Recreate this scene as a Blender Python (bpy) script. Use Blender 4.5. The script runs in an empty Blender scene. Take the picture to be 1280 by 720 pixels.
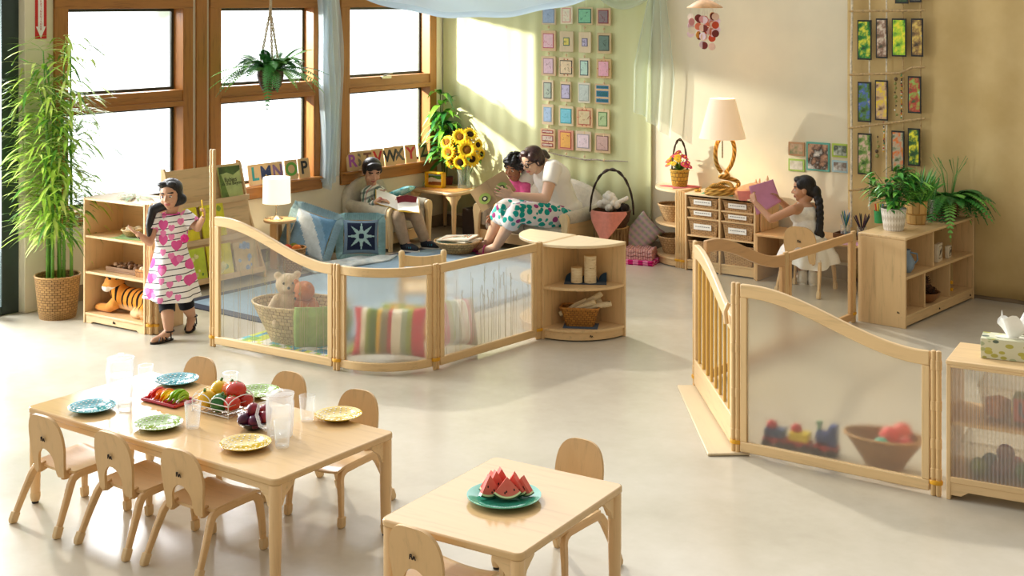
import bpy, bmesh, math, random
from mathutils import Vector as V, Matrix as Mx, Euler
random.seed(7)
PI = math.pi; rad = math.radians; sin = math.sin; cos = math.cos
SC = bpy.context.scene; COL = SC.collection
FL, HC = 1650.0, 2.15            # focal length in pixels, camera height in metres
CX, CY = -0.65, 12.62            # room corner between window wall and back wall
RZ = math.atan2(-.611, .792)
U = V((cos(RZ), sin(RZ), 0)); W = V((-sin(RZ), cos(RZ), 0))
def G(px, py, h=0.0):
    z = FL*(HC-h)/py
    return V(((px-640)/FL*z, z, h))
def At(px, py, z):
    return V(((px-640)/FL*z, z, HC-py*z/FL))
def R(u, v, h=0.0):
    return V((CX, CY, 0)) + U*u + W*v + V((0, 0, h))
def toR(p):
    d = V((p[0]-CX, p[1]-CY, 0)); return (d.dot(U), d.dot(W))
def OnBack(px, py, off=0.0):     # pixel -> (u, h) on the back wall, pulled off into the room
    k = (px-640)/FL; o = R(0, -off)
    t = (k*o.y-o.x)/(U.x-k*U.y); p = o+U*t
    return t, HC-py*p.y/FL
def OnWin(px, py, off=0.0):      # pixel -> (v, h) on the window wall
    k = (px-640)/FL; o = R(off, 0)
    t = (k*o.y-o.x)/(W.x-k*W.y); p = o+W*t
    return t, HC-py*p.y/FL
# ------------------------------------------------------------------ materials
def lin(h):
    h = h.lstrip('#'); r = []
    for i in (0, 2, 4):
        c = int(h[i:i+2], 16)/255; r.append(c/12.92 if c <= .04045 else ((c+.055)/1.055)**2.4)
    return (*r, 1)
MATS = {}
class N:
    """small node-tree writer"""
    def __init__(s, name):
        s.m = bpy.data.materials.new(name); s.m.use_nodes = True; s.t = s.m.node_tree
        s.p = s.t.nodes['Principled BSDF']; s.o = s.t.nodes['Material Output']
    def n(s, ty, **kw):
        x = s.t.nodes.new(ty)
        for k, v in kw.items():
            if k in x.inputs.keys() if isinstance(k, str) else False: x.inputs[k].default_value = v
            else: setattr(x, k, v)
        return x
    def l(s, a, b): s.t.links.new(a, b)
    def coord(s, kind='Object', scale=(1, 1, 1), rot=(0, 0, 0)):
        c = s.n('ShaderNodeTexCoord'); m = s.n('ShaderNodeMapping')
        m.inputs['Scale'].default_value = scale; m.inputs['Rotation'].default_value = rot
        s.l(c.outputs[kind], m.inputs['Vector']); return m.outputs['Vector']
    def math(s, op, a, b=None, c=None):
        x = s.n('ShaderNodeMath', operation=op)
        for i, q in enumerate((a, b, c)):
            if q is None: continue
            if isinstance(q, (int, float)): x.inputs[i].default_value = q
            else: s.l(q, x.inputs[i])
        return x.outputs[0]
    def mix(s, fac, a, b):
        x = s.n('ShaderNodeMix', data_type='RGBA')
        for sock, q in ((x.inputs[0], fac), (x.inputs[6], a), (x.inputs[7], b)):
            if isinstance(q, (int, float, tuple)): sock.default_value = q
            else: s.l(q, sock)
        return x.outputs[2]
    def noise(s, vec, scale=5, detail=3, rough=.5):
        x = s.n('ShaderNodeTexNoise'); x.inputs['Scale'].default_value = scale
        x.inputs['Detail'].default_value = detail; x.inputs['Roughness'].default_value = rough
        s.l(vec, x.inputs['Vector']); return x.outputs['Fac']
    def ramp(s, fac, stops):
        x = s.n('ShaderNodeValToRGB'); e = x.color_ramp.elements
        while len(e) < len(stops): e.new(.5)
        for q, (p, c) in zip(e, stops): q.position = p; q.color = c
        s.l(fac, x.inputs['Fac']); return x.outputs['Color']
    def bump(s, h, st=.3, d=.002):
        b = s.n('ShaderNodeBump'); b.inputs['Strength'].default_value = st; b.inputs['Distance'].default_value = d
        s.l(h, b.inputs['Height']); s.l(b.outputs['Normal'], s.p.inputs['Normal'])
    def fin(s, col=None, rough=.5, spec=.4, metal=0):
        if col is not None:
            if isinstance(col, tuple): s.p.inputs['Base Color'].default_value = col
            else: s.l(col, s.p.inputs['Base Color'])
        s.p.inputs['Roughness'].default_value = rough; s.p.inputs['Metallic'].default_value = metal
        s.p.inputs['Specular IOR Level'].default_value = spec
        return s.m
def plain(hexc, rough=.5, spec=.4, metal=0, var=.06, scale=18, bump=0):
    key = ('p', hexc, rough, spec, metal, var, scale, bump)
    if key in MATS: return MATS[key]
    a = N('paint_'+hexc.strip('#')); c = lin(hexc); v = a.coord()
    f = a.noise(v, scale, 3)
    d = tuple(max(0, x*(1-var*1.6)) for x in c[:3])+(1,); e = tuple(min(1, x*(1+var)) for x in c[:3])+(1,)
    a.fin(a.ramp(f, [(.3, d), (.7, e)]), rough, spec, metal)
    if bump: a.bump(a.noise(v, scale*6, 2), bump, .003)
    MATS[key] = a.m; return a.m
def wood(hexc='#E3C091', axis='x', rough=.35, con=.10, scale=1.0):
    key = ('w', hexc, axis, rough, con, scale)
    if key in MATS: return MATS[key]
    a = N('wood_'+hexc.strip('#')+'_'+axis); c = lin(hexc)
    sc = {'x': (1.2, 16, 16), 'y': (16, 1.2, 16), 'z': (16, 16, 1.2)}[axis]
    v = a.coord('Object', tuple(q*scale for q in sc)); f = a.noise(v, 2.4, 4, .6); g = a.noise(v, 11, 2, .5)
    f = a.math('MULTIPLY_ADD', g, .35, f)
    d = tuple(x*(1-con*2.2) for x in c[:3])+(1,); e = tuple(min(1, x*(1+con*.6)) for x in c[:3])+(1,)
    a.fin(a.ramp(f, [(.45, d), (.62, c), (.9, e)]), rough, .4)
    MATS[key] = a.m; return a.m
def fabric(hexc, scale=300, var=.08, rough=.9, bump=.25):
    key = ('f', hexc, scale, var, rough)
    if key in MATS: return MATS[key]
    a = N('fabric_'+hexc.strip('#')); c = lin(hexc); v = a.coord()
    f = a.noise(v, 22, 4, .7)
    d = tuple(max(0, x*(1-var*2)) for x in c[:3])+(1,); e = tuple(min(1, x*(1+var)) for x in c[:3])+(1,)
    a.fin(a.ramp(f, [(.3, d), (.7, e)]), rough, .15); a.bump(a.noise(v, scale, 2), bump, .002)
    a.p.inputs['Sheen Weight'].default_value = .15
    MATS[key] = a.m; return a.m
def wicker(light, dark, around=26.0, up=55.0, rough=.55):
    key = ('k', light, dark, around, up)
    if key in MATS: return MATS[key]
    a = N('wicker_'+light.strip('#')); t = a.n('ShaderNodeTexCoord'); b = a.n('ShaderNodeTexBrick')
    mp = a.n('ShaderNodeMapping'); a.l(t.outputs['UV'], mp.inputs['Vector']); a.l(mp.outputs['Vector'], b.inputs['Vector'])
    mp.inputs['Scale'].default_value = (around, up, 1)
    b.inputs['Scale'].default_value = 1; b.inputs['Mortar Size'].default_value = .09; b.inputs['Mortar Smooth'].default_value = .6
    b.inputs['Brick Width'].default_value = 1.2; b.inputs['Row Height'].default_value = 1
    c = lin(light); b.inputs['Color1'].default_value = c
    b.inputs['Color2'].default_value = tuple(x*.72 for x in c[:3])+(1,); b.inputs['Mortar'].default_value = lin(dark)
    a.fin(b.outputs['Color'], rough, .3); a.bump(a.math('SUBTRACT', 1, b.outputs['Fac']), .8, .004)
    MATS[key] = a.m; return a.m
def clear(name, tint='#FFFFFF', gloss=.10, rough=.02, white=.0, edge=.0):
    key = ('c', name)
    if key in MATS: return MATS[key]
    a = N(name); a.t.nodes.remove(a.p)
    tr = a.n('ShaderNodeBsdfTransparent'); tr.inputs['Color'].default_value = lin(tint)
    gl = a.n('ShaderNodeBsdfGlossy'); gl.inputs['Roughness'].default_value = rough
    lw = a.n('ShaderNodeLayerWeight'); lw.inputs['Blend'].default_value = .5
    f = a.math('MULTIPLY_ADD', a.math('POWER', lw.outputs['Facing'], 4), .55, gloss)
    m1 = a.n('ShaderNodeMixShader'); a.l(f, m1.inputs[0]); a.l(tr.outputs[0], m1.inputs[1]); a.l(gl.outputs[0], m1.inputs[2])
    out = m1.outputs[0]
    if white or edge:
        df = a.n('ShaderNodeBsdfTranslucent'); df.inputs['Color'].default_value = (1, 1, 1, 1)
        d2 = a.n('ShaderNodeBsdfDiffuse'); d2.inputs['Color'].default_value = (1, 1, 1, 1)
        md = a.n('ShaderNodeMixShader'); a.l(df.outputs[0], md.inputs[1]); a.l(d2.outputs[0], md.inputs[2])
        m2 = a.n('ShaderNodeMixShader')
        a.l(a.math('MULTIPLY_ADD', lw.outputs['Facing'], edge, white), m2.inputs[0])
        a.l(out, m2.inputs[1]); a.l(md.outputs[0], m2.inputs[2]); out = m2.outputs[0]
    a.l(out, a.o.inputs['Surface']); MATS[key] = a.m; return a.m
def frosted(name, rough=.28, white=.25, tint='#F4F0E6', thru=.12):
    key = ('fr', name)
    if key in MATS: return MATS[key]
    a = N(name); a.t.nodes.remove(a.p)
    rf = a.n('ShaderNodeBsdfRefraction'); rf.inputs['Roughness'].default_value = rough; rf.inputs['IOR'].default_value = 1.12
    rf.inputs['Color'].default_value = lin(tint)
    df = a.n('ShaderNodeBsdfTranslucent'); df.inputs['Color'].default_value = lin(tint)
    d2 = a.n('ShaderNodeBsdfDiffuse'); d2.inputs['Color'].default_value = lin(tint)
    md = a.n('ShaderNodeMixShader'); a.l(df.outputs[0], md.inputs[1]); a.l(d2.outputs[0], md.inputs[2])
    m2 = a.n('ShaderNodeMixShader'); m2.inputs[0].default_value = white
    tr = a.n('ShaderNodeBsdfTransparent'); m3 = a.n('ShaderNodeMixShader'); m3.inputs[0].default_value = thru
    a.l(rf.outputs[0], m3.inputs[1]); a.l(tr.outputs[0], m3.inputs[2])
    a.l(m3.outputs[0], m2.inputs[1]); a.l(md.outputs[0], m2.inputs[2])
    a.l(m2.outputs[0], a.o.inputs['Surface']); MATS[key] = a.m; return a.m
def sheer(name, col, alpha):
    key = ('s', name)
    if key in MATS: return MATS[key]
    a = N(name); a.t.nodes.remove(a.p)
    tr = a.n('ShaderNodeBsdfTransparent'); df = a.n('ShaderNodeBsdfTranslucent'); d2 = a.n('ShaderNodeBsdfDiffuse')
    df.inputs['Color'].default_value = lin(col); d2.inputs['Color'].default_value = lin(col)
    md = a.n('ShaderNodeMixShader'); a.l(df.outputs[0], md.inputs[1]); a.l(d2.outputs[0], md.inputs[2])
    lw = a.n('ShaderNodeLayerWeight'); lw.inputs['Blend'].default_value = .5
    m2 = a.n('ShaderNodeMixShader'); a.l(a.math('MULTIPLY_ADD', lw.outputs['Facing'], .45, alpha), m2.inputs[0])
    a.l(tr.outputs[0], m2.inputs[1]); a.l(md.outputs[0], m2.inputs[2])
    a.l(m2.outputs[0], a.o.inputs['Surface']); MATS[key] = a.m; return a.m
def glow(name, col, strength, base='#FFF6E0'):
    a = N(name); a.p.inputs['Base Color'].default_value = lin(base); a.p.inputs['Emission Color'].default_value = lin(col)
    a.p.inputs['Emission Strength'].default_value = strength; a.p.inputs['Roughness'].default_value = .8; return a.m
# ------------------------------------------------------------------ meshes
class B:
    """collects shapes for ONE mesh object"""
    def __init__(s, *mats): s.bm = bmesh.new(); s.uv = s.bm.loops.layers.uv.new(); s.mats = list(mats); s.mi = 0
    def _f(s, vs, uvs=None, mi=None):
        try: f = s.bm.faces.new(vs)
        except ValueError: return None
        f.material_index = s.mi if mi is None else mi; f.smooth = True
        if uvs:
            for l, q in zip(f.loops, uvs): l[s.uv].uv = q
        return f
    def box(s, c, d, rot=None, taper=1.0):
        M = (Mx.Translation(c) @ (rot.to_4x4() if rot is not None else Mx.Identity(4)))
        vs = []
        for z in (-1, 1):
            k = taper if z > 0 else 1
            for x, y in ((-1, -1), (1, -1), (1, 1), (-1, 1)):
                vs.append(s.bm.verts.new(M @ V((x*d[0]/2*k, y*d[1]/2*k, z*d[2]/2))))
        for q in ((3, 2, 1, 0), (4, 5, 6, 7), (0, 1, 5, 4), (1, 2, 6, 5), (2, 3, 7, 6), (3, 0, 4, 7)):
            s._f([vs[i] for i in q], [(0, 0), (1, 0), (1, 1), (0, 1)])
        return s
    def bx(s, x0, x1, y0, y1, z0, z1): return s.box(V(((x0+x1)/2, (y0+y1)/2, (z0+z1)/2)), (abs(x1-x0), abs(y1-y0), abs(z1-z0)))
    def rings(s, rings, closed=True, cap0=True, cap1=True, mif=None):
        rv = [[s.bm.verts.new(p) for p in r] for r in rings]; n = len(rv[0]); m = len(rv)
        for i in range(m-1):
            for j in range(n if closed else n-1):
                k = (j+1) % n
                s._f([rv[i][j], rv[i][k], rv[i+1][k], rv[i+1][j]],
                     [(j/n, i/(m-1)), ((j+1)/n, i/(m-1)), ((j+1)/n, (i+1)/(m-1)), (j/n, (i+1)/(m-1))],
                     mif(j, i) if mif else None)
        if closed and cap0: s._f(rv[0][::-1])
        if closed and cap1: s._f(rv[-1])
        return s
    def lathe(s, prof, n=24, at=(0, 0, 0), sx=1, sy=1, M=None, f=None, cap0=True, cap1=True, mif=None):
        at = V(at); rs = []
        for r, z in prof:
            ring = []
            for j in range(n):
                a = 2*PI*j/n; k = f(a, z) if f else 1
                p = V((max(r, 1e-4)*k*cos(a)*sx, max(r, 1e-4)*k*sin(a)*sy, z))
                ring.append((M @ p if M else p)+at)
            rs.append(ring)
        return s.rings(rs, True, cap0, cap1, mif)
    def tube(s, pts, r, n=8, sq=None, caps=True, up=None):
        pts = [V(p) for p in pts]; rr = r if isinstance(r, (list, tuple)) else [r]*len(pts)
        rs = []; prev = None
        for i, p in enumerate(pts):
            t = (pts[min(i+1, len(pts)-1)]-pts[max(i-1, 0)]).normalized()
            if prev is None:
                a = V(up) if up else (V((0, 0, 1)) if abs(t.z) < .9 else V((1, 0, 0)))
                x = a.cross(t).normalized()
            else: x = (prev-t*prev.dot(t)).normalized()
            prev = x; y = t.cross(x)
            if sq:   # rectangular section, sq = (w, h)
                k = rr[i]
                ring = [p+x*sq[0]*k*a+y*sq[1]*k*b for a, b in ((-.5, -.5), (.5, -.5), (.5, .5), (-.5, .5))]
            else: ring = [p+(x*cos(2*PI*j/n)+y*sin(2*PI*j/n))*rr[i] for j in range(n)]
            rs.append(ring)
        return s.rings(rs, True, caps, caps)
    def cyl(s, p0, p1, r0, r1=None, n=16): return s.tube([p0, p1], [r0, r0 if r1 is None else r1], n)
    def ball(s, c, r, n=16, m=10, M=None, f=None):
        if not isinstance(r, (tuple, list)): r = (r, r, r)
        rs = []
        for i in range(m+1):
            th = PI*i/m; ring = []
            for j in range(n):
                a = 2*PI*j/n; k = f(a, th) if f else 1
                st = max(sin(th), 2e-3)
                p = V((r[0]*st*cos(a)*k, r[1]*st*sin(a)*k, -r[2]*cos(th)))
                ring.append((M.to_3x3() @ p if M else p)+V(c))
            rs.append(ring)
        return s.rings(rs)
    def prism(s, pts, d, M=None, mi=None):
        """2-D outline in local x,z, thickness d along y (centred)"""
        M = M or Mx.Identity(4)
        a = [s.bm.verts.new(M @ V((x, -d/2, z))) for x, z in pts]; b = [s.bm.verts.new(M @ V((x, d/2, z))) for x, z in pts]
        n = len(pts); s._f(a, mi=mi); s._f(b[::-1], mi=mi)
        for i in range(n): s._f([a[i], b[i], b[(i+1) % n], a[(i+1) % n]], mi=mi)
        return s
    def sheet(s, fn, nu, nv, thick=0.0, mif=None):
        g = [[V(fn(i/nu, j/nv)) for j in range(nv+1)] for i in range(nu+1)]
        vs = [[s.bm.verts.new(p) for p in r] for r in g]; fs = []
        for i in range(nu):
            for j in range(nv):
                fs.append(s._f([vs[i][j], vs[i+1][j], vs[i+1][j+1], vs[i][j+1]],
                     [(i/nu, j/nv), ((i+1)/nu, j/nv), ((i+1)/nu, (j+1)/nv), (i/nu, (j+1)/nv)], mif((i+.5)/nu, (j+.5)/nv) if mif else None))
        if thick:
            s.bm.normal_update()
            fs = [f for f in fs if f]
            r = bmesh.ops.solidify(s.bm, geom=fs, thickness=thick)
        return s
    def out(s, name, parent=None, label=None, bev=0, sharp=40, sub=0, loc=None, rz=None, seg=2):
        bm = s.bm; bm.normal_update()
        bmesh.ops.recalc_face_normals(bm, faces=bm.faces[:])
        for e in bm.edges:
            if len(e.link_faces) == 2 and e.calc_face_angle(0) > rad(sharp): e.smooth = False
        me = bpy.data.meshes.new(name); bm.to_mesh(me); bm.free()
        for m in s.mats: me.materials.append(m)
        o = bpy.data.objects.new(name, me); COL.objects.link(o)
        if parent: o.parent = parent
        if loc is not None: o.location = loc
        if rz is not None: o.rotation_euler = (0, 0, rz)
        if label: o['label'] = label
        if bev:
            b = o.modifiers.new('bevel', 'BEVEL'); b.width = bev; b.segments = seg; b.limit_method = 'ANGLE'; b.angle_limit = rad(40)
        if sub:
            b = o.modifiers.new('sub', 'SUBSURF'); b.levels = sub; b.render_levels = sub
        return o
def tag(o, label, cat, group=None):
    o['label'] = label; o['category'] = cat
    if group: o['group'] = group
    return o
def T(name, label, cat, loc, rz=0, group=None):
    o = bpy.data.objects.new(name, None); COL.objects.link(o); o.empty_display_size = .05
    o.location = loc; o.rotation_euler = (0, 0, rz); return tag(o, label, cat, group)
def st(o): o['kind'] = 'structure'; return o
def dup(root, loc=None, rz=None, label=None, parent=None):
    c = root.copy(); COL.objects.link(c)
    if parent is not None: c.parent = parent
    for ch in list(root.children): dup(ch, parent=c)
    if loc is not None: c.location = loc
    if rz is not None: c.rotation_euler = (0, 0, rz)
    if label: c['label'] = label
    return c
def text(s, size, mat, name, parent, M, ext=.0008, align='CENTER', sx=1.0, bold=0.0, **kw):
    """lettering standing in local x,z (before M)"""
    cu = bpy.data.curves.new('lettering', 'FONT'); cu.body = s; cu.size = size; cu.align_x = align; cu.align_y = 'CENTER'
    cu.extrude = ext; cu.offset = bold
    to = bpy.data.objects.new('lettering', cu); COL.objects.link(to); bpy.context.view_layer.update()
    me = bpy.data.meshes.new_from_object(to.evaluated_get(bpy.context.evaluated_depsgraph_get()))
    bpy.data.objects.remove(to); bpy.data.curves.remove(cu)
    me.transform(M @ Mx.Rotation(PI/2, 4, 'X') @ Mx.Diagonal((sx, 1, 1, 1)))
    me.materials.clear(); me.materials.append(mat)
    o = bpy.data.objects.new(name, me); COL.objects.link(o); o.parent = parent
    return o
def rx(a): return Mx.Rotation(a, 3, 'X')
def ry(a): return Mx.Rotation(a, 3, 'Y')
def rzm(a): return Mx.Rotation(a, 3, 'Z')
def TR(loc, rx_=0, ry_=0, rz_=0): return Mx.Translation(loc) @ Euler((rx_, ry_, rz_), 'XYZ').to_matrix().to_4x4()
def ss(t): t = max(0, min(1, t)); return t*t*(3-2*t)
def rrect(w, h, r, n=5, x0=0, z0=0):
    p = []
    for cx, cz, a0 in ((w/2-r, h/2-r, 0), (-w/2+r, h/2-r, 90), (-w/2+r, -h/2+r, 180), (w/2-r, -h/2+r, 270)):
        for i in range(n+1):
            a = rad(a0+90*i/n); p.append((x0+cx+r*cos(a), z0+cz+r*sin(a)))
    return p
MAPLE = '#DDBB8A'
wx, wy, wz = wood(MAPLE, 'x'), wood(MAPLE, 'y'), wood(MAPLE, 'z')
GLASSPANE = clear('window_glass', '#FFFFFF', .03)
# ------------------------------------------------------------------ the setting
fm = N('polished_floor'); fv = fm.coord('Object', (1, 1, 1))
f1 = fm.noise(fv, 1.1, 5, .6); f2 = fm.noise(fv, 9, 4, .7)
fm.fin(fm.ramp(fm.math('MULTIPLY_ADD', f2, .25, f1), [(.42, lin('#B6AD99')), (.62, lin('#C1B8A5')), (.85, lin('#CBC3B2'))]), .22, .45)
b = B(fm.m); b.bx(-.15, 9.5, -11.5, .15, -.12, 0); st(b.out('floor', loc=(CX, CY, 0), rz=RZ))
CREAM = plain('#E6DCC1', .8, .2, 0, .03, 3)
b = B(CREAM); b.bx(-.15, 7.5, 0, .15, 0, 2.7); st(b.out('wall_back', loc=(CX, CY, 0), rz=RZ))
WV = [(-4.12, -3.09), (-2.74, -1.715), (-1.30, -.215)]     # openings along the window wall
SILL, HEAD = .64, 2.09; WEND = -4.47
b = B(CREAM)
b.bx(-.15, 0, WEND, 0, 0, SILL-.02); b.bx(-.15, 0, WEND, 0, HEAD, 2.7)
es = [WEND]+[q for w in WV for q in w]+[0]
for i in range(0, len(es), 2): b.bx(-.15, 0, es[i], es[i+1], SILL-.02, HEAD)
b.bx(-.15, 0, -8.2, -6.5, 0, 2.7); b.bx(-.15, 0, -6.5, WEND, 2.35, 2.7)
st(b.out('wall_left', loc=(CX, CY, 0), rz=RZ))
b = B(plain('#8F7B62', .6)); b.bx(0, 6.6, -.015, 0, 0, .11); st(b.out('baseboard_back', loc=(CX, CY, 0), rz=RZ, bev=.004))
b = B(plain('#8F7B62', .6)); b.bx(0, .015, -4.4, 0, 0, .11); st(b.out('baseboard_left', loc=(CX, CY, 0), rz=RZ, bev=.004))
FIR = wood('#A66F35', 'z', .4, .16); FIRY = wood('#A66F35', 'y', .4, .16); DKG = plain('#3B3F33', .5)
for i, (v0, v1) in enumerate(WV):
    b = B(FIR, FIRY); k = .098
    for (p, q) in ((v0-k, v0+.012), (v1-.012, v1+k*.85)):
        b.mi = 0; b.bx(-.13, .022, p, q, SILL-.10, HEAD+.11)
    b.mi = 1; b.bx(-.13, .024, v0-k, v1+k*.85, HEAD-.005, HEAD+.12)
    b.bx(-.10, .012, v0, v1, 1.335, 1.46); b.bx(-.10, .028, v0, v1, 1.335, 1.375)
    w = st(b.out('window_%d' % (i+1), loc=(CX, CY, 0), rz=RZ, bev=.004))
    b = B(FIRY); b.bx(-.13, .075, v0-k, v1+k*.85, SILL-.012, SILL+.008); b.bx(-.02, .03, v0-k, v1+k*.85, SILL-.105, SILL-.012); b.out('sill', w, bev=.005)
    for z0, z1 in ((SILL+.008, 1.335), (1.46, HEAD-.005)):
        b = B(DKG); q = .022
        b.bx(-.115, -.095, v0+.012, v1-.012, z0, z0+q); b.bx(-.115, -.095, v0+.012, v1-.012, z1-q, z1)
        b.bx(-.115, -.095, v0+.012, v0+.012+q, z0+q, z1-q); b.bx(-.115, -.095, v1-.012-q, v1-.012, z0+q, z1-q)
        s_ = b.out('sash', w)
        b = B(GLASSPANE); b.bx(-.108, -.104, v0+.03, v1-.03, z0+.02, z1-.02); b.out('glass_pane', s_)
    if i == 2:
        b = B(plain('#A8A294', .3, .5, .9)); vm = (v0+v1)/2-.07
        b.bx(0, .03, vm-.06, vm+.06, 1.44, 1.462); b.tube([(.02, vm-.04, 1.462), (.035, vm, 1.475), (.03, vm+.07, 1.485)], .008, 8); b.out('latch', w)
# extra casing strip between first and second window
b = B(FIR); b.bx(0, .022, -3.0+.03, -2.87, .6, 2.2); st(b.out('trim_1', loc=(CX, CY, 0), rz=RZ, bev=.003))
b = B(CREAM); b.bx(0, .05, WEND, WEND+.16, 0, 2.7); st(b.out('trim_2', loc=(CX, CY, 0), rz=RZ, bev=.004))
# dark glazed door left of the column
DARK = plain('#2E3D38', .35, .5)
b = B(DARK); y1 = WEND
for p, q in ((y1-.13, y1), (y1-.42, y1-.20), (y1-1.1, y1-1.0), (y1-2.03, y1-1.95)): b.bx(-.06, -.02, p, q, 0, 2.35)
b.bx(-.055, -.025, y1-2.0, y1-.03, 0, .06); b.bx(-.055, -.025, y1-2.0, y1-.03, 2.22, 2.35)
d = st(b.out('door_1', loc=(CX, CY, 0), rz=RZ, bev=.006))
for p, q in ((y1-1.0, y1-.42), (y1-1.95, y1-1.1), (y1-.20, y1-.13)):
    b = B(GLASSPANE); b.bx(-.045, -.040, p, q, .1, 2.22); b.out('glass_pane', d)
b = B(plain('#1A1D1C', .3, .5)); b.bx(-.02, .02, y1-.40, y1-.36, 1.52, 1.80); b.tube([(0, y1-.38, 1.55), (.05, y1-.38, 1.57), (.05, y1-.38, 1.74), (0, y1-.38, 1.76)], .012, 8); b.out('door_handle', d)
# ------------------------------------------------------------------ light, sky, camera
wd = bpy.data.worlds.new('daylight'); SC.world = wd; wd.use_nodes = True; wt = wd.node_tree; wn = wt.nodes; bg = wn['Background']
tc = wn.new('ShaderNodeTexCoord'); dt = wn.new('ShaderNodeVectorMath'); dt.operation = 'DOT_PRODUCT'
dt.inputs[1].default_value = (-U.x*.93+W.x*.35, -U.y*.93+W.y*.35, .12); wt.links.new(tc.outputs['Generated'], dt.inputs[0])
cr = wn.new('ShaderNodeValToRGB'); e = cr.color_ramp.elements
WORLD_STOPS = [(0.0, (.36, .31, .25, 1)), (.42, (.52, .485, .43, 1)), (.62, (1.12, 1.12, 1.11, 1)), (1.0, (2.7, 2.8, 2.85, 1))]
while len(e) < 4: e.new(.5)
for q, (p, c) in zip(e, WORLD_STOPS): q.position = p; q.color = c
mr = wn.new('ShaderNodeMath'); mr.operation = 'MULTIPLY_ADD'; mr.inputs[1].default_value = .5; mr.inputs[2].default_value = .5
wt.links.new(dt.outputs['Value'], mr.inputs[0]); wt.links.new(mr.outputs[0], cr.inputs['Fac'])
# pale blurred greenery on the skyline outside the windows
nz = wn.new('ShaderNodeTexNoise'); nz.inputs['Scale'].default_value = 26; nz.inputs['Detail'].default_value = 3
wt.links.new(tc.outputs['Generated'], nz.inputs['Vector'])
sp = wn.new('ShaderNodeSeparateXYZ'); wt.links.new(tc.outputs['Generated'], sp.inputs[0])
m1 = wn.new('ShaderNodeMapRange'); m1.inputs[1].default_value = -.045; m1.inputs[2].default_value = -.012; wt.links.new(sp.outputs['Z'], m1.inputs[0])
m2 = wn.new('ShaderNodeMapRange'); m2.inputs[1].default_value = .35; m2.inputs[2].default_value = .12; wt.links.new(sp.outputs['Z'], m2.inputs[0])
m3 = wn.new('ShaderNodeMapRange'); m3.inputs[1].default_value = .42; m3.inputs[2].default_value = .70; wt.links.new(nz.outputs['Fac'], m3.inputs[0])
def wmul(a, b_):
    x = wn.new('ShaderNodeMath'); x.operation = 'MULTIPLY'; wt.links.new(a, x.inputs[0])
    if isinstance(b_, float): x.inputs[1].default_value = b_
    else: wt.links.new(b_, x.inputs[1])
    return x.outputs[0]
gf = wmul(wmul(wmul(m1.outputs[0], m2.outputs[0]), m3.outputs[0]), .93)
gm = wn.new('ShaderNodeMix'); gm.data_type = 'RGBA'; wt.links.new(gf, gm.inputs[0]); wt.links.new(cr.outputs['Color'], gm.inputs[6]); gm.inputs[7].default_value = (.80, .90, .66, 1)
wt.links.new(gm.outputs[2], bg.inputs['Color']); bg.inputs['Strength'].default_value = 1.0
def lamp(kind, name, energy, col, loc, aim, **kw):
    l = bpy.data.lights.new(name, kind); l.energy = energy; l.color = col
    for k, v in kw.items(): setattr(l, k, v)
    o = bpy.data.objects.new(name, l); COL.objects.link(o); o.location = loc
    o.rotation_euler = (V(aim)-V(loc)).to_track_quat('-Z', 'Y').to_euler(); return o
sd = V((.50, -.87, -.80))
lamp('SUN', 'sun', 1.75, (1, .96, .90), (0, 0, 6), V((0, 0, 6))+sd, angle=rad(2.5))
dl = lamp('AREA', 'door_fill', 430, (.90, .96, 1), R(-.7, -5.6, 1.35), R(3.2, -6.6, .1), shape='RECTANGLE', size=1.7, size_y=2.1)  # area lamp added outside the glazed door to whiten the left floor
lamp('AREA', 'window_daylight', 300, (.97, .98, 1), R(-1.3, -2.2, 2.5), R(1.2, -2.2, .4), shape='RECTANGLE', size=4.3, size_y=1.0)  # unseen area lamp outside, added to brighten the reading corner through the windows
lamp('SPOT', 'window_strobe', 2900, (1, .95, .82), R(-2.4, -3.6, 2.5), R(.9, 0, 1.15), spot_size=rad(42), spot_blend=.85, shadow_soft_size=.06)  # unseen strobe outside the corner window, throws the bright patches on the drape
cam = bpy.data.cameras.new('camera'); co = bpy.data.objects.new('camera', cam); COL.objects.link(co)
co.location = (0, 0, HC); co.rotation_euler = (PI/2, 0, 0); cam.sensor_width = 36; cam.sensor_fit = 'HORIZONTAL'
cam.lens = 36*FL/1280; cam.shift_y = -360/1280; cam.clip_start = .05; SC.camera = co
SC.view_settings.view_transform = 'Standard'; SC.view_settings.look = 'None'; SC.view_settings.gamma = 1; SC.view_settings.exposure = 0
SC.view_settings.use_curve_mapping = False
SC.cycles.transparent_max_bounces = 40
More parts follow.
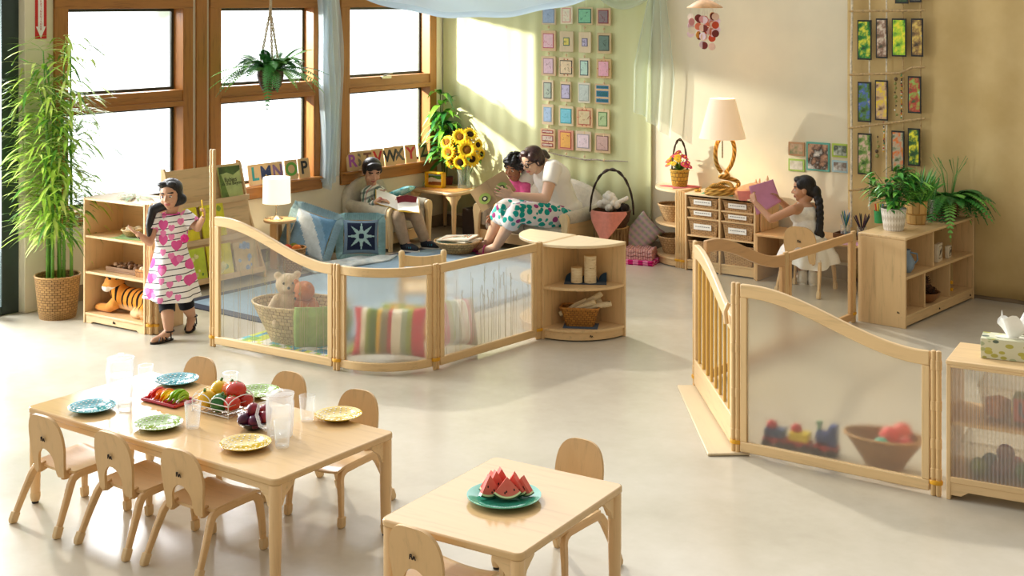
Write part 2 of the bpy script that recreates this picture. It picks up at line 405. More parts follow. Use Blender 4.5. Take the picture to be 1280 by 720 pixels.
# ------------------------------------------------------------------ tables and chairs
MAPT = wood('#CFAB79', 'x', .14, .05); CAPM = plain('#D9B98A', .6); DARKM = plain('#2A2522', .6)
LEGM = wood('#DDB887', 'z', .35, .07)
def table(label, loc, rz, L, Wd, h=.4125, leg=.024, group=None):
    t = T('play_table', label, 'table', loc, rz, group)
    b = B(MAPT); b.prism(rrect(L, Wd, .028, 5), .026, Mx.Translation((0, 0, h-.013)) @ Mx.Rotation(-PI/2, 4, 'X')); b.out('tabletop', t, bev=.006)
    b = B(wx); i = .022
    for s in (-1, 1):
        b.bx(-L/2+.04, L/2-.04, s*(Wd/2-i)-.008, s*(Wd/2-i)+.008, h-.052, h-.026) if L > .9 else None
    for sx in (-1, 1):
        for sy in (-1, 1):
            x, y = sx*(L/2-leg-.003), sy*(Wd/2-leg-.003)
            l = B(LEGM); l.lathe([(leg*.80, .018), (leg*.86, .06), (leg, .20), (leg, h-.026)], 16, (x, y, 0)); 
            lo = l.out('leg', t)
            l = B(DARKM, CAPM); l.lathe([(leg*.6, 0), (leg*.62, .012)], 14, (x, y, 0)); l.mi = 1; l.lathe([(leg*.74, .010), (leg*.92, .03), (leg*.90, .045)], 16, (x, y, 0)); l.out('foot', lo)
            g = [(0, 0), (-.095, 0), (-.090, -.018), (-.045, -.052), (-.03, -.085), (0, -.09)]
            l = B(wx)
            M = Mx.Translation((x, y, h-.026)) @ Mx.Diagonal((sx, 1, 1, 1)); l.prism(g, .016, M)
            M = Mx.Translation((x, y, h-.026)) @ Mx.Rotation(PI/2, 4, 'Z') @ Mx.Diagonal((sy, 1, 1, 1)); l.prism(g, .016, M)
            l.out('corner_bracket', lo)
    b.bm.free() if L <= .9 else b.out('apron', t)
    return t
TB1 = V((-1.2735, 5.4765, 0)); TB2 = V((-.020, 4.580, 0))
table('long rectangular maple play table laid with plates, glasses and fruit', TB1, rad(-35.5), 1.50, .665)
table('small maple play table with a plate of watermelon on it', TB2, rad(-32), .555, .715)
SEATM = wood('#DDB988', 'x', .3, .07); BACKM = wood('#CFA976', 'z', .35, .07); FRAMEM = wood('#D6AF7C', 'y', .35, .07); INK = plain('#2B1D14', .7)
def emblem(b, x, y, z, s, M=None):
    """small stamped mark: two little running figures joined"""
    M = M or Mx.Identity(4)
    for (x0, z0, x1, z1, w) in ((-.9, -.6, -.75, .55, .16), (-.75, .55, -.25, .6, .16), (-.25, .6, -.3, .1, .16), (-.3, .1, -.75, .0, .14), (-.3, .1, -.15, -.6, .14),
                              (.1, -.6, .25, .15, .15), (.25, .15, .62, .2, .16), (.62, .2, .7, -.35, .15), (.7, -.35, .95, -.6, .14), (.25, -.2, .62, -.2, .12)):
        b.tube([M @ V((x+x0*s, y, z+z0*s)), M @ V((x+x1*s, y, z+z1*s))], w*s, 6)
def make_chair(label, loc, yaw, group=None, k=1.0):
    """local +y is where the sitter looks"""
    t = T('child_chair', label, 'chair', loc, yaw, group); t.scale = (.92*k, k, k)
    sh, hw, top = .232, .135, .455
    # bent plywood shell: seat sweeping up into the back with an arched opening
    b = B(SEATM)
    def seat(u, v):
        y = -.115+.262*v; w = hw*(1.0+.06*v)-(.0 if v < .9 else (v-.9)*.12)
        x = (u-.5)*2*w
        z = sh+.010*(2*u-1)**2-.006*(1-v)+(-(v-.82)**2*.5 if v > .82 else 0)
        return (x, y, z)
    b.sheet(seat, 10, 14, .011); so = b.out('seat', t, sharp=50)
    b = B(BACKM); n = 22
    outer = []
    for i in range(n+1):
        a = PI*i/n
        c, s_ = cos(a), sin(a)
        outer.append((math.copysign(abs(c)**.62, c)*.118, .085+math.copysign(abs(s_)**.80, s_)*.132))
    outer += [(-.104, -.02), (-.104, -.034), (-.070, -.034)]
    inner = [(-.066+.132*i/14 if False else -.058*cos(PI*i/14), .006+.070*sin(PI*i/14)) for i in range(15)]
    pts = outer + [(-.062, -.02)] + inner + [(.062, -.02), (.070, -.034), (.104, -.034), (.104, -.02)]
    M = TR((0, -.140, sh+.013), rad(8))
    bm = b; bm.prism(pts, .012, M)
    # slight curve of the backrest around the sitter
    for v_ in b.bm.verts: v_.co.y -= .012-.9*v_.co.x**2
    for x in (-1, 1):
        b.tube([(x*.087, -.139, sh-.012), (x*.087, -.125, sh-.016), (x*.087, -.10, sh-.010)], 1, sq=(.036, .012), up=(1, 0, 0))
    bo = b.out('backrest', t, sharp=50)
    b = B(INK); emblem(b, 0, 0, 0, .014, TR((0, -.1755, sh+.128), rad(8))); b.out('stamped_mark', bo)
    for s in (-1, 1):
        x = s*(hw-.005)
        b = B(FRAMEM)
        pth = [(x+s*.022, -.205, .03), (x+s*.014, -.165, .12), (x+s*.005, -.135, .185), (x, -.118, .208), (x, -.09, .219), (x, .0, .220), (x, .09, .219), (x+s*.002, .118, .208), (x+s*.006, .130, .185), (x+s*.014, .135, .12), (x+s*.02, .140, .03)]
        b.tube(pth, [.82, .95, 1.05, 1.05, 1, 1, 1, 1.05, 1.05, .95, .82], sq=(.030, .021), up=(s, 0, 0)); fo = b.out('leg_frame', t, bev=.004, sharp=60)
        for (px, py, tx, ty) in ((x+s*.024, -.213, s*.001, -.006), (x+s*.021, .141, 0, .001)):
            b = B(CAPM); b.tube([(px+tx*.3, py+ty*.3, 0), (px, py, .012), (px-tx*2, py-ty*2.2, .044)], [.85, 1, 1], sq=(.033, .026), up=(s, 0, 0)); b.out('foot_cap', fo, bev=.004)
    return t
GC1 = 'chairs round the two play tables'
c0 = make_chair('leftmost chair on the near side of the long table, beside its left leg', V((-1.815, 5.525, 0)), rad(-34), GC1)
for (lab, x, y, a) in (('middle chair of the three on the near side of the long table', -1.478, 5.315, -34),
    ('right chair on the near side of the long table, by its front corner leg', -1.165, 5.125, -32),
    ('chair behind the back teal plate of the long table, only its top showing', -1.56, 6.10, 147),
    ('chair at the far side of the long table behind the green plate and pitcher', -1.10, 5.85, 147),
    ('chair behind the back yellow plate of the long table, seat and legs visible', -.745, 5.57, 150),
    ('chair on the far side of the small watermelon table', .165, 4.935, 143),
    ('chair nearest the camera, pushed against the near side of the small watermelon table', -.222, 4.385, -34)):
    dup(c0, V((x, y, 0)), rad(a), lab)
cd = dup(c0, V((2.19, 9.77, 0)), rad(-32), 'chair at the wall desk with a girl in a white top sitting on it'); cd.scale = (1.04, 1.09, 1.09)
del cd['group']
# ------------------------------------------------------------------ room-divider panels
POSTM = wood('#D6B17C', 'z', .35, .08); CLIP = plain('#E0A21C', .4, .5)
def post_into(parent, x, y, h, offs=((-.011, 0), (.011, 0))):
    for dx, dy in offs:
        b = B(POSTM); r = .0125
        b.lathe([(r*.8, .002), (r, .008), (r, h-.012), (r*.9, h-.004), (r*.3, h)], 12, (x+dx, y+dy, 0))
        for z in (.10, h*.36, h*.62, h*.9):
            b.lathe([(r, z-.022), (r*1.16, z-.02), (r*1.16, z+.02), (r, z+.022)], 12, (x+dx, y+dy, 0))
        p = b.out('post', parent)
    b = B(CLIP); b.lathe([(.030, .052), (.032, .056), (.032, .066), (.030, .070)], 14, (x, y, 0), .95, .62); b.out('yellow_clip', p)
FROST = frosted('frosted_pane', .38, .08, '#FAF7F0', .06); FROSTG = frosted('grass_pane', .16, .20, '#FAF8F2', .2); CLEARP = clear('clear_pane', '#FBFBF6', .02, .03, .01)
REED = clear('pressed_grass_pane', '#FDFDFA', .02, .03, .05)
def panel(name, label, A, Bp, ha, hb, pane, cat='room divider', bulge=0, wave=False, posts=(1, 1), ph=(None, None), stems=0, rail=.052, woodc='#DDBB88', grp=None, low=0.02):
    """frame with a pane between two ground points; top runs from ha to hb"""
    A, Bp = V(A), V(Bp); d = Bp-A; L = d.length; t = T(name, label, cat, A, math.atan2(d.y, d.x), grp)
    wxx, wzz = wood(woodc, 'x', .32, .07), wood(woodc, 'z', .32, .07)
    g = .026; n = 28
    def top(s): return ha+(hb-ha)*(ss((s-.06)/.90) if wave else s)
    def pos(s):    # along the panel, bulge bends it towards -y
        x = g+(L-2*g)*s
        if bulge:
            th = bulge; a = (s-.5)*th; Rr = (L-2*g)/(2*sin(th/2)); return (L/2+Rr*sin(a), -(Rr*cos(a)-Rr*cos(th/2)), a)
        return (x, 0, 0)
    def strip(b, zlo, zhi, s0, s1, th, nn=n):
        rs = []
        for i in range(nn+1):
            s = s0+(s1-s0)*i/nn; x, y, a = pos(s); nx, ny = -sin(a)*0+sin(a), -cos(a)
            nv = V((sin(a), -cos(a), 0)) if bulge else V((0, -1, 0))
            p = V((x, y, 0)); lo = zlo(s) if callable(zlo) else zlo; hi = zhi(s) if callable(zhi) else zhi
            rs.append([p+nv*th/2+V((0, 0, lo)), p-nv*th/2+V((0, 0, lo)), p-nv*th/2+V((0, 0, hi)), p+nv*th/2+V((0, 0, hi))])
        b.rings(rs)
    b = B(wxx); strip(b, lambda s: top(s)-rail, top, 0, 1, .026); b.out('top_rail', t, bev=.005)
    b = B(wxx); strip(b, low, low+.048, 0, 1, .026); b.out('bottom_rail', t, bev=.005)
    sw = .036/L
    for s0, s1 in ((0, sw), (1-sw, 1)):
        b = B(wzz); strip(b, low+.048, lambda s: top(s)-rail, s0, s1, .024, 2); b.out('stile', t, bev=.003)
    b = B(pane); strip(b, low+.045, lambda s: top(s)-rail+.004, sw*.9, 1-sw*.9, .006); po = b.out('pane', t)
    if stems:
        rg = random.Random(stems); b = B(plain('#B9A67E', .7), plain('#A09A6A', .7))
        for i in range(stems):
            s = rg.uniform(.06, .94); x, y, a = pos(s); z0 = low+.05; z1 = z0+(top(s)-rail-z0)*rg.uniform(.45, .97)
            lean = rg.uniform(-.012, .012); b.mi = rg.random() < .25
            b.tube([(x, y, z0), (x+lean*.4, y, (z0+z1)/2), (x+lean, y, z1)], rg.uniform(.0005, .0009), 5)
            if rg.random() < .35:
                for q in range(7):
                    zz = z1-.012*q-.01; b.tube([(x+lean*(zz/z1), y, zz), (x+lean+rg.choice((-1, 1))*.010, y, zz+.012)], .0013, 4)
        b.out('pressed_grass', po)
    for k, (x, on) in enumerate(((0, posts[0]), (L, posts[1]))):
        if on: post_into(t, x, 0, ph[k] or (ha if k == 0 else hb)+.008)
    return t
A_, B_, C_, D_ = (-1.857, 8.193), (-1.018, 7.662), (-.442, 7.68), (.165, 8.37)
F_, G_, H_, J_, I_ = (1.017, 7.33), (1.060, 6.251), (1.838, 5.722), (1.673, 8.07), (2.275, 8.80)
def p3(q): return V((q[0], q[1], 0))
panel('wave_divider', 'low wave-topped divider with pressed grass pane running from the tall corner post', p3(A_), p3(B_), .81, .615, REED, wave=True, ph=(1.225, .62), stems=44, rail=.06)
panel('curved_divider', 'curved corner divider with frosted pane, striped cushion seen behind it', p3(B_), p3(C_), .61, .61, FROST, bulge=rad(84), posts=(0, 0))
panel('straight_divider', 'straight divider with pale grass-stem pane beside the corner shelf', p3(C_), p3(D_), .61, .61, FROSTG, posts=(1, 1), stems=44)
panel('wave_divider', 'large wave-topped divider with plain frosted pane, toy train showing through', p3(G_), p3(H_), .81, .625, FROST, wave=True, ph=(.815, .632), rail=.062)
panel('wave_divider', 'brown wave-topped divider with clear pane behind the gate', p3(F_)+V((.05, .055, 0)), p3(J_), .80, .60, CLEARP, wave=True, posts=(0, 1), ph=(None, .612), woodc='#CB9D6C', rail=.07)
panel('straight_divider', 'straight clear divider in front of the desk chair', p3(J_), p3(I_), .60, .60, CLEARP, posts=(0, 1), ph=(None, .612), woodc='#D3A672')
# gate with bars
dv = p3(G_)-p3(F_); Lg = dv.length
t = T('bar_gate', 'wooden gate with vertical bars and arched top beside the frosted wave divider', 'gate', p3(F_), math.atan2(dv.y, dv.x))
post_into(t, 0, 0, .815)
def gtop(x): return .80-.145*sin(PI*(x/Lg))**1.0*0 - .10*ss((x-.1)/(Lg-.2))*0 + (.0)
b = B(wood('#E2C596', 'x', .32, .07)); rs = []
for i in range(25):
    s = i/24; x = .04+(Lg-.09)*s; zt = .655+.145*(1-s)**1.15*(1 if s > 0 else 1) - .0
    zt = .80-.16*ss(s) + .028*sin(PI*s)
    rs.append([(x, -.014, zt-.075), (x, .014, zt-.075), (x, .014, zt), (x, -.014, zt)])
b.rings(rs); b.out('top_rail', t, bev=.005)
b = B(wx); b.bx(.04, Lg-.05, -.014, .014, .03, .17); b.out('bottom_rail', t, bev=.005)
for x in (.058, Lg-.068):
    b = B(wz); s = (x-.04)/(Lg-.09); b.bx(x-.018, x+.018, -.013, .013, .17, .80-.16*ss(s)+.028*sin(PI*s)-.072); b.out('stile', t, bev=.003)
for i in range(8):
    x = .14+(Lg-.29)*i/7; s = (x-.04)/(Lg-.09); b = B(wood('#D9A951', 'z', .35, .07)); b.cyl((x, 0, .165), (x, 0, .80-.16*ss(s)+.028*sin(PI*s)-.06), .0085, n=10); b.out('bar', t)
b = B(wz); b.tube([(Lg-.075, -.03, .60), (Lg-.075, -.035, .66), (Lg-.07, -.02, .70)], .012, 8); b.out('latch', t)
b = B(wood('#D8C39E', 'x', .4, .05)); m = [V((.0, -.10, .0)), V((Lg+.03, -.14, 0)), V((Lg+.03, .06, 0)), V((0, .06, 0))]
f = [b.bm.verts.new(p+V((0, 0, .002))) for p in m]; f2 = [b.bm.verts.new(p*1+V((0, 0, .014))) for p in m]
b._f(f); b._f(f2)
for i in range(4): b._f([f[i], f[(i+1) % 4], f2[(i+1) % 4], f2[i]])
tag(b.out('floor_ramp', loc=p3(F_), rz=math.atan2(dv.y, dv.x), bev=.004), 'flat wooden floor ramp strip under the bar gate', 'floor strip')
# ------------------------------------------------------------------ shelves
def carc(t, w, d, h, shelves=(), back=True, name_side='side_panel', base=.055, tk=.016, top=True, wd=MAPLE):
    X, Z = wood(wd, 'x', .32, .06), wood(wd, 'z', .32, .06)
    for s in (-1, 1):
        b = B(Z); x = s*(w/2-tk/2); b.bx(x-tk/2, x+tk/2, 0, d, 0, h); b.out(name_side, t, bev=.003)
    if back: b = B(X); b.bx(-w/2+tk, w/2-tk, d-.008, d, base*.5, h-.01); b.out('back_panel', t)
    if top: b = B(X); b.bx(-w/2+tk, w/2-tk, 0, d-.008, h-tk, h); b.out('top_panel', t, bev=.003)
    b = B(X); b.bx(-w/2+tk, w/2-tk, 0, d-.008, base, base+tk); b.out('bottom_shelf', t, bev=.003)
    b = B(X); o = [(-w/2+tk, base), (-w/2+tk, .0), (-w/2+tk+.05, 0), (-w/2+tk+.07, .012), (w/2-tk-.07, .012), (w/2-tk-.05, 0), (w/2-tk, 0), (w/2-tk, base)]
    b.prism(o, .014, Mx.Translation((0, .014, 0))); b.out('plinth', t, bev=.002)
    for z in shelves: b = B(X); b.bx(-w/2+tk, w/2-tk, .004, d-.01, z-tk, z); b.out('shelf', t, bev=.003)
# shelf by the bamboo (front faces the camera side)
SL = G(104, 403); SRr = G(181, 418.5); ctr = (SL+SRr)/2
SHELF1 = T('open_shelf', 'tall open wooden shelf with tiger plush and baskets, beside the bamboo', 'shelf', ctr, math.atan2(SRr.y-SL.y, SRr.x-SL.x)); S1W = (SRr-SL).length
carc(SHELF1, S1W, .33, .835, (.345, .585)); post_into(SHELF1, S1W/2+.022, .02, .84); post_into(SHELF1, S1W/2+.05, .045, .84)
b = B(INK); emblem(b, 0, .005, .035, .012); b.out('stamped_mark', SHELF1)
def on(root, x, y, z=0):   # local -> world without waiting for a depsgraph
    return root.location + rzm(root.rotation_euler.z) @ V((x, y, z))
# long low shelf on the right; open front looks down +u; local x runs along v
P0 = G(1132, 411.5); P1 = G(1218, 373.5); dv = P1-P0; w4 = dv.length
SHELF2 = T('low_shelf', 'long low wooden shelf with ferns on top and pinecones inside', 'shelf', (P0+P1)/2, math.atan2(dv.y, dv.x)); H2 = .595
X, Z = wx, wz; D2 = .335
for s in (-1, 1):
    b = B(wz); x = s*(w4/2-.009); b.bx(x-.009, x+.009, 0, D2, 0, H2-.018); so = b.out('side_panel', SHELF2, bev=.003)
    if s < 0:
        b = B(CAPM)
        for y, z in ((.02, H2-.05), (.04, .34), (.03, .07)): b.tube([(x-.011, y, z), (x-.006, y, z)], .007, 8)
        b.out('bolt_cover', so); b = B(INK); emblem(b, 0, 0, 0, .009, TR((x-.0095, .05, .10), 0, 0, -PI/2)); b.out('stamped_mark', so)
b = B(wx); b.bx(-w4/2-.002, w4/2+.002, -.004, D2, H2-.018, H2); b.out('top_panel', SHELF2, bev=.004)
b = B(wood('#E9D3AE', 'x', .4, .04)); b.bx(-w4/2+.018, w4/2-.018, D2-.010, D2-.002, .03, H2-.018); b.out('back_panel', SHELF2)
b = B(wx); b.bx(-w4/2+.018, w4/2-.018, .004, D2-.01, .315, .333); b.out('shelf', SHELF2, bev=.003)
b = B(wx); b.bx(-w4/2+.018, w4/2-.018, .004, D2-.01, .062, .08); b.out('bottom_shelf', SHELF2, bev=.003)
b = B(wx); b.prism([(-w4/2+.018, .062), (-w4/2+.018, .012), (w4/2-.018, .012), (w4/2-.018, .062)], .014, Mx.Translation((0, .014, 0))); b.out('plinth', SHELF2, bev=.002)
b = B(INK); emblem(b, -.02, .005, .036, .010); emblem(b, w4/2-.06, .005, .036, .010); b.out('stamped_mark', SHELF2)
for xx, z0, z1 in ((-w4/2+.34, .08, .315), (.18, .08, .315), (w4/2-.40, .08, .315), (-.10, .333, H2-.018)):
    b = B(wz); b.bx(xx-.008, xx+.008, .015, D2-.01, z0, z1); b.out('divider_board', SHELF2, bev=.002)
for z0 in (.17, .12): b = B(CLIP); b.bx(w4/2-.395, w4/2-.375, .003, .016, z0, z0+.02); b.out('yellow_clip', SHELF2)
# quarter-round corner shelves
def quarter(label, corner, a0, r, h, shelves, name='corner_shelf', base=.055, whitetop=False, walls=(1, 1)):
    """walls run along local +x and +y from the corner, shelves are quarter discs"""
    t = T(name, label, 'shelf', corner, a0); n = 18
    def q(rr, o=.0): return [(o, o)]+[(o+(rr-o)*cos(PI/2*i/n), o+(rr-o)*sin(PI/2*i/n)) for i in range(n+1)]
    def disc(nm, z0, z1, rr, m=wx): b = B(m); b.prism([(x, y) for x, y in q(rr)], z1-z0, Mx.Translation((0, 0, (z0+z1)/2)) @ Mx.Rotation(PI/2, 4, 'X') @ Mx.Diagonal((1, 1, 1, 1))); return b
    def dd(nm, z0, z1, rr, m=wx):
        b = B(m); pts = q(rr); lo = [b.bm.verts.new((x, y, z0)) for x, y in pts]; hi = [b.bm.verts.new((x, y, z1)) for x, y in pts]
        b._f(lo); b._f(hi)
        for i in range(len(pts)): j = (i+1) % len(pts); b._f([lo[i], lo[j], hi[j], hi[i]])
        b.out(nm, t, bev=.003)
    dd('top_panel', h-.018, h, r, wood('#E9D2AA', 'x', .3, .05))
    for z in shelves: dd('shelf', z-.017, z, r-.004)
    dd('bottom_shelf', base, base+.017, r-.002)
    b = B(wx); rr = r-.012; b.rings([[(rr*cos(PI/2*i/n), rr*sin(PI/2*i/n), z) for i in range(n+1)] for z in (.008, base)], closed=False); 
    b.rings([[((rr-.014)*cos(PI/2*i/n), (rr-.014)*sin(PI/2*i/n), z) for i in range(n+1)] for z in (.008, base)], closed=False); b.out('plinth', t)
    if walls[0]: b = B(wz); b.bx(0, r, -.014, .002, 0, h); b.out('side_panel', t, bev=.003)
    if walls[1]: b = B(wz); b.bx(-.014, .002, 0, r, 0, h); b.out('side_panel', t, bev=.003)
    return t
RW = .375; EC = V((.425, 8.665, 0))
# walls: along -v (towards post D) and +u; so local +x = -v, local +y = +u
Q1 = quarter('quarter-round corner shelf with birch logs and a basket of sticks', EC, RZ-PI/2, RW, .605, (.335,))
b = B(INK); aa = PI/4*1.1; emblem(b, 0, 0, 0, .011, TR(((RW-.008)*cos(aa), (RW-.008)*sin(aa), .033), 0, 0, aa+PI/2)); b.out('stamped_mark', Q1)
post_into(Q1, RW+.004, -.02, .615)
Q2 = quarter('quarter-round shelf end with pale top, inside the reading corner', EC-U*.03+W*.02, RZ+PI, RW*.98, .605, (.335,), walls=(0, 1))
# corner shelf with two baskets left of the cubby: walls +u-side post and wall; curve to the left/front
KQ = V((1.335, 10.60, 0)); K0 = G(861, 336.5); K1 = G(939, 350.5)
CUB = T('basket_cubby', 'wooden cubby holding eight labelled wicker bins, against the back wall', 'cubby', (K0+K1)/2, RZ); cw = (K1-K0).length+.03; CH = .615; cdp = .37
for x in (-cw/2+.009, 0, cw/2-.009): b = B(wz); b.bx(x-.009, x+.009, 0, cdp, 0, CH-.016); b.out('upright', CUB, bev=.003)
b = B(wood('#E9D2AA', 'x', .3, .05)); b.bx(-cw/2, cw/2, -.003, cdp, CH-.016, CH); b.out('top_panel', CUB, bev=.003)
b = B(wx); b.bx(-cw/2+.018, cw/2-.018, cdp-.008, cdp, .03, CH-.016); b.out('back_panel', CUB)
CZ = [.085, .285, .425, .505]
for z in CZ:
    for s in (-1, 1): b = B(wx); x0, x1 = (.009, cw/2-.018) if s > 0 else (-cw/2+.018, -.009); b.bx(x0, x1, .004, cdp-.01, z-.012, z); b.out('shelf', CUB, bev=.002)
b = B(wx); b.bx(-cw/2+.018, cw/2-.018, .01, .024, .012, .073); b.out('plinth', CUB)
Q3 = quarter('quarter-round shelf with two wicker bowls, left end of the cubby', KQ+W*.365-U*.005, RZ+PI, .37, .615, (.335,), walls=(0, 1))
post_into(Q3, .0, .36, .62); post_into(Q3, -.045, .365, .62)
# desk continuing right of the cubby
DK = K1+U*.032; DL = .93
DESK = T('writing_desk', 'low wooden desk along the back wall where the girl in white sits', 'desk', DK, RZ)
b = B(wood('#D9AE78', 'x', .3, .06)); b.bx(.0, DL, -.005, .40, .345, .363); b.out('desktop', DESK, bev=.004)
for x in (.012, DL-.012): b = B(wood('#D6AC79', 'z', .32, .06)); b.bx(x-.009, x+.009, .0, .39, 0, .345); b.out('side_panel', DESK, bev=.003)
b = B(wx); b.bx(.02, DL-.02, .375, .385, .15, .345); b.out('modesty_panel', DESK)
b = B(wz); b.bx(-.01, .008, .10, .39, .363, .60); b.out('end_board', DESK, bev=.003)
# bottom-right shelf with corrugated translucent back facing us
P0 = G(1183, 624); P1 = G(1283, 641.5); dv = (P1-P0).normalized(); 
SHELF3 = T('toy_shelf', 'low toy shelf with ribbed translucent back at the right edge, tissue box on top', 'shelf', P0, math.atan2(dv.y, dv.x)); LW = .92; H3 = .60; D3 = .34
for x in (.008, LW-.008): b = B(wz); b.bx(x-.009, x+.009, 0, D3, 0, H3-.018); b.out('side_panel', SHELF3, bev=.003)
b = B(wx); b.bx(-.003, LW, -.002, D3, H3-.018, H3); b.out('top_panel', SHELF3, bev=.004)
for z, nm in ((.335, 'shelf'), (.085, 'bottom_shelf')): b = B(wx); b.bx(.016, LW-.016, .016, D3, z-.016, z); b.out(nm, SHELF3, bev=.002)
b = B(wx); b.prism([(.016, .075), (.016, .02), (.06, .02), (.09, .04), (LW-.1, .04), (LW-.07, .02), (LW-.016, .02), (LW-.016, .075)], .014, Mx.Translation((0, .01, 0))); b.out('plinth', SHELF3, bev=.002)
for z0, z1 in ((.075, .10), (H3-.03, H3-.018)): b = B(wx); b.bx(.016, LW-.016, 0, .012, z0, z1); b.out('back_rail', SHELF3, bev=.002)
b = B(wz); b.bx(.44, .455, .02, D3-.01, .085, .319); b.out('divider_board', SHELF3)
b = B(clear('ribbed_plastic', '#F3EBDD', .05, .10, .20, .30)); nn = 220
rs = [[(.018+(LW-.036)*i/nn, .006+.0022*sin(2*PI*(LW/.017)*i/nn)+o, z) for z, o in ((.10, 0), (H3-.03, 0))] for i in range(nn+1)]
b.rings([list(r) for r in rs], closed=False); b.out('ribbed_pane', SHELF3)
# ------------------------------------------------------------------ helpers for soft things
def pillow(name, label, cat, loc, rot, w, h, t, mats, mif=None, n=26, pinch=.10, group=None, ruffle=None, parent=None, edge=None):
    b = B(*mats)
    def surf(sg):
        def f(u, v):
            x, z = 2*u-1, 2*v-1
            k = max(0, (1-x**4)*(1-z**4))**.55
            px = x*(1-pinch*(1-abs(z)**2)*0 - pinch*(z**2)*0) ; 
            sx = 1-pinch*(1-z*z)*abs(x)**3*.9; sz = 1-pinch*(1-x*x)*abs(z)**3*.9
            return (x*w/2*sx, sg*t/2*k, z*h/2*sz)
        return f
    b.sheet(surf(-1), n, n, 0, mif); b.sheet(surf(1), n, n, 0, mif)
    bmesh.ops.remove_doubles(b.bm, verts=b.bm.verts[:], dist=.0006)
    o = b.out(name, parent, sharp=70)
    o.location = loc; o.rotation_euler = rot
    if label: tag(o, label, cat, group)
    if ruffle:
        r = B(ruffle); m = 240; rs = []
        per = []
        for i in range(m+1):
            q = (i/m)*4; s = int(q) % 4; f = q-int(q)
            x, z = ((2*f-1, -1), (1, 2*f-1), (1-2*f, 1), (-1, 1-2*f))[s]
            nx, nz = ((0, -1), (1, 0), (0, 1), (-1, 0))[s]
            if f < .04 or f > .96: nx, nz = x*.8, z*.8
            wv = .012*sin(i*1.9); per.append([(x*w/2*.96, 0, z*h/2*.96), (x*w/2+nx*.03, wv, z*h/2+nz*.03), (x*w/2+nx*.055, -wv*1.3, z*h/2+nz*.055)])
        r.rings(per, closed=False); r.out('ruffle', o, sharp=180)
    return o
def rbox(mat, c, d, name, parent, bev=.03, rot=None, label=None):
    b = B(mat); b.box(V(c), d, rot); return b.out(name, parent, label, bev=bev, seg=4, sharp=60)
CREAMF = fabric('#C6BDA8', 220); CREAMF2 = fabric('#CEC5B2', 220); BEECH = wood('#E2C594', 'z', .32, .05)
def easy_chair(name, label, cat, loc, yaw, w, d=.50, seats=1):
    """local -y is the front"""
    t = T(name, label, cat, loc, yaw); hw = w/2
    for s in (-1, 1):
        b = B(BEECH)   # flared front post
        ins = [(s*(hw-.065), 0), (s*(hw-.070), .10), (s*(hw-.075), .20), (s*(hw-.085), .29), (s*(hw-.085), .335)]
        top = [(s*(hw-.060+.048*cos(a)*1), .335+.045*sin(a)) for a in [PI-PI*i/8 for i in range(9)]] if s > 0 else [(s*(hw-.060+.048*cos(a)), .335+.045*sin(a)) for a in [PI-PI*i/8 for i in range(9)]]
        outp = [(s*(hw-.010), .31), (s*(hw-.022), .22), (s*(hw-.030), .12), (s*(hw-.034), 0)]
        b.prism(ins[:-1]+top+outp, .032, Mx.Translation((0, -d/2, 0))); b.out('front_post', t, bev=.006)
        b = B(wood('#DDB985', 'y', .35, .05)); b.bx(s*(hw-.045), s*(hw-.025), -d/2+.01, d/2, .03, .30); b.out('side_panel', t, bev=.004)
        b = B(CREAMF); pts = [(s*(hw-.058), -d/2+.02, .335), (s*(hw-.056), -d/4, .338), (s*(hw-.056), 0, .342), (s*(hw-.058), d/4, .35), (s*(hw-.07), d/2-.04, .36)]
        b.tube(pts, [.050, .056, .058, .056, .05], 14); b.out('arm_cushion', t)
        rbox(CREAMF, (s*(hw-.085), 0, .26), (.05, d-.06, .16), 'arm_pad', t, .02)
    b = B(wood('#DDB985', 'x', .35, .05)); b.bx(-hw+.06, hw-.06, -d/2+.015, -d/2+.035, .06, .15); b.out('front_rail', t, bev=.004)
    for i in range(seats):
        sw = (w-.20)/seats; rbox(CREAMF2, (-(w-.20)/2+sw*(i+.5), -.015, .195), (sw-.006, d-.09, .10), 'seat_cushion', t, .03)
    b = B(CREAMF2)    # padded back with a round top
    o = [(-hw+.03, .14)]+[( (hw-.03)*-cos(a), .36+.24*sin(a)**.8) for a in [PI*i/18 for i in range(19)]]+[(hw-.03, .14)]
    b.prism(o, .085, TR((0, d/2-.055, 0), -.12)); b.out('back_cushion', t, bev=.030, seg=4, sharp=60)
    b = B(wood('#DDB985', 'x', .35, .05)); b.bx(-hw+.04, hw-.04, d/2-.02, d/2, .03, .32); b.out('back_panel', t, bev=.003)
    return t
# armchair: front runs from (490,316) to (537,296)
ARM_A = rad(58); ARM_C = V((-1.10, 11.62, 0)); ARM = easy_chair('armchair', 'small wooden armchair with beige cushions, boy in plaid shirt sitting in it', 'armchair', ARM_C, ARM_A, .66, .50)
LOV_A = rad(-40); LOV_C = V((.235, 11.42, 0)); LOV = easy_chair('loveseat', 'small wooden two-seat sofa with beige cushions under the woman and child', 'sofa', LOV_C, LOV_A, 1.07, .52, 2)
# rugs
RUGB = fabric('#8FA9BC', 120, .06); NAVY = fabric('#27324A', 120, .06)
b = B(RUGB, NAVY); b.sheet(lambda u, v: (.62+1.85*u, -3.66+2.76*v, .006), 48, 60, .006, mif=lambda u, v: 1 if (u < .045 or u > .955 or v < .035 or v > .965) else 0)
tag(b.out('area_rug', loc=(CX, CY, 0), rz=RZ), 'blue area rug with navy border covering the reading corner floor', 'rug')
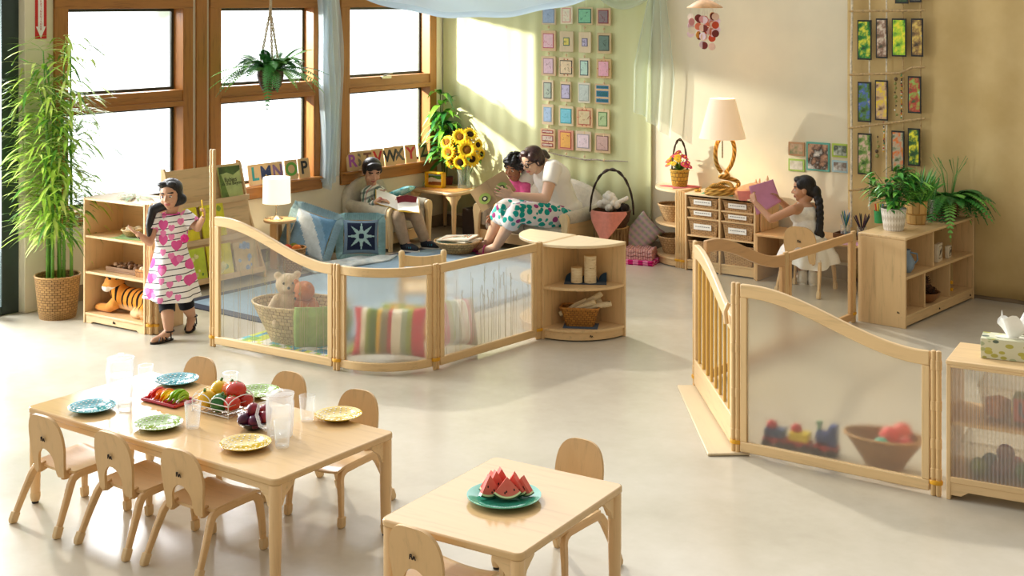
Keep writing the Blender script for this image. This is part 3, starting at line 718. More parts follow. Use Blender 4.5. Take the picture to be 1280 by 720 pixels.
# corner table in the corner
table('square maple corner table holding the sunflower vase', R(.31, -.285), RZ, .54, .50, .41, .022)
ct = .41
b = B(fabric('#E08A3C', 200), fabric('#E9B34E', 200)); b.sheet(lambda u, v: ((u-.5)*.40, (v-.5)*.30, .001), 20, 16, .002, mif=lambda u, v: int(v*8) % 2)
tag(b.out('placemat', loc=R(.31, -.31, ct), rz=RZ+.05), 'orange and yellow striped placemat on the corner table', 'placemat')
# dark crate under the table
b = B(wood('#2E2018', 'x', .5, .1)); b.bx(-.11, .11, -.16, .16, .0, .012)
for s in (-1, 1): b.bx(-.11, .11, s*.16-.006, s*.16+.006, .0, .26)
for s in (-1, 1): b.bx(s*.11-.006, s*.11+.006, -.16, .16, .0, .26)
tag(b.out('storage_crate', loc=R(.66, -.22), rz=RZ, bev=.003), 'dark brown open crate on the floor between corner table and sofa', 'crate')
# yellow framed picture box
p = G(550.5, 233, ct); q = T('picture_box', 'small yellow box picture of a landscape leaning on the corner table', 'picture', R(.175, -.33, ct), RZ+rad(10))
b = B(plain('#E8B419', .4)); b.bx(-.098, .098, -.03, .03, 0, .022); b.bx(-.098, .098, -.03, .03, .128, .145); b.bx(-.098, -.08, -.03, .03, 0, .145); b.bx(.08, .098, -.03, .03, 0, .145); b.bx(-.09, .09, .015, .03, .01, .14); b.out('frame', q, bev=.003)
b = B(plain('#EFEAD8', .5), plain('#4E8A3A', .6), plain('#A5602B', .6), plain('#9CC7E0', .6))
b.sheet(lambda u, v: (-.08+.16*u, .012, .022+.106*v), 24, 24, mif=lambda u, v: 2 if v < .22+.08*sin(3*u) else (0 if v < .58+.08*sin(7*u) else (1 if v < .78 else 3))); b.out('picture', q)
# ------------------------------------------------------------------ letters on the sills
TILEW = wood('#C9A878', 'z', .6, .06)
def tile(ch, v, lean, col, wide=.125, hi=.165, tip=0.0, off=.036, lab=''):
    t = T('letter_tile', lab, 'letter tile', R(off, v, SILL+.010), RZ+PI/2+tip, 'wooden alphabet tiles on the window sills')
    M = Mx.Rotation(lean, 4, 'X'); b = B(TILEW)
    b.prism(rrect(wide, hi, .008, 3, 0, hi/2), .012, M); bo = b.out('board', t, bev=.001)
    text(ch, .15, plain(col, .6), 'painted_letter', bo, M @ Mx.Translation((0, -.0065, hi*.5)), .0012, bold=.004)
for ch, px, col in (('L', 320.5, '#2B8C8A'), ('M', 334, '#2D3A60'), ('N', 349, '#7B5E86'), ('O', 366, '#5E9E3F'), ('P', 382, '#26282A')):
    v, h = OnWin(px, 215, .045); tile(ch, v, -rad(10), col, tip=random.uniform(-.12, .12), lab='wooden tile painted with letter %s on the middle window sill' % ch)
for ch, px, col in (('R', 441, '#A6539A'), ('S', 449, '#7F7363'), ('T', 460, '#7A4B3C'), ('V', 474, '#B02A2A'), ('W', 488, '#35373B'), ('X', 500, '#5D5A55'), ('Y', 514, '#C03A44'), ('Z', 531, '#3E4A3C')):
    v, h = OnWin(px, 197, .045); tile(ch, v, -rad(10), col, tip=random.uniform(-.25, -.05) if ch != 'Z' else .0, off=.036+.012*(ch in 'RTWY'), lab='wooden tile painted with letter %s on the sill above the armchair' % ch)
# ------------------------------------------------------------------ curtain, canopy, drapes
SHB = sheer('blue_voile', '#DDEBF6', .55)
vC = OnWin(410, 100, .06)[0]
b = B(SHB)
def curt(u, v):      # v: 0 top .. 1 bottom
    wdt = .27*(1-.28*v)+.05*sin(PI*v); x0 = -.135+.05*v
    h = 2.26-1.62*v-(.14*abs(u-.5)*2*v)*0-.12*v*(1-abs(2*u-1)); 
    return (.055+.03*sin(u*2*PI*4+.6*v)+.02*sin(u*9*PI)+.04*v*(1-v), vC+x0+(u)*wdt+.012*sin(9*v+u*5), h)
b.sheet(curt, 70, 40); tag(b.out('curtain', loc=(CX, CY, 0), rz=RZ, sharp=180), 'sheer pale blue curtain hanging between the middle and corner windows', 'curtain')
b = B(sheer('canopy_voile', '#CFE3F2', .66))
Pa, Pb = V((.05, vC+.05, 2.26)), V((2.18, -.10, 2.28)); Pc = V((.15, -.08, 2.55))
def canopy(u, v):    # u along the front edge, v from the front edge back to the corner
    f = Pa.lerp(Pb, u); sag = .31*(4*u*(1-u))**1.1*(1-.25*u)
    f.z -= sag; f += V((.30, -.22, 0))*(4*u*(1-u))*.5
    back = Pa.lerp(Pc, u*2) if u < .5 else Pc.lerp(Pb, u*2-1)
    p = f.lerp(back, v); p.z += .03*sin(u*30+v*8)*.3*(1-v)-.10*v*(1-v); return p
b.sheet(canopy, 60, 16); b.sheet(lambda u, v: canopy(u, 0)+V((0, 0, .05*v))+V((.02*sin(v*3), 0, 0)), 60, 3)
tag(b.out('canopy', loc=(CX, CY, 0), rz=RZ, sharp=180), 'sheer white-blue canopy cloth swagged over the reading corner', 'canopy')
b = B(sheer('side_voile', '#DCE6DA', .48))
ud, _ = OnBack(826, 60, .08)
def tail(u, v):
    w_ = .10+.34*min(1, v*1.6)*(1-.25*v); sh = -.05*v
    return (ud-.02+sh+(u-.5)*w_, -.09-.03*sin(u*2*PI*3+v)-.015*sin(u*17), 2.27-(1.06+.22*u)*v)
b.sheet(tail, 50, 30)
def swag(u, v): return (1.72+(ud-1.72)*u, -.10-.03*sin(v*12+u*4), 2.34-.20*sin(PI*u)**.8*v-.04*u-.05*v)
b.sheet(swag, 30, 12)
tag(b.out('drape_tail', loc=(CX, CY, 0), rz=RZ, sharp=180), 'sheer white swag of cloth gathered right of the picture cards', 'drape')
gm_ = N('green_drape'); gv = gm_.coord('Object', (1, 1, 1)); gw = gm_.n('ShaderNodeTexWave'); gw.inputs['Scale'].default_value = 38; gw.inputs['Distortion'].default_value = .6; gm_.l(gv, gw.inputs['Vector'])
gm_.fin(gm_.mix(gw.outputs['Fac'], lin('#DADCA6'), lin('#E1E3B4')), .85, .1); gm_.p.inputs['Sheen Weight'].default_value = .2
uG = OnBack(816, 200)[0]
b = B(gm_.m)
b.sheet(lambda u, v: (.005+(uG-.005)*u, -.018-.007*sin(u*2*PI*13)-.004*sin(u*71), 2.5-2.36*v), 170, 4, .003)
tag(b.out('hanging_drape', loc=(CX, CY, 0), rz=RZ, sharp=180), 'pale green fabric drape covering the back wall behind the sofa', 'drape')
uT0 = OnBack(1063, 200)[0]
tm = N('tan_drape'); tv = tm.coord(); tm.fin(tm.ramp(tm.noise(tv, 3, 4, .6), [(.3, lin('#C4A872')), (.7, lin('#D2B884'))]), .9, .1); tm.bump(tm.noise(tv, 220, 2), .2, .002)
b = B(tm.m)
def tan(u, v):
    x = uT0+(6.4-uT0)*u
    return (x, -.045-.022*sin(x*7+1.2*sin(3*v))*(.4+.6*v)-.012*sin(x*17+2*v)-.03*v*(1-v)-.02*v*sin(x*3.1), 2.5-2.47*v)
b.sheet(tan, 120, 24, .004); tag(b.out('hanging_drape', loc=(CX, CY, 0), rz=RZ, sharp=180), 'tan cloth drape covering the back wall at the right', 'drape')
# ------------------------------------------------------------------ hanging picture cards on green drape
ROWS = [(9, 31, ((677.5, 695), (701, 716), (722, 741), (746, 763.6)), (0, -1, 0, 1)),
        (38, 64, ((677, 695), (700, 717), (724, 739), (747, 764)), (0, 1, 2, 3)), (70, 95, ((677, 695), (699, 717), (724, 737.5), (746, 764)), (0, 1.5, 2.5, 3.5)),
        (100, 126, ((678, 692), (701, 714), (723, 738), (744, 763)), (0, 1.5, 3, 4.5)), (130, 156, ((678, 692), (699, 717), (721, 741), (746, 762)), (0, 2, 4, 6)),
        (160, 186, ((676, 694), (698, 717), (720, 739), (744, 763)), (0, 2, 3.5, 6))]
CARDS = [['#D9C9A8 #8FA6C4 #A9BEDA blue-grey', '#F2E6C9 #E79A8C #F4EAD0 cream yellow', '#DCC79C #3A6E5C #8CCFA6 mint green', '#E0C49C #9E3040 #97868A dark red bordered'],
 ['#DDBE93 #C65A70 #EBC3CC pink', '#D8C49F #3B6B5E #E3D46A green-edged yellow', '#E2CFAA #77708E #C9C2DC small lilac', '#D5BC90 #4C5247 #6E8A7C dark sage'],
 ['#D7BC95 #A9858A #DDBFCB mauve', '#E0C9A0 #2F2C2A #E6CFA8 dotted tan', '#E6D8B8 #3B4B52 #BFE0D0 three-box mint', '#D8B884 #B58F5C #E9AFC0 floral pink'],
 ['#E5D2AE #4B5558 #B8C6B4 grey-green', '#E0C8A0 #4A4656 #C4BEDA pale violet', '#E4DCC6 #A5AFA8 #C8D4CC pale striped', '#D9BC8E #3E7FA8 #1F6E78 teal banded'],
 ['#E6CFAA #8FB4D0 #B4CDE8 sky blue', '#DDCBA4 #2FA0A4 #7CC9DC turquoise', '#DDB98C #BE5A4A #D8C79A red dotted', '#E6CDA2 #4E7F45 #B7CE98 leaf green'],
 ['#DDBB90 #9C2A34 #D9C7B6 red three-bar', '#D69A80 #B84A52 #E8B15C orange and pink', '#DAC4AA #A09AA4 #E6D3DA white and rose', '#D8BB92 #7D5E54 #CDAAA0 dusky brown']]
ORD = ['top', 'second', 'third', 'fourth', 'fifth', 'bottom']; CN = ['left', 'second', 'third', 'right']
tU, tH = [], []
for r, (y0, y1, cols, dy) in enumerate(ROWS):
    for c, (x0, x1) in enumerate(cols):
        ua, ha = OnBack(x0, y0+dy[c], .05); ub, hb = OnBack(x1, y1+dy[c], .05)
        base, brd, inn, nm = CARDS[r][c].split(' ', 3); w_, h_ = ub-ua, ha-hb
        t = T('picture_card', '%s child-made picture card, %s row, %s column of the wall hanging' % (nm, ORD[r], CN[c]), 'picture card', R((ua+ub)/2, -.05, hb), RZ, 'picture cards hanging on the green drape')
        b = B(wood(base, 'z', .6, .05)); b.bx(-w_/2, w_/2, -.006, .006, 0, h_); bo = b.out('card', t, bev=.001)
        rg = random.Random(r*7+c); k = rg.uniform(.68, .84); kh = rg.uniform(.70, .84)
        if nm.endswith(('three-bar', 'banded', 'three-box')): bands = ((.08, .26), (.36, .66), (.76, .92))
        elif nm.startswith('small') or 'yellow' in nm and r == 1: bands = ((.30, .70),); k *= .62
        else: bands = ((.5-kh/2, .5+kh/2),)
        for z0, z1 in bands:
            b = B(plain(brd, .6)); b.bx(-w_/2*k, w_/2*k, -.0085, -.005, h_*z0, h_*z1)
            b.mats.append(plain(inn, .5, var=.07, scale=40)); b.mi = 1; e_ = .007; b.bx(-w_/2*k+e_, w_/2*k-e_, -.010, -.006, h_*z0+e_, h_*z1-e_)
            b.mats.append(plain(brd, .6)); b.mi = 2
            for q in range(4):
                xa = rg.uniform(-.6, .6)*w_/2*k; za = h_*(z0+(z1-z0)*rg.uniform(.25, .75)); b.tube([(xa, -.0105, za), (xa+rg.uniform(-.02, .02), -.0105, za+rg.uniform(-.02, .02)), (xa+rg.uniform(-.02, .02), -.0105, za+rg.uniform(-.02, .02))], .0011, 4)
            b.out('drawing', bo)
        if nm.startswith(('dotted', 'floral', 'red dotted')):
            b = B(plain('#C2563E', .6))
            for q in range(10): a_ = q/10*2*PI; b.ball((cos(a_)*w_*.40, -.0075, h_/2+sin(a_)*h_*.42), (.006, .002, .006), 8, 5)
            b.out('painted_dots', bo)
hang = T('hanging_twig', 'thin birch twig under the rows of hanging picture cards', 'twig', R(OnBack(720, 195, .05)[0], -.05, 0), RZ); u0 = OnBack(720, 195, .05)[0]
b = B(plain('#A89C8A', .8, var=.3, scale=60)); pts = []
for px, py in ((685, 190), (700, 194), (716, 197), (732, 200), (745, 199.5), (757, 201), (768, 201), (785, 202)):
    u, h = OnBack(px, py, .05); pts.append((u-u0, 0, h))
b.tube(pts, [.004, .006, .006, .007, .007, .006, .006, .003], 8); b.out('branch', hang)
for c in range(4):
    b = B(plain('#D8CBA8', .8)); ua = OnBack((ROWS[2][2][c][0]+ROWS[2][2][c][1])/2, 80, .05)[0]-u0
    b.tube([(ua, .003, 2.4), (ua, .003, .78)], .0016, 5); so = b.out('cord', hang)
    b = B(wood('#E3C79B', 'z'))
    for r in range(6):
        h = OnBack(700, ROWS[r][1]+3.5+ROWS[r][3][c], .05)[1]; b.ball((ua, -.002, h), (.011, .008, .013), 8, 6)
    b.out('wooden_bead', so)
# ------------------------------------------------------------------ branch frame with nature photos
KR = []
u0 = OnBack(1108, 100, .12)[0]
br = T('branch_frame', 'hanging lattice of birch branches and cords carrying nature photos', 'branch frame', R(u0, -.12, 0), RZ)
TW = plain('#B79A6B', .8, var=.25, scale=50); TW2 = plain('#E7DDC6', .8, var=.2, scale=50)
for px, y1 in ((1064.5, 284), (1087, 262), (1108, 260), (1129, 258), (1151, 256)):
    b = B(TW2 if px < 1110 else TW); u, h = OnBack(px, y1, .12); rg = random.Random(int(px))
    b.tube([(u-u0+rg.uniform(-.004, .004), 0, h+(2.5-h)*i/8) for i in range(9)], .009 if px < 1070 else .006, 8); b.out('upright_branch', br)
for k, (ya, yb, bend) in enumerate(((14, 13, 0), (91, 88, 4), (160, 148, 0), (238, 228, 0))):
    b = B(TW); pts = []
    for i in range(7):
        px = 1062+(1157-1062)*i/6; py = ya+(yb-ya)*i/6+(bend*((i < 5) and .6 or -1) if bend else 0)
        u, h = OnBack(px, py, .12); pts.append((u-u0, -.012, h))
    b.tube(pts, [.007, .010, .009, .010, .009, .010, .006], 8); b.out('cross_branch', br)
def photo_mat(nm, cols, sc=9):
    a = N('photo_'+nm); v = a.coord('Object', (1, 1, 1)); f = a.noise(v, sc*1.8, 3, .55)
    n = len(cols); a.fin(a.ramp(f, [(.36+.36*i/max(1, n-1), lin(c)) for i, c in enumerate(cols)]), .25, .5); return a.m
PHO = [((1072, 1089.5), (25, 75), 'green and yellow fern fronds', ['#123d16', '#2d8a2a', '#e5e03a', '#2f7d2b']),
       ((1095, 1109.5), (23, 73), 'child outdoors with blurred pink and brown', ['#35402a', '#8d6a54', '#d9c6b0', '#7ba33a']),
       ((1115, 1133), (23, 71), 'bright yellow-green leaves', ['#2c7a20', '#9ecb26', '#f0e531', '#6aa82a']),
       ((1139, 1154), (23, 71), 'brown bark and a blue bird', ['#2b2317', '#8b6a3a', '#d9b85a', '#5a86b5']),
       ((1072.3, 1089), (102, 153), 'bluebells beneath trees', ['#27401b', '#4c7a2e', '#4f6bb6', '#c8c470']),
       ((1094, 1110), (100, 151), 'yellow flower on brown background', ['#4a331a', '#c8a27a', '#e6c72a', '#e8d0b0']),
       ((1135, 1151.5), (95, 142), 'red flower over green grass', ['#1e5a24', '#b33a2e', '#8fb04a', '#9cc7d0']),
       ((1072.3, 1089.5), (166, 219), 'person walking among green trees', ['#234a1c', '#6a8f3a', '#d8b8a0', '#5a4a30']),
       ((1114.5, 1130.5), (163, 215), 'grey trunk with orange leaf', ['#3d5a2e', '#b0a88c', '#d9702e', '#7fa04a']),
       ((1135, 1150), (160, 208), 'yellow blossoms on dark leaves', ['#173a14', '#2e6420', '#e9e02a', '#f2ea60']),
       ((1119, 1135.5), (-46, 4.5), 'dark leaves, highest in the third column', ['#1d2a18', '#3f5c30', '#88a060']),
       ((1137, 1152), (-46, 3), 'grey stones, highest in the right column', ['#2a2a26', '#66675c', '#9aa090'])]
for (x0, x1), (y0, y1), d, cols in PHO:
    ua, ha = OnBack(x0, y0, .135); ub, hb = OnBack(x1, y1, .135); w_, h_ = ub-ua, ha-hb
    t = T('photo_print', 'black-framed tall photo of %s on the branch lattice' % d, 'photo', R((ua+ub)/2, -.135, hb), RZ, 'nature photos on the branch lattice')
    b = B(plain('#16140F', .35)); b.bx(-w_/2, w_/2, -.004, .004, 0, h_); b.out('frame', t)
    b = B(photo_mat(d[:8].replace(' ', '_'), cols)); b.bx(-w_/2+.009, w_/2-.009, -.0055, -.003, .012, h_-.012); b.out('picture', t)
for k, (px, y0, y1) in enumerate(((1127, 92, 148), (1120, 96, 146), (1105, 152, 190), (1097, 168, 198))):
    rg = random.Random(k); u, h0 = OnBack(px, y0, .125); _, h1 = OnBack(px, y1, .125)
    cols = ['#B3302A', '#EDE6D2', '#2F2A22', '#3C8F5A', '#D9A62E', '#EDE6D2'] if k in (0, 2) else ['#8C8F4E', '#5E4A34', '#F2EFE6', '#8C8F4E']
    b = B(*[plain(c, .4) for c in cols]); n = int((h0-h1)/(.011 if k in (0, 2) else .03))
    b.mi = 0; b.tube([(0, 0, 0), (0, 0, h1-h0)], .0012, 5)
    for i in range(n): b.mi = rg.randrange(len(cols)); b.ball((rg.uniform(-.003, .003)*(1 if k in (0, 2) else 3), 0, -(i+.5)*(h0-h1)/n), .006 if k in (0, 2) else rg.uniform(.006, .017), 8, 6)
    tag(b.out('bead_string', loc=R(u, -.128, h0), rz=RZ), ['red and white bead string hanging from the middle branch', 'green twine with shells hanging left of the red beads', 'bead string hanging between the lower photos', 'string of shells and seeds beside the lowest left photo'][k], 'bead string')
# family photos on the cream wall
for (x0, x1, y0, y1, fr, d, cols) in ((985.5, 1005.5, 177, 195.5, '#C79B74', 'tan-framed photo of a family, upper left of the wall group', ['#5d8a58', '#d6b79a', '#3f6a4a']), (985.5, 1005.5, 198, 215, '#9FBF5A', 'lime-framed photo of a baby, lower left of the wall group', ['#e8e4d8', '#c8c2b0', '#8a9a60']),
        (1008, 1037, 177, 215, '#5FA99A', 'large teal-framed photo of two children hugging, centre of wall group', ['#e6e0d6', '#3a2f2a', '#c99a7c', '#6a9a5a']), (1040, 1060.5, 179, 197.5, '#A9C24A', 'lime-framed photo, upper right of the wall group', ['#dfe6d4', '#4a5a48', '#c8b8a0']), (1040, 1060.5, 200, 216.5, '#A6C6CE', 'pale blue-framed photo, lower right of the wall group', ['#e9efe8', '#7c6a60', '#9cc0b0'])):
    ua, ha = OnBack(x0, y0, .01); ub, hb = OnBack(x1, y1, .01); w_, h_ = ub-ua, ha-hb
    t = T('family_photo', d, 'photo', R((ua+ub)/2, -.006, hb), RZ, 'family photos on the cream wall')
    b = B(plain(fr, .5)); b.bx(-w_/2, w_/2, -.006, .006, 0, h_); b.out('frame', t, bev=.001)
    b = B(photo_mat('family', cols, 6)); e_ = .014; b.bx(-w_/2+e_, w_/2-e_, -.008, -.004, e_, h_-e_); b.out('picture', t)
# fire extinguisher sign on the column
v, h = OnWin(51, 24, .052); vs = [OnWin(x, 20, .052)[0] for x in (43.5, 58)]; w_ = vs[1]-vs[0]
hT, hB = 2.24, OnWin(51, 48.5, .052)[1]
t = T('fire_sign', 'red fire extinguisher sign with white down arrow on the column', 'sign', R(.052, (vs[0]+vs[1])/2, hB), RZ+PI/2)
RED = plain('#C8261E', .4); WHT = plain('#F4F1EA', .5)
b = B(WHT); b.bx(-w_/2, w_/2, -.002, 0, 0, hT-hB); b.out('plate', t)
b = B(RED); b.bx(-w_/2, w_/2, -.003, -.002, 0, hT-hB-.085); b.out('red_field', t)
b = B(WHT); hh = hT-hB-.085; b.prism([(0, .004), (w_*.42, .085), (w_*.24, .085), (w_*.24, hh+.001), (-w_*.24, hh+.001), (-w_*.24, .085), (-w_*.42, .085)], .001, Mx.Translation((0, -.0035, 0))); b.out('arrow', t)
text('FIRE', w_*.36, RED, 'lettering', t, Mx.Translation((0, -.004, hT-hB-.045)), bold=.001)
for i, ch in enumerate('EXTINGUISHER'): text(ch, .020, RED, 'lettering', t, Mx.Translation((0, -.0045, hh-.015-.0175*i)))
# ------------------------------------------------------------------ tableware
TH = .4125
DOT = plain('#F3EFE2', .2)
def plate(label, px, py, col, r=.1, grp='dotted plates on the long table', dots=True, h=TH):
    p = G(px, py, h+.004); p.z = h
    g = N('glaze_'+col.strip('#')); g.fin(lin(col), .13, .6); g.p.inputs['Coat Weight'].default_value = .5
    t = T('plate', label, 'plate', p, 0, grp)
    b = B(g.m); b.lathe([(.001, .002), (r*.55, .0), (r*.60, .003), (r*.78, .010), (r, .020), (r*1.0, .0225), (r*.97, .0225), (r*.76, .0135), (r*.58, .0065), (.001, .0055)], 44, cap0=False, cap1=False); o = b.out('dish', t)
    if dots:
        b = B(DOT)
        for ring, n, z in ((.88, 26, .0187), (.76, 20, .0138), (.62, 14, .0085), (.42, 10, .0062), (.2, 5, .006)):
            for i in range(n):
                a = 2*PI*(i+.5*(n % 4 == 2))/n; b.ball((r*ring*cos(a), r*ring*sin(a), z), (.0042, .0042, .0009), 8, 4)
        b.out('glazed_dots', o)
    return t
plate('teal dotted plate at the left end of the long table', 115, 512, '#1F8C96', .098)
plate('teal dotted plate at the back edge, behind the pepper tray', 221, 478, '#1F8C96', .098)
plate('green dotted plate near the front edge of the long table', 198, 533, '#7F9E26', .098)
plate('green dotted plate behind the wire basket of peppers', 322, 493, '#7F9E26', .098)
plate('yellow dotted plate near the front edge by the corner', 307, 558, '#D2AE1E', .100)
plate('yellow dotted plate at the right back of the long table', 423, 522, '#D2AE1E', .098)
TG = clear('tumbler_glass', '#FDFEFE', .05, .02, .04, .28)
def tumbler(label, px, py):
    p = G(px, py, TH)
    b = B(TG); b.lathe([(.001, .004), (.023, .004), (.024, .001), (.026, .003), (.034, .105), (.032, .105), (.024, .010), (.001, .009)], 28, cap0=False, cap1=False)
    return tag(b.out('tumbler', loc=p), label, 'glass', 'clear tumblers on the long table')
tumbler('clear tumbler in front of the pitcher at the table left', 156, 514)
tumbler('clear tumbler right of the left pitcher, by the teal plate', 182, 486)
tumbler('clear tumbler in front of the green plate and wire basket', 241, 535)
tumbler('clear tumbler half hidden behind the wire basket', 288, 496)
tumbler('clear tumbler in front of the right pitcher, near the yellow plate', 353, 559)
tumbler('clear tumbler right of the right pitcher', 384, 526)
PG = clear('pitcher_glass', '#FDFEFE', .06, .03, .09, .30)
def pitcher(label, px, py, h=.175, ang=0):
    p = G(px, py, TH); t = T('pitcher', label, 'pitcher', p, ang, 'ribbed glass pitchers on the long table')
    b = B(PG); rib = lambda a, z: 1+.022*cos(a*20)*(1 if .02 < z < h*.82 else .2)
    b.lathe([(.001, .005), (.044, .004), (.047, .001), (.050, .006), (.054, h*.45), (.056, h*.82), (.053, h*.88), (.056, h), (.053, h), (.050, h*.88), (.052, h*.8), (.046, .012), (.001, .010)], 80, f=rib, cap0=False, cap1=False); b.out('jug', t)
    b = B(PG); b.tube([(.052, 0, h*.86), (.085, 0, h*.84), (.095, 0, h*.60), (.082, 0, h*.32), (.052, 0, h*.25)], .007, 8); b.out('handle', t)
    b = B(PG); b.lathe([(.057, h), (.057, h+.006), (.045, h+.010), (.012, h+.012), (.012, h+.022), (.001, h+.023)], 32, cap0=False); b.out('lid', t)
    b = B(clear('water', '#FFFFFF', .0, .02, .03)); b.lathe([(.001, .012), (.045, .013), (.050, h*.62), (.001, h*.62)], 40, cap0=False, cap1=False); b.out('water', t)
pitcher('ribbed glass water pitcher at the left end of the long table', 151, 503, .19, PI*.8)
pitcher('ribbed glass water pitcher right of the fruit bowl', 350, 545, .165, PI*1.15)
# pepper tray
pt = G(211, 502, TH); ta = rad(-33)
b = B(plain('#B3141C', .25, .5)); b.box(V((0, 0, .004)), (.20, .115, .006))
for s in (-1, 1): b.box(V((s*.102, 0, .010)), (.010, .125, .012), ry(-s*.5)); b.box(V((0, s*.060, .010)), (.205, .010, .012), rx(s*.5))
tag(b.out('serving_tray', loc=pt, rz=ta, bev=.002), 'red rectangular tray under the cut pepper strips', 'tray')
rg = random.Random(3); nS = 0
for cname, col, x0, n in (('red', '#D8261A', -.078, 6), ('orange', '#EE7A12', -.030, 6), ('yellow', '#F2C614', .015, 6), ('green', '#8FC21E', .060, 8)):
    m_ = plain(col, .22, .6, var=.12)
    for i in range(n):
        b = B(m_); L_ = rg.uniform(.075, .10); cv = rg.uniform(.010, .022); pts = []
        for q in range(7):
            s = q/6-.5; pts.append((rg.uniform(-.001, .001), L_*s, cv*(1-4*s*s)))
        b.tube(pts, [.3, .9, 1, 1, 1, .9, .4], sq=(.015, .005), up=(1, 0, 0)); o = b.out('pepper_strip', bev=.0015)
        k = i % 3; lx = x0+(i % 3)*.0165-.012+rg.uniform(-.004, .004); lz = .012+.013*(i//3)+rg.uniform(0, .004)
        ly = rg.uniform(-.012, .012)
        o.location = pt+rzm(ta) @ V((lx, ly, lz)); o.rotation_euler = (rg.uniform(-.15, .15), rg.uniform(-.5, .5), ta+rg.uniform(-.35, .35))
        tag(o, '%s pepper strip among the %s strips on the red tray' % (cname, cname), 'pepper strip', 'cut pepper strips on the red tray')
# wire basket with peppers and tomatoes
wb = G(279, 513, TH); wa = rad(-33)
t = T('wire_basket', 'white wire basket with arched sides holding peppers and tomatoes', 'basket', wb, wa); WIRE = plain('#ECE8E0', .3, .6)
hx, hy = .105, .075
def wire(nm, pts, r=.0022): b = B(WIRE); b.tube(pts, r, 6); b.out(nm, t)
for z in (.006, .028, .050): wire('wire_ring', [(-hx, -hy, z), (hx, -hy, z), (hx, hy, z), (-hx, hy, z), (-hx, -hy, z)])
for sx, sy in ((-1, -1), (1, -1), (1, 1), (-1, 1)): wire('corner_wire', [(sx*hx, sy*hy, 0), (sx*hx, sy*hy, .055)])
for s in (-1, 1):
    for q in (-1, 1):
        wire('arched_wire', [(q*hx*.5-hx*.5*cos(PI*i/10), s*hy, .05+.030*sin(PI*i/10)) for i in range(11)])
    wire('arched_wire', [(s*hx, -hy*cos(PI*i/10), .05+.030*sin(PI*i/10)) for i in range(11)])
for x in (-.06, -.02, .02, .06): wire('base_wire', [(x, -hy, .006), (x, hy, .006)])
STEMG = plain('#4F7A2C', .6)
def pepper(label, col, off, r=.036, tilt=(0, 0, 0), grp='whole peppers in the wire basket'):
    t = T('bell_pepper', label, 'pepper', wb+rzm(wa) @ V(off), 0, grp); t.rotation_euler = tilt
    b = B(plain(col, .18, .6, var=.05)); b.ball((0, 0, 0), (r, r, r*1.05), 32, 18, f=lambda a, th: 1+.07*cos(4*a)*sin(th)-.16*math.exp(-((PI-th)/.35)**2)-.10*math.exp(-(th/.4)**2)); b.out('flesh', t)
    b = B(STEMG); b.tube([(0, 0, r*.80), (.002, 0, r*1.08), (.007, 0, r*1.28)], [.010, .0055, .006], 8); b.out('stem', t)
def tomato(label, off, r, col='#C8341C', grp='tomatoes in the wire basket'):
    t = T('tomato', label, 'tomato', wb+rzm(wa) @ V(off), 0, grp)
    b = B(plain(col, .15, .6, var=.08)); b.ball((0, 0, 0), (r, r, r*.86), 28, 16, f=lambda a, th: 1+.02*cos(5*a)-.12*math.exp(-((PI-th)/.3)**2)); b.out('flesh', t)
    b = B(STEMG)
    for i in range(5): a = i*2*PI/5; b.tube([(0, 0, r*.76), (r*.25*cos(a), r*.25*sin(a), r*.82), (r*.5*cos(a), r*.5*sin(a), r*.78)], [.003, .0025, .0008], 5)
    b.out('stem', t)
pepper('yellow bell pepper at the front left of the wire basket', '#E6B31A', (-.062, -.030, .046), .038, (.3, -.3, 0))
pepper('yellow bell pepper on top at the back left of the basket', '#EDC01E', (-.058, .035, .068), .040, (.1, .1, 1))
pepper('dark green bell pepper at the front of the wire basket', '#1F6A22', (.018, -.038, .045), .038, (.25, .15, .4))
pepper('orange bell pepper at the back of the wire basket', '#EE7414', (-.005, .045, .072), .036, (-.2, .1, .2))
tomato('large red tomato on top of the wire basket', (.045, .030, .085), .044)
tomato('red tomato at the right of the wire basket', (.072, -.020, .048), .036)
tomato('orange-red tomato low between orange pepper and large tomato', (.040, .012, .040), .034, '#D8481C')
tomato('small red tomato at the back right of the basket', (.078, .050, .045), .034, '#B82A1C')
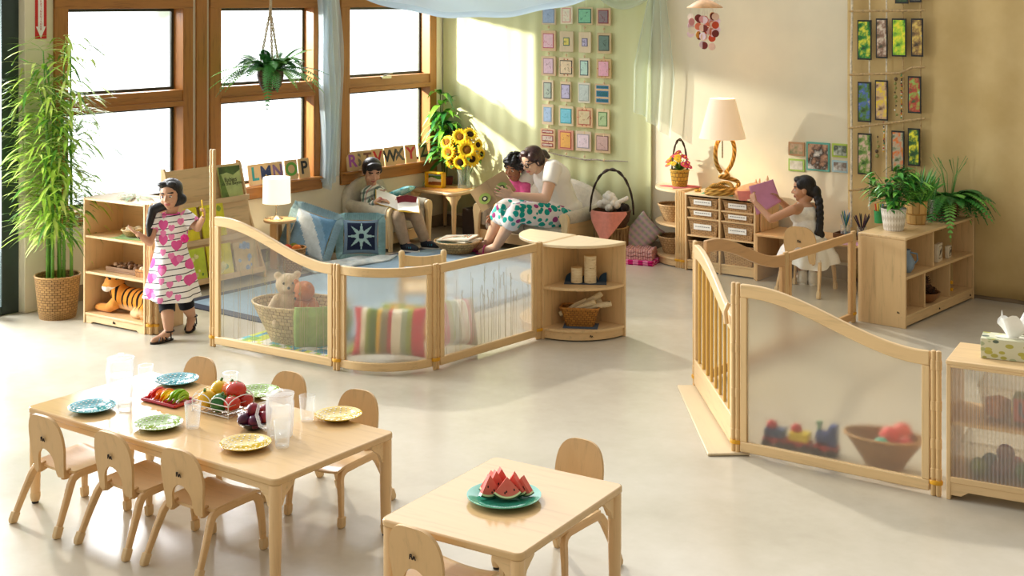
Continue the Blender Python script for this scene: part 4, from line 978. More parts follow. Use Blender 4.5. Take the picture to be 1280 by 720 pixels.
# bowl of plums
bw = G(317, 536, TH)
t = T('fruit_bowl', 'small dark glass bowl of plums and peaches', 'bowl', bw)
b = B(plain('#1E1A22', .1, .6)); b.lathe([(.001, .003), (.028, .0), (.032, .004), (.055, .020), (.066, .034), (.063, .035), (.050, .022), (.026, .008), (.001, .007)], 32, cap0=False, cap1=False); b.out('bowl', t)
a_ = N('plum_skin'); va = a_.coord(); a_.fin(a_.ramp(a_.noise(va, 16, 3), [(.35, lin('#5A0F22')), (.55, lin('#8E1B2A')), (.75, lin('#C4502E'))]), .3, .4); PLUM = a_.m
a_ = N('purple_plum'); va = a_.coord(); a_.fin(a_.ramp(a_.noise(va, 14, 3), [(.35, lin('#35112C')), (.7, lin('#6B1A38'))]), .35, .4); PLUM2 = a_.m
for (x, y, z, m_, lab) in ((-.034, -.018, .042, PLUM2, 'dark purple plum at the left of the bowl'), (.012, -.036, .040, PLUM2, 'purple plum at the front of the bowl'), (.042, .004, .043, PLUM, 'red plum at the right of the bowl'), (-.010, .034, .042, PLUM, 'red plum at the back of the bowl'), (.0, -.002, .078, PLUM, 'red and orange peach on top of the plums'), (.038, .042, .058, PLUM, 'red plum at the back right of the bowl')):
    t2 = T('plum', lab, 'plum', bw+V((x, y, z)), random.uniform(0, 6), 'plums in the dark bowl')
    b = B(m_); b.ball((0, 0, 0), (.0285, .0285, .028), 24, 14, f=lambda a, th: 1-.05*math.exp(-(math.atan2(sin(a), cos(a))/.25)**2)-.10*math.exp(-((PI-th)/.25)**2)); b.out('flesh', t2)
    b = B(plain('#4A3320', .7)); b.tube([(0, 0, .024), (.002, .001, .033)], [.0018, .0014], 5); b.out('stem', t2)
# watermelon plate
plate('large sea-green plate of watermelon on the small table', 630, 624, '#3E9C7E', .130, None, False)
wp = G(630, 624, TH)
a_ = N('melon_flesh'); va = a_.coord(); a_.fin(a_.ramp(a_.noise(va, 9, 3), [(.3, lin('#DC5248')), (.7, lin('#F0907C'))]), .6, .2); MF = a_.m
MRW, MRG, SEED = plain('#E8EFB6', .4), plain('#1E4A20', .3, .5, var=.3, scale=30), plain('#26160E', .4)
def melon(lab, x, y, rot, tilt, r=.062, ang=62, th=.016):
    t = T('watermelon_slice', lab, 'watermelon slice', wp+V((x*1.25, y*1.25, .012)), 0, 'watermelon slices on the green plate'); t.rotation_euler = (tilt, 0, rot); t.scale = (1.28, 1.28, 1.28)
    n = 12; a0 = PI/2-rad(ang)/2
    def arc(rr): return [(rr*cos(a0+rad(ang)*i/n), -rr*sin(a0+rad(ang)*i/n)+r) for i in range(n+1)]
    b = B(MF); b.prism([(0, r)]+arc(r*.86), th); f = b.out('flesh', t)
    for nm, r0, r1, m_ in (('pale_rind', .86, .94, MRW), ('green_rind', .94, 1.0, MRG)):
        b = B(m_); p0, p1 = arc(r*r0), arc(r*r1); b.rings([[(p0[i][0], -th/2, p0[i][1]), (p0[i][0], th/2, p0[i][1]), (p1[i][0], th/2, p1[i][1]), (p1[i][0], -th/2, p1[i][1])] for i in range(n+1)]); b.out(nm, t)
    b = B(SEED); rg = random.Random(int(x*1000)+9)
    for i in range(7):
        a = a0+rad(ang)*rg.uniform(.15, .85); rr = r*rg.uniform(.45, .78); b.ball((rr*cos(a), rg.choice((-1, 1))*th/2, -rr*sin(a)+r), (.0022, .001, .0034), 6, 5)
    b.out('seeds', f)
melon('watermelon wedge standing at the far left of the plate', -.040, .030, .5, .25)
melon('tall watermelon wedge behind the left slices', -.012, .034, .35, .12, .068)
melon('watermelon wedge at the front left, tip up', -.038, -.012, .45, -.15, .060)
melon('watermelon wedge between the front left and tall slices', -.024, .010, .4, .0, .066)
melon('wide watermelon piece lying at the front with rind forward', .010, -.030, .1, -.35, .058, 84, .022)
melon('watermelon wedge right of centre on the plate', .034, .004, -.5, .1, .056, 70)
melon('watermelon wedge at the right edge, rind showing dark green', .056, .006, -.6, .15, .054, 66)
melon('watermelon wedge behind the right pieces', .030, .030, -.2, .2, .058, 60)
# ------------------------------------------------------------------ baskets
def basket(name, label, cat, loc, prof, light='#C79A5E', dark='#5E3C1C', around=30, up=14, rz=0, sx=1, sy=1, sq=0, handle=None, grp=None, rim=True, extra=None):
    t = T(name, label, cat, loc, rz, grp); m_ = wicker(light, dark, around*1.15, up*3.2)
    fn = (lambda a, z: 1/max(abs(cos(a))**sq+abs(sin(a))**sq, 1e-6)**(1/sq)) if sq else None
    th = .006; r1, z1 = prof[-1]
    full = [(.001, prof[0][1]+.001)]+list(prof)+[(r1-th, z1)]+[(max(r-th, .002), z+(.008 if i == 0 else 0)) for i, (r, z) in reversed(list(enumerate(prof)))][1:]+[(.001, prof[0][1]+.009)]
    b = B(m_); b.lathe(full, 48, (0, 0, 0), sx, sy, f=fn, cap0=False, cap1=False); o = b.out('woven_body', t)
    if rim:
        b = B(plain(light, .55, var=.2, scale=80)); n = 64
        b.tube([((r1-.003)*(fn(2*PI*i/n, 0) if fn else 1)*cos(2*PI*i/n)*sx, (r1-.003)*(fn(2*PI*i/n, 0) if fn else 1)*sin(2*PI*i/n)*sy, z1+.0015*sin(i*2.4)) for i in range(n+1)], .007, 8); b.out('rim', t)
    if handle:
        hr, hh, hw_ = handle; b = B(plain(dark, .6, var=.3, scale=60))
        for ph in (0, PI): b.tube([(-hr*cos(PI*i/30)*sx, .008*cos(i*.9+ph), z1-.02+hh*sin(PI*i/30)+.008*sin(i*.9+ph)) for i in range(31)], hw_, 7)
        b.out('handle', t)
    return t
# bamboo basket
BB = G(72, 396); BB.z = 0
basket('bamboo_planter', 'tall bamboo plant in a woven basket beside the glass door', 'plant', BB, [(.118, 0), (.128, .05), (.140, .18), (.150, .285)], '#B58A52', '#4A2E14', 26, 20)
BAMP = bpy.data.objects['bamboo_planter']
b = B(plain('#3B2A1C', .9)); b.lathe([(.001, .24), (.138, .24)], 24, cap0=False, cap1=False); b.out('soil', BAMP)
rg = random.Random(11); GST = plain('#5E8F2E', .4, var=.2, scale=6)
leafpts = []
for i in range(8):
    a = rg.uniform(0, 6.28); r = rg.uniform(.02, .09); x, y = r*cos(a), r*sin(a); h = rg.uniform(1.25, 1.85); lx, ly = rg.uniform(-.14, .05), rg.uniform(-.08, .10)
    b = B(GST); pts = []; 
    for q in range(15):
        s = q/14; pts.append((x+lx*s*s, y+ly*s*s, .22+(h-.22)*s))
    b.tube(pts, [.0125-.008*q/14 for q in range(15)], 8)
    for q in range(2, 14): b.lathe([(.0140-.008*q/14, -.004), (.0150-.008*q/14, 0), (.0140-.008*q/14, .004)], 8, pts[q])
    b.out('bamboo_stalk', BAMP)
    for q in range(4, 15): leafpts.append((pts[q], q/14))
def clampR(b, o, umin, vmax):
    for v_ in b.bm.verts:
        u, v = toR(V(o)+v_.co)
        if u < umin: v_.co += U*(umin-u+.02*random.random())
        if v > vmax: v_.co -= W*(v-vmax+.02*random.random())
def leaf(b, p, d, L, w, droop=.4, fold=.15, n=5):
    d = V(d).normalized(); side = d.cross(V((0, 0, 1)))
    side = side.normalized() if side.length > .05 else V((1, 0, 0)); p = V(p); rows = []
    for i in range(n+1):
        s = i/n; c = p+d*L*s-V((0, 0, droop*L*s*s)); ww = w*(sin(PI*min(1, .06+s*.97)**.75) if s < 1 else 0)*.5
        rows.append([c-side*ww, c-V((0, 0, fold*ww)), c+side*ww])
    b.rings(rows, closed=False)
LEAFS = [plain('#B9D552', .4, var=.2, scale=9), plain('#93BE3E', .4, var=.2, scale=9), plain('#D6E37A', .4, var=.2, scale=9), plain('#4E8526', .4, var=.25, scale=9)]
b = B(*LEAFS)
for p, s in leafpts:
    for k in range(rg.randint(13, 18)):
        a = rg.uniform(0, 6.28); el = rg.uniform(-.3, .6); tw = rg.uniform(.04, .24)
        q0 = V(p)+V((cos(a)*tw, sin(a)*tw, rg.uniform(-.03, .06)))
        b.mi = rg.choice((0, 0, 1, 1, 2, 3))
        leaf(b, q0, (cos(a+rg.uniform(-.6, .6)), sin(a+rg.uniform(-.6, .6)), el), rg.uniform(.11, .21), rg.uniform(.015, .026), rg.uniform(.2, .7))
        if k % 3 == 0: b.tube([p, (V(p)+q0)/2+V((0, 0, .01)), q0], .0014, 4)
clampR(b, BB, .03, 9); b.out('foliage', BAMP, sharp=180)
# oval basket of plush toys behind the pressed-grass divider
OB = V((-1.33, 8.30, 0))
basket('oval_basket', 'large oval pale wicker basket of plush toys behind the wave divider', 'basket', OB+V((0, 0, .012)), [(.20, 0), (.22, .04), (.28, .15), (.325, .24)], '#D6B98A', '#7A5A34', 44, 12, rad(-20), 1, .68)
b = B(fabric('#5BB6C4', 200), fabric('#D7E04E', 200), fabric('#F1EFE6', 200), fabric('#3C8FC0', 200), fabric('#8CC152', 200))
rgq = random.Random(5); idx = {}
b.sheet(lambda u, v: ((u-.5)*.80, (v-.5)*.46, .008+.002*sin(u*20)), 20, 12, .006, mif=lambda u, v: idx.setdefault((int(u*20), int(v*12)//2), rgq.randrange(5)))
tag(b.out('play_mat', loc=V((-1.34, 8.20, .004)), rz=rad(-32)), 'colourful patchwork mat on the floor under the oval basket', 'mat')
GCL = fabric('#93A95A', 250)
b = B(GCL)
def gcl(u, v): 
    a = rad(-75+75*u); r_ = (.29+.055*v) if v < .25 else (.31+.05*sin(PI*v)-.03*v); z = .245-.0*v if v < .1 else .262-.245*((v-.1)/.9)
    k = 1.04+.02*sin(u*22)
    return (cos(a)*r_*k*1.03, sin(a)*r_*.70*k-.012, z+.012*(v < .12))
b.sheet(gcl, 30, 16, .004); tag(b.out('green_cloth', loc=OB+V((.0, 0, .012)), rz=rad(-20), sharp=180), 'olive green cloth draped over the edge of the oval basket', 'cloth')
# ------------------------------------------------------------------ reading corner things
BRASS = plain('#C9BDA8', .25, .5, .9)
# lamp table and lamp
lt = At(350, 274, 10.62); lt.z = 0; LTH = .388
t = T('round_side_table', 'small round wooden side table under the drum-shade lamp', 'table', lt, RZ)
b = B(wx); b.lathe([(.001, LTH-.02), (.128, LTH-.02), (.132, LTH-.012), (.130, LTH), (.001, LTH)], 40, cap0=False, cap1=False); b.out('tabletop', t)
for a in (0, 1, 2): b = B(wz); b.box(V((.07*cos(a*2.1+.6), .07*sin(a*2.1+.6), (LTH-.02)/2)), (.075, .016, LTH-.02), rzm(a*2.1+.6+PI/2)); b.out('leg', t, bev=.003)
p = lt+V((-.025, -.01, LTH))
t = T('table_lamp', 'lit table lamp with white drum shade on the small round table', 'lamp', p)
b = B(BRASS); b.lathe([(.001, 0), (.052, 0), (.052, .004), (.030, .012), (.014, .03), (.009, .055), (.008, .10), (.011, .125), (.006, .14), (.006, .20)], 28, cap0=False); b.out('base', t)
b = B(plain('#2A241E', .6)); b.tube([(-.03, .0, .004), (-.06, .03, .003), (-.09, .02, .003), (-.10, .05, .003)], .003, 6); b.out('cord', t)
b = B(glow('lit_white_shade', '#FFEBC8', 1.05, '#FFFDF5')); z0 = .132; b.lathe([(.108, z0), (.112, z0), (.108, z0+.205), (.104, z0+.205)], 44, cap0=False, cap1=False); b.rings([[(.104*cos(2*PI*i/44), .104*sin(2*PI*i/44), z0+.205) for i in range(44)], [(.106*cos(2*PI*i/44), .106*sin(2*PI*i/44), z0) for i in range(44)]], cap0=False, cap1=False); b.out('lamp_shade', t)
b = B(glow('lit_bulb', '#FFD79A', 6)); b.ball((0, 0, .215), .024, 14, 10); b.out('bulb', t)
lamp('POINT', 'drum_lamp_light', 7, (1, .80, .55), p+V((0, 0, .225)), p, shadow_soft_size=.03)
# rope lamp on the cubby
p = At(903, 239, 10.32); p.z = CH
t = T('rope_lamp', 'lit table lamp with knotted rope base and cream shade on the cubby', 'lamp', p, .3)
ROPE = N('rope'); rv = ROPE.coord('UV', (1, 1, 1)); rw = ROPE.n('ShaderNodeTexWave'); rw.bands_direction = 'DIAGONAL'; mpp = ROPE.coord('UV', (4, 60, 1)); ROPE.l(mpp, rw.inputs['Vector']); rw.inputs['Scale'].default_value = .5
ROPE.fin(ROPE.mix(rw.outputs['Fac'], lin('#8C6426'), lin('#CFA452')), .7, .2); ROPE.bump(rw.outputs['Fac'], .8, .004)
b = B(ROPE.m); pts = []
for i in range(46): a = i/45*2*PI*1.9; r = .135-.018*i/45; pts.append((r*cos(a), r*.80*sin(a), .018+.045*i/45))
e0 = V(pts[-1])
for i in range(1, 17): s = i/16; pts.append((e0.x*(1-s)+.06*sin(s*PI*2.2), e0.y*(1-s)*.8+.03*sin(s*5), e0.z+.10*s+.03*sin(s*PI)))
e0 = V(pts[-1])
for i in range(1, 41):
    s = i/40; a = -PI/2+2*PI*s; pts.append((e0.x*(1-s)+.062*cos(a)*sin(PI*min(1, s*1.05+.02))**.4+.02*sin(s*2*PI), .02*cos(2*PI*s), e0.z+.025+.145*(1-cos(2*PI*s))/1.0))
b.tube(pts, .0165, 12); b.out('rope_base', t)
b = B(ROPE.m); b.tube([(.09*cos(a), .02+.07*sin(a), .075+.02*sin(a*2)) for a in [2*PI*i/30 for i in range(31)]], .0155, 12); b.out('rope_coil', t)
b = B(BRASS); b.cyl((0, 0, .30), (0, 0, .58), .006); b.out('stem', t)
b = B(glow('lit_cream_shade', '#FFC27A', .30, '#FFF0DC')); z0 = .455; b.lathe([(.182, z0), (.098, z0+.31), (.095, z0+.31), (.178, z0)], 48, cap0=False, cap1=False); b.out('lamp_shade', t)
b = B(glow('warm_bulb', '#FFC784', 7)); b.ball((0, 0, .58), .028, 14, 10); b.out('bulb', t)
lamp('POINT', 'rope_lamp_light', 13, (1, .72, .42), p+V((0, 0, .60)), p, shadow_soft_size=.03)
# book display
DB = V((-1.907, 10.25, 0)); DBW = .74
t = DISP = T('book_display', 'slanted wooden book display with three tiers against the window wall', 'book display', DB-W*DBW/2-U*.0, RZ+PI/2)
for s in (-1, 1):
    b = B(wz); b.prism([(.0, 0), (-.34, 0), (-.34, .05), (-.15, .50), (-.05, .86), (-.03, .885), (0, .89)], .018, Mx.Translation((s*(DBW/2-.009), 0, 0)) @ Mx.Rotation(PI/2, 4, 'Z') @ Mx.Translation((.34, 0, 0)) @ Mx.Diagonal((-1, 1, 1, 1)) @ Mx.Translation((.34, 0, 0)) if False else Mx.Translation((s*(DBW/2-.009), .34, 0)) @ Mx.Rotation(PI/2, 4, 'Z')); b.out('side_panel', t, bev=.003)
TIER = [(.05, .06, .30), (.15, .33, .30), (.235, .60, .27)]
for y, z, hh in TIER:
    b = B(wx); b.box(V((0, y+.035, z+hh/2)), (DBW-.036, .010, hh), rx(-.22)); b.out('backboard', t, bev=.002)
    b = B(wx); b.bx(-DBW/2+.018, DBW/2-.018, y-.055, y+.03, z-.012, z); b.bx(-DBW/2+.018, DBW/2-.018, y-.06, y-.05, z-.012, z+.03); b.out('ledge', t, bev=.002)
b = B(wx); b.bx(-DBW/2+.018, DBW/2-.018, .30, .308, .05, .80); b.out('back_panel', t)
def book(label, tier, x, w, h, cover, art=None, title=None, tcol='#2A2A22', grp=None, seed=0, title2=None):
    y, z, hh = TIER[tier]; k = T('picture_book', label, 'book', on(DISP, x, y-.030, z), RZ+PI/2, grp); M = Mx.Rotation(-.22, 4, 'X'); rg = random.Random(seed)
    b = B(plain('#F3EFE4', .7)); b.prism([(-w/2+.003, .003), (w/2-.003, .003), (w/2-.003, h-.003), (-w/2+.003, h-.003)], .009, M); b.out('pages', k)
    b = B(plain(cover, .35, .5, var=.12, scale=14)); 
    for s in (-1, 1): b.prism([(-w/2, 0), (w/2, 0), (w/2, h), (-w/2, h)], .002, M @ Mx.Translation((0, s*.0055, 0)))
    b.prism([(-w/2-.001, 0), (-w/2+.002, 0), (-w/2+.002, h), (-w/2-.001, h)], .012, M); c = b.out('cover', k)
    if art:
        b = B(*[plain(q, .4, .5, var=.2, scale=25) for q in art])
        for q in range(9):
            b.mi = rg.randrange(len(art)); cx, cz = rg.uniform(-.36, .36)*w, rg.uniform(.15, .88)*h; rr = rg.uniform(.05, .14)*w
            b.prism([(cx+rr*cos(a)*rg.uniform(.7, 1.2), cz+rr*sin(a)*rg.uniform(.7, 1.2)) for a in [2*PI*i/9 for i in range(9)]], .0008, M @ Mx.Translation((0, -.0068-.0001*q, 0)))
        b.out('cover_art', c)
    if title: text(title, w*.23, plain(tcol, .5), 'lettering', c, M @ Mx.Translation((0, -.0082, h*.60)), .0005)
    if title2: text(title2, w*.19, plain(tcol, .5), 'lettering', c, M @ Mx.Translation((w*.04, -.0082, h*.49)), .0005)
BG = 'picture books on the slanted display'
k = book('green picture book with title lettering on the top tier of the display', 2, .21, .21, .26, '#B9C77A', None, 'Babies', grp=BG, title2='in the Bayou')
b = B(plain('#4E6A2A', .4, .5, var=.3), plain('#6E8A3A', .4, var=.3)); M = Mx.Rotation(-.22, 4, 'X')
ck_ = [o for o in bpy.data.objects if o.name.startswith('picture_book') and not o.parent][-1]; b.prism([(-.105, .20), (-.03, .215), (.03, .19), (.105, .225), (.105, .26), (-.105, .26)], .0012, M @ Mx.Translation((0, -.0068, 0))); b.out('cover_art', ck_); b = B(plain('#6E8A3A', .4, var=.3)); b.prism([(-.105, 0), (-.03, 0), (-.06, .12), (-.085, .20), (-.105, .20)], .0012, M @ Mx.Translation((0, -.0068, 0))); b.out('cover_art', ck_)
book('yellow picture book on the middle tier beside the tall post', 1, -.03, .22, .27, '#E6DB2E', ['#E8A24A', '#D7C81E', '#8FA83A', '#F2ECA0'], grp=BG, seed=1)
book('tan picture book with a pale blue square on the lowest tier', 0, .20, .22, .24, '#D9BE92', ['#8FA6CC', '#9DB2D6'], grp=BG, seed=2)
book('yellow-green picture book on the lowest tier behind the pressed grass pane', 0, -.05, .23, .25, '#E3D62C', ['#7BA83C', '#F0E69A', '#5C8A34'], grp=BG, seed=12)
book('bright yellow picture book at the far left of the display middle tier', 1, -.27, .19, .27, '#EBD927', ['#E9B03A', '#A7C23F'], grp=BG, seed=4)
book('lime picture book at the far left of the lowest tier', 0, -.28, .19, .25, '#C9D83A', ['#6E9A3C', '#EFE49A'], grp=BG, seed=15)
# cushions and blanket by the armchair
LB, WB = fabric('#8FB4D2', 240), fabric('#DCE6EC', 240)
def fl(px, py): p = G(px, py); p.z = 0; return p
def lean(p, h, t, a): return p+V((0, 0, h/2*cos(a)+t*.2))
p = At(388, 302, 10.72); p.z = 0
pillow('cushion', 'large blue and white cushion with ruffled edge beside the lamp table', 'cushion', lean(p, .36, .12, .4)+V((0, 0, .055)), (-.35, .35, rad(8)), .33, .36, .12, [LB, WB, fabric('#6F9CC0', 240)], lambda u, v: 1 if .30 < (u*.8+v*.6) % 1.4-.2 < .62 else (2 if (u*.8+v*.6) > 1.0 else 0), ruffle=fabric('#A9CAD8', 240))
p = At(413, 297, 10.98); p.z = 0
DT = fabric('#7E7A4C', 240); DT2 = fabric('#B8B184', 240)
def hexd(u, v):
    x, y = u*3.4, v*4.2; r = int(y); x += .5*(r % 2); return 1 if ((x % 1)-.5)**2+((y % 1)-.5)**2 < .17 else 0
pillow('cushion', 'olive cushion with round dots standing behind the star cushion', 'cushion', p+V((0, 0, .185)), (-.22, .0, rad(-4)), .25, .30, .10, [DT2, DT], hexd, n=44)
TEALF, DKB, GYB = fabric('#A6C6C4', 240), fabric('#1E2740', 240), fabric('#6F8494', 240)
def star(u, v):
    x, y = 2*u-1, 2*v-1; m = max(abs(x), abs(y))
    if m > .78: return 2
    X, Y = x/.78, y/.78; r = math.hypot(X, Y); a = math.atan2(Y, X)
    k = abs(((a/(PI/4)) % 1)-.5)*2     # 0 mid, 1 at the points
    lim = .40+.62*k**2.1
    if r < .20: return 1
    if r < lim: return 0
    return 1
p = At(451, 300, 10.92); p.z = 0
pillow('cushion', 'square quilted star cushion with ruffled edge in front of the armchair', 'cushion', p+V((0, 0, .19)), (-.30, .04, rad(12)), .30, .29, .10, [TEALF, DKB, GYB, fabric('#3B4A66', 240)], star, n=56, ruffle=fabric('#9CC3C6', 240))
QUI = N('quilt'); qv = QUI.coord('Object', (1, 1, 1)); QUI.fin(QUI.ramp(QUI.noise(qv, 8, 3), [(.35, lin('#C9D6DC')), (.7, lin('#EDF0EE'))]), .9, .1); QUI.bump(QUI.noise(qv, 40, 2), .6, .01)
b = B(QUI.m); q0 = toR((G(395, 322)+V((0, 0, 0)))); 
def qlt(u, v):
    p = V((-1.66, 10.50, 0)).lerp(V((-.98, 10.95, 0)), u)+V((-.10, .16, 0)).lerp(V((.02, .10, 0)), u)*(2*v-1)*1.1; 
    return (p.x, p.y, .018+.012*sin(u*13)*sin(v*9)+.02*(1-(2*v-1)**4)*(1-(2*u-1)**6))
b.sheet(qlt, 40, 20, .012); tag(b.out('folded_quilt', sharp=180), 'pale blue white quilt spread on the rug under the cushions', 'blanket')
# low basket with red things beside the lamp table
p = At(366, 306, 10.45); p.z = 0
basket('toy_basket', 'small round basket with red and orange balls below the lamp table', 'basket', p, [(.07, 0), (.09, .08), (.105, .19)], '#B98A52', '#5A3A1A', 22, 12)
for (x, y, c, l) in ((-.04, -.02, '#B33A22', 'red'), (.035, -.03, '#C9702A', 'orange'), (0, .04, '#7E8A3A', 'green')):
    t = T('cloth_ball', '%s cloth ball in the small basket below the lamp table' % l, 'ball', p+V((x, y, .178)), 0, 'cloth balls in the small basket')
    b = B(fabric(c, 200)); b.ball((0, 0, 0), .042, 16, 12); b.out('cover', t); b = B(fabric('#E8D9B0', 200)); b.tube([(.0425*cos(a), .0425*sin(a), 0) for a in [2*PI*i/24 for i in range(25)]], .002, 5); b.out('seam', t)
# turquoise cushion lying over the armchair arm
a_ = N('turquoise_print'); tvv = a_.coord(); a_.fin(a_.ramp(a_.noise(tvv, 16, 3), [(.40, lin('#4FA6B0')), (.5, lin('#9ED8D8')), (.62, lin('#CDEBE8'))]), .8, .2)
pp = ARM_C+rzm(ARM_A) @ V((.205, .02, .43))
pillow('cushion', 'turquoise printed cushion over the right arm of the armchair', 'cushion', pp, (rad(68), rad(6), ARM_A+.35), .25, .27, .06, [a_.m, NAVY], lambda u, v: 1 if u > .90 else 0)
# yellow cushion on the sofa
a_ = N('yellow_print'); tvv = a_.coord(); vo = a_.n('ShaderNodeTexVoronoi'); vo.inputs['Scale'].default_value = 22; a_.l(tvv, vo.inputs['Vector'])
a_.fin(a_.ramp(vo.outputs['Distance'], [(.25, lin('#F4EFDA')), (.32, lin('#E2C22C'))]), .85, .2)
pp = LOV_C+rzm(LOV_A) @ V((-.335, -.05, .365)); pillow('cushion', 'yellow printed cushion at the left end of the sofa', 'cushion', pp, (-.45, .25, LOV_A+.25), .21, .21, .07, [a_.m])
# bowl of magazines
p = G(572, 316.5); p.z = .012
basket('wooden_bowl', 'low round tan bowl of magazines on the rug in front of the table', 'bowl', p, [(.12, 0), (.135, .02), (.185, .07), (.20, .095)], '#C6A06A', '#7A5A2E', 34, 5)
for i, (dx, dy, a, c, l) in enumerate(((-.02, .01, .35, '#3F8F80', 'teal-covered magazine lowest in the bowl of magazines'), (.03, .0, -.25, '#DAD6C2', 'grey magazine in the middle of the bowl stack'), (.0, -.01, .12, '#EAE0CC', 'cream magazine with orange print topmost in the bowl'))):
    t = T('magazine', l, 'magazine', p+V((dx, dy, .088+.014*i)), a-.5, 'magazines in the low bowl'); t.rotation_euler = (.03, -.04*i, a-.5)
    b = B(plain('#F0ECE0', .6)); b.box(V((0, 0, .0045)), (.295, .215, .007)); b.out('pages', t); b = B(plain(c, .3, .5)); b.box(V((0, 0, .009)), (.30, .22, .002)); b.box(V((0, 0, .0005)), (.30, .22, .001)); c_ = b.out('cover', t)
    b = B(plain('#C9793E', .4), plain('#8FAE8A', .4))
    for q in range(3): b.mi = q % 2; b.tube([(-.11+.08*q, -.07+.05*q, .0102), (-.04+.06*q, .03, .0102), (.03+.04*q, .02-.03*q, .0102), (.06+.02*q, .08, .0102)], .004, 5)
    b.out('cover_print', c_)
# sunflowers in a vase
p = G(580, 235, ct); p.z = ct+.0
VG = clear('vase_glass', '#F0F6EC', .10, .02, .05, .3)
t = T('glass_vase', 'tall clear glass vase full of green stems on the corner table', 'vase', p)
b = B(VG); b.lathe([(.001, .006), (.055, .004), (.058, .0), (.060, .006), (.052, .06), (.058, .14), (.075, .21), (.072, .21), (.055, .14), (.049, .06), (.056, .012), (.001, .012)], 32, cap0=False, cap1=False); b.out('vessel', t)
PET, PET2, DISC = plain('#F5B90A', .5, .3, var=.10, scale=40), plain('#F8CE26', .5, .3, var=.1, scale=40), plain('#33200F', .9, .2, var=.4, scale=160)
DISC2 = plain('#8A5A18', .9, .2, var=.4, scale=160)
def sunflower(lab, off, face, R_=.075, small=False, d2=False):
    """flower head at off (from the vase foot), looking along face, stem running down into the vase"""
    t = T('sunflower', lab, 'sunflower', p+V(off), 0, 'sunflowers in the glass vase'); f = V(face).normalized(); q = f.to_track_quat('Z', 'Y').to_matrix().to_4x4(); rg = random.Random(int(off[0]*1000)+int(off[2]*977))
    b = B(PET, PET2)
    for ring, (n, rr, up) in enumerate(((18, 1.0, .10), (16, .86, .28))):
        for i in range(n):
            a = 2*PI*(i+.5*ring)/n+rg.uniform(-.06, .06); L = R_*rr*rg.uniform(.9, 1.08); r0 = R_*.34; w_ = R_*.22; rows = []; b.mi = ring
            for k in range(6):
                s = k/5; r = r0+(L-r0)*s; ww = w_*(.55+.45*sin(PI*s*.9+.3))*(1 if k < 5 else .05)*.5; z = R_*(up*s+.12*sin(PI*s)-.14*s*s)+ring*.003
                c, s_ = cos(a), sin(a); rows.append([q @ V((r*c-ww*s_, r*s_+ww*c, z)), q @ V((r*c, r*s_, z-.12*ww)), q @ V((r*c+ww*s_, r*s_-ww*c, z))])
            b.rings(rows, closed=False)
    b.out('petals', t, sharp=180)
    b = B(DISC2 if d2 else DISC); b.lathe([(R_*.42, -.004), (R_*.44, .006), (R_*.36, .014), (R_*.2, .017), (.001, .018)], 24, M=q, cap0=True, cap1=False); b.out('disc', t)
    b = B(STEMG); o = V(off); base = V((o.x*.12, o.y*.12, .03)); neck = V((o.x*.45, o.y*.45, .20))
    pts = [(-.004)*f, -.03*f+V((0, 0, -.015))]
    for k in range(1, 9): s = k/8; a1 = V((0, 0, 0)).lerp(neck-o, s); a2 = (neck-o).lerp(base-o, s); pts.append((-.03*f+V((0, 0, -.02))).lerp(a1.lerp(a2, s), s))
    b.tube(pts, .0042, 7)
    for k in (4,): leaf(b, pts[k], (rg.uniform(-1, 1), rg.uniform(-1, -.2), .1), .10, .06, .5)
    b.out('stem', t)
for lab, off, face, r, sm, d2 in (('sunflower facing left at the lower left of the bunch', (-.03, -.06, .245), (-.25, -1, -.15), .078, 0, 0), ('sunflower with dark centre at the lower right', (.075, -.05, .275), (.25, -1, -.05), .080, 0, 0),
      ('largest sunflower with brown centre in the middle of the bunch', (.030, -.09, .365), (.05, -1, .1), .098, 0, 1), ('sunflower with golden centre at the top of the bunch', (-.035, -.03, .475), (0, -1, .35), .085, 0, 1),
      ('sunflower at the far left of the bunch', (-.135, -.02, .33), (-.6, -1, .05), .085, 0, 1), ('sunflower at the upper left, turned upwards', (-.155, .02, .42), (-.5, -.8, .5), .078, 0, 1),
      ('sunflower at the top right, half turned away', (.055, .03, .49), (.3, -.8, .7), .080, 0, 0), ('small half-open sunflower at the right', (.125, .0, .40), (.7, -.9, .2), .062, 1, 0), ('sunflower low at the far left edge of the bunch', (-.115, .0, .24), (-.7, -1, -.1), .068, 0, 1), ('sunflower behind, at the right edge', (.155, .04, .31), (.9, -.6, .1), .062, 0, 0)):
    sunflower(lab, off, face, r, sm, d2)
# leafy corner plant
pc = R(.10, -.11, ct); t = T('leafy_plant', 'tall leafy green plant in a dark red pot in the corner', 'plant', pc)
b = B(plain('#6E2A1E', .4)); b.box(V((0, 0, .035)), (.15, .11, .07), None, 1.08); b.out('pot', t, bev=.006)
b = B(plain('#55652A', .6)); rg = random.Random(21); tops = []
for i in range(3):
    h = (.80, .62, .50)[i]; pts = [(.02*(i-1)+.02*s*(i-1), .01*sin(s*3), .05+h*s) for s in [q/8 for q in range(9)]]; b.tube(pts, [.007]*5+[.006, .005, .004, .004], 7); tops += [(V(pts[k]), k/8) for k in range(3, 9)]
b.out('stems', t)
b = B(plain('#4C9A34', .3, .5, var=.2), plain('#82C43E', .3, .5, var=.2), plain('#35783A', .3, .5, var=.2))
for q, s in tops:
    for k in range(5):
        a = rg.uniform(-PI*.62, PI*.12); b.mi = rg.randrange(3); d = U*cos(a)+W*sin(a)+V((0, 0, rg.uniform(.1, 1.0)))
        # stay clear of both walls
        leaf(b, q, d, rg.uniform(.20, .34), .062, rg.uniform(.3, .9), .25, 7)
clampR(b, pc, .02, -.04); b.out('foliage', t, sharp=180)
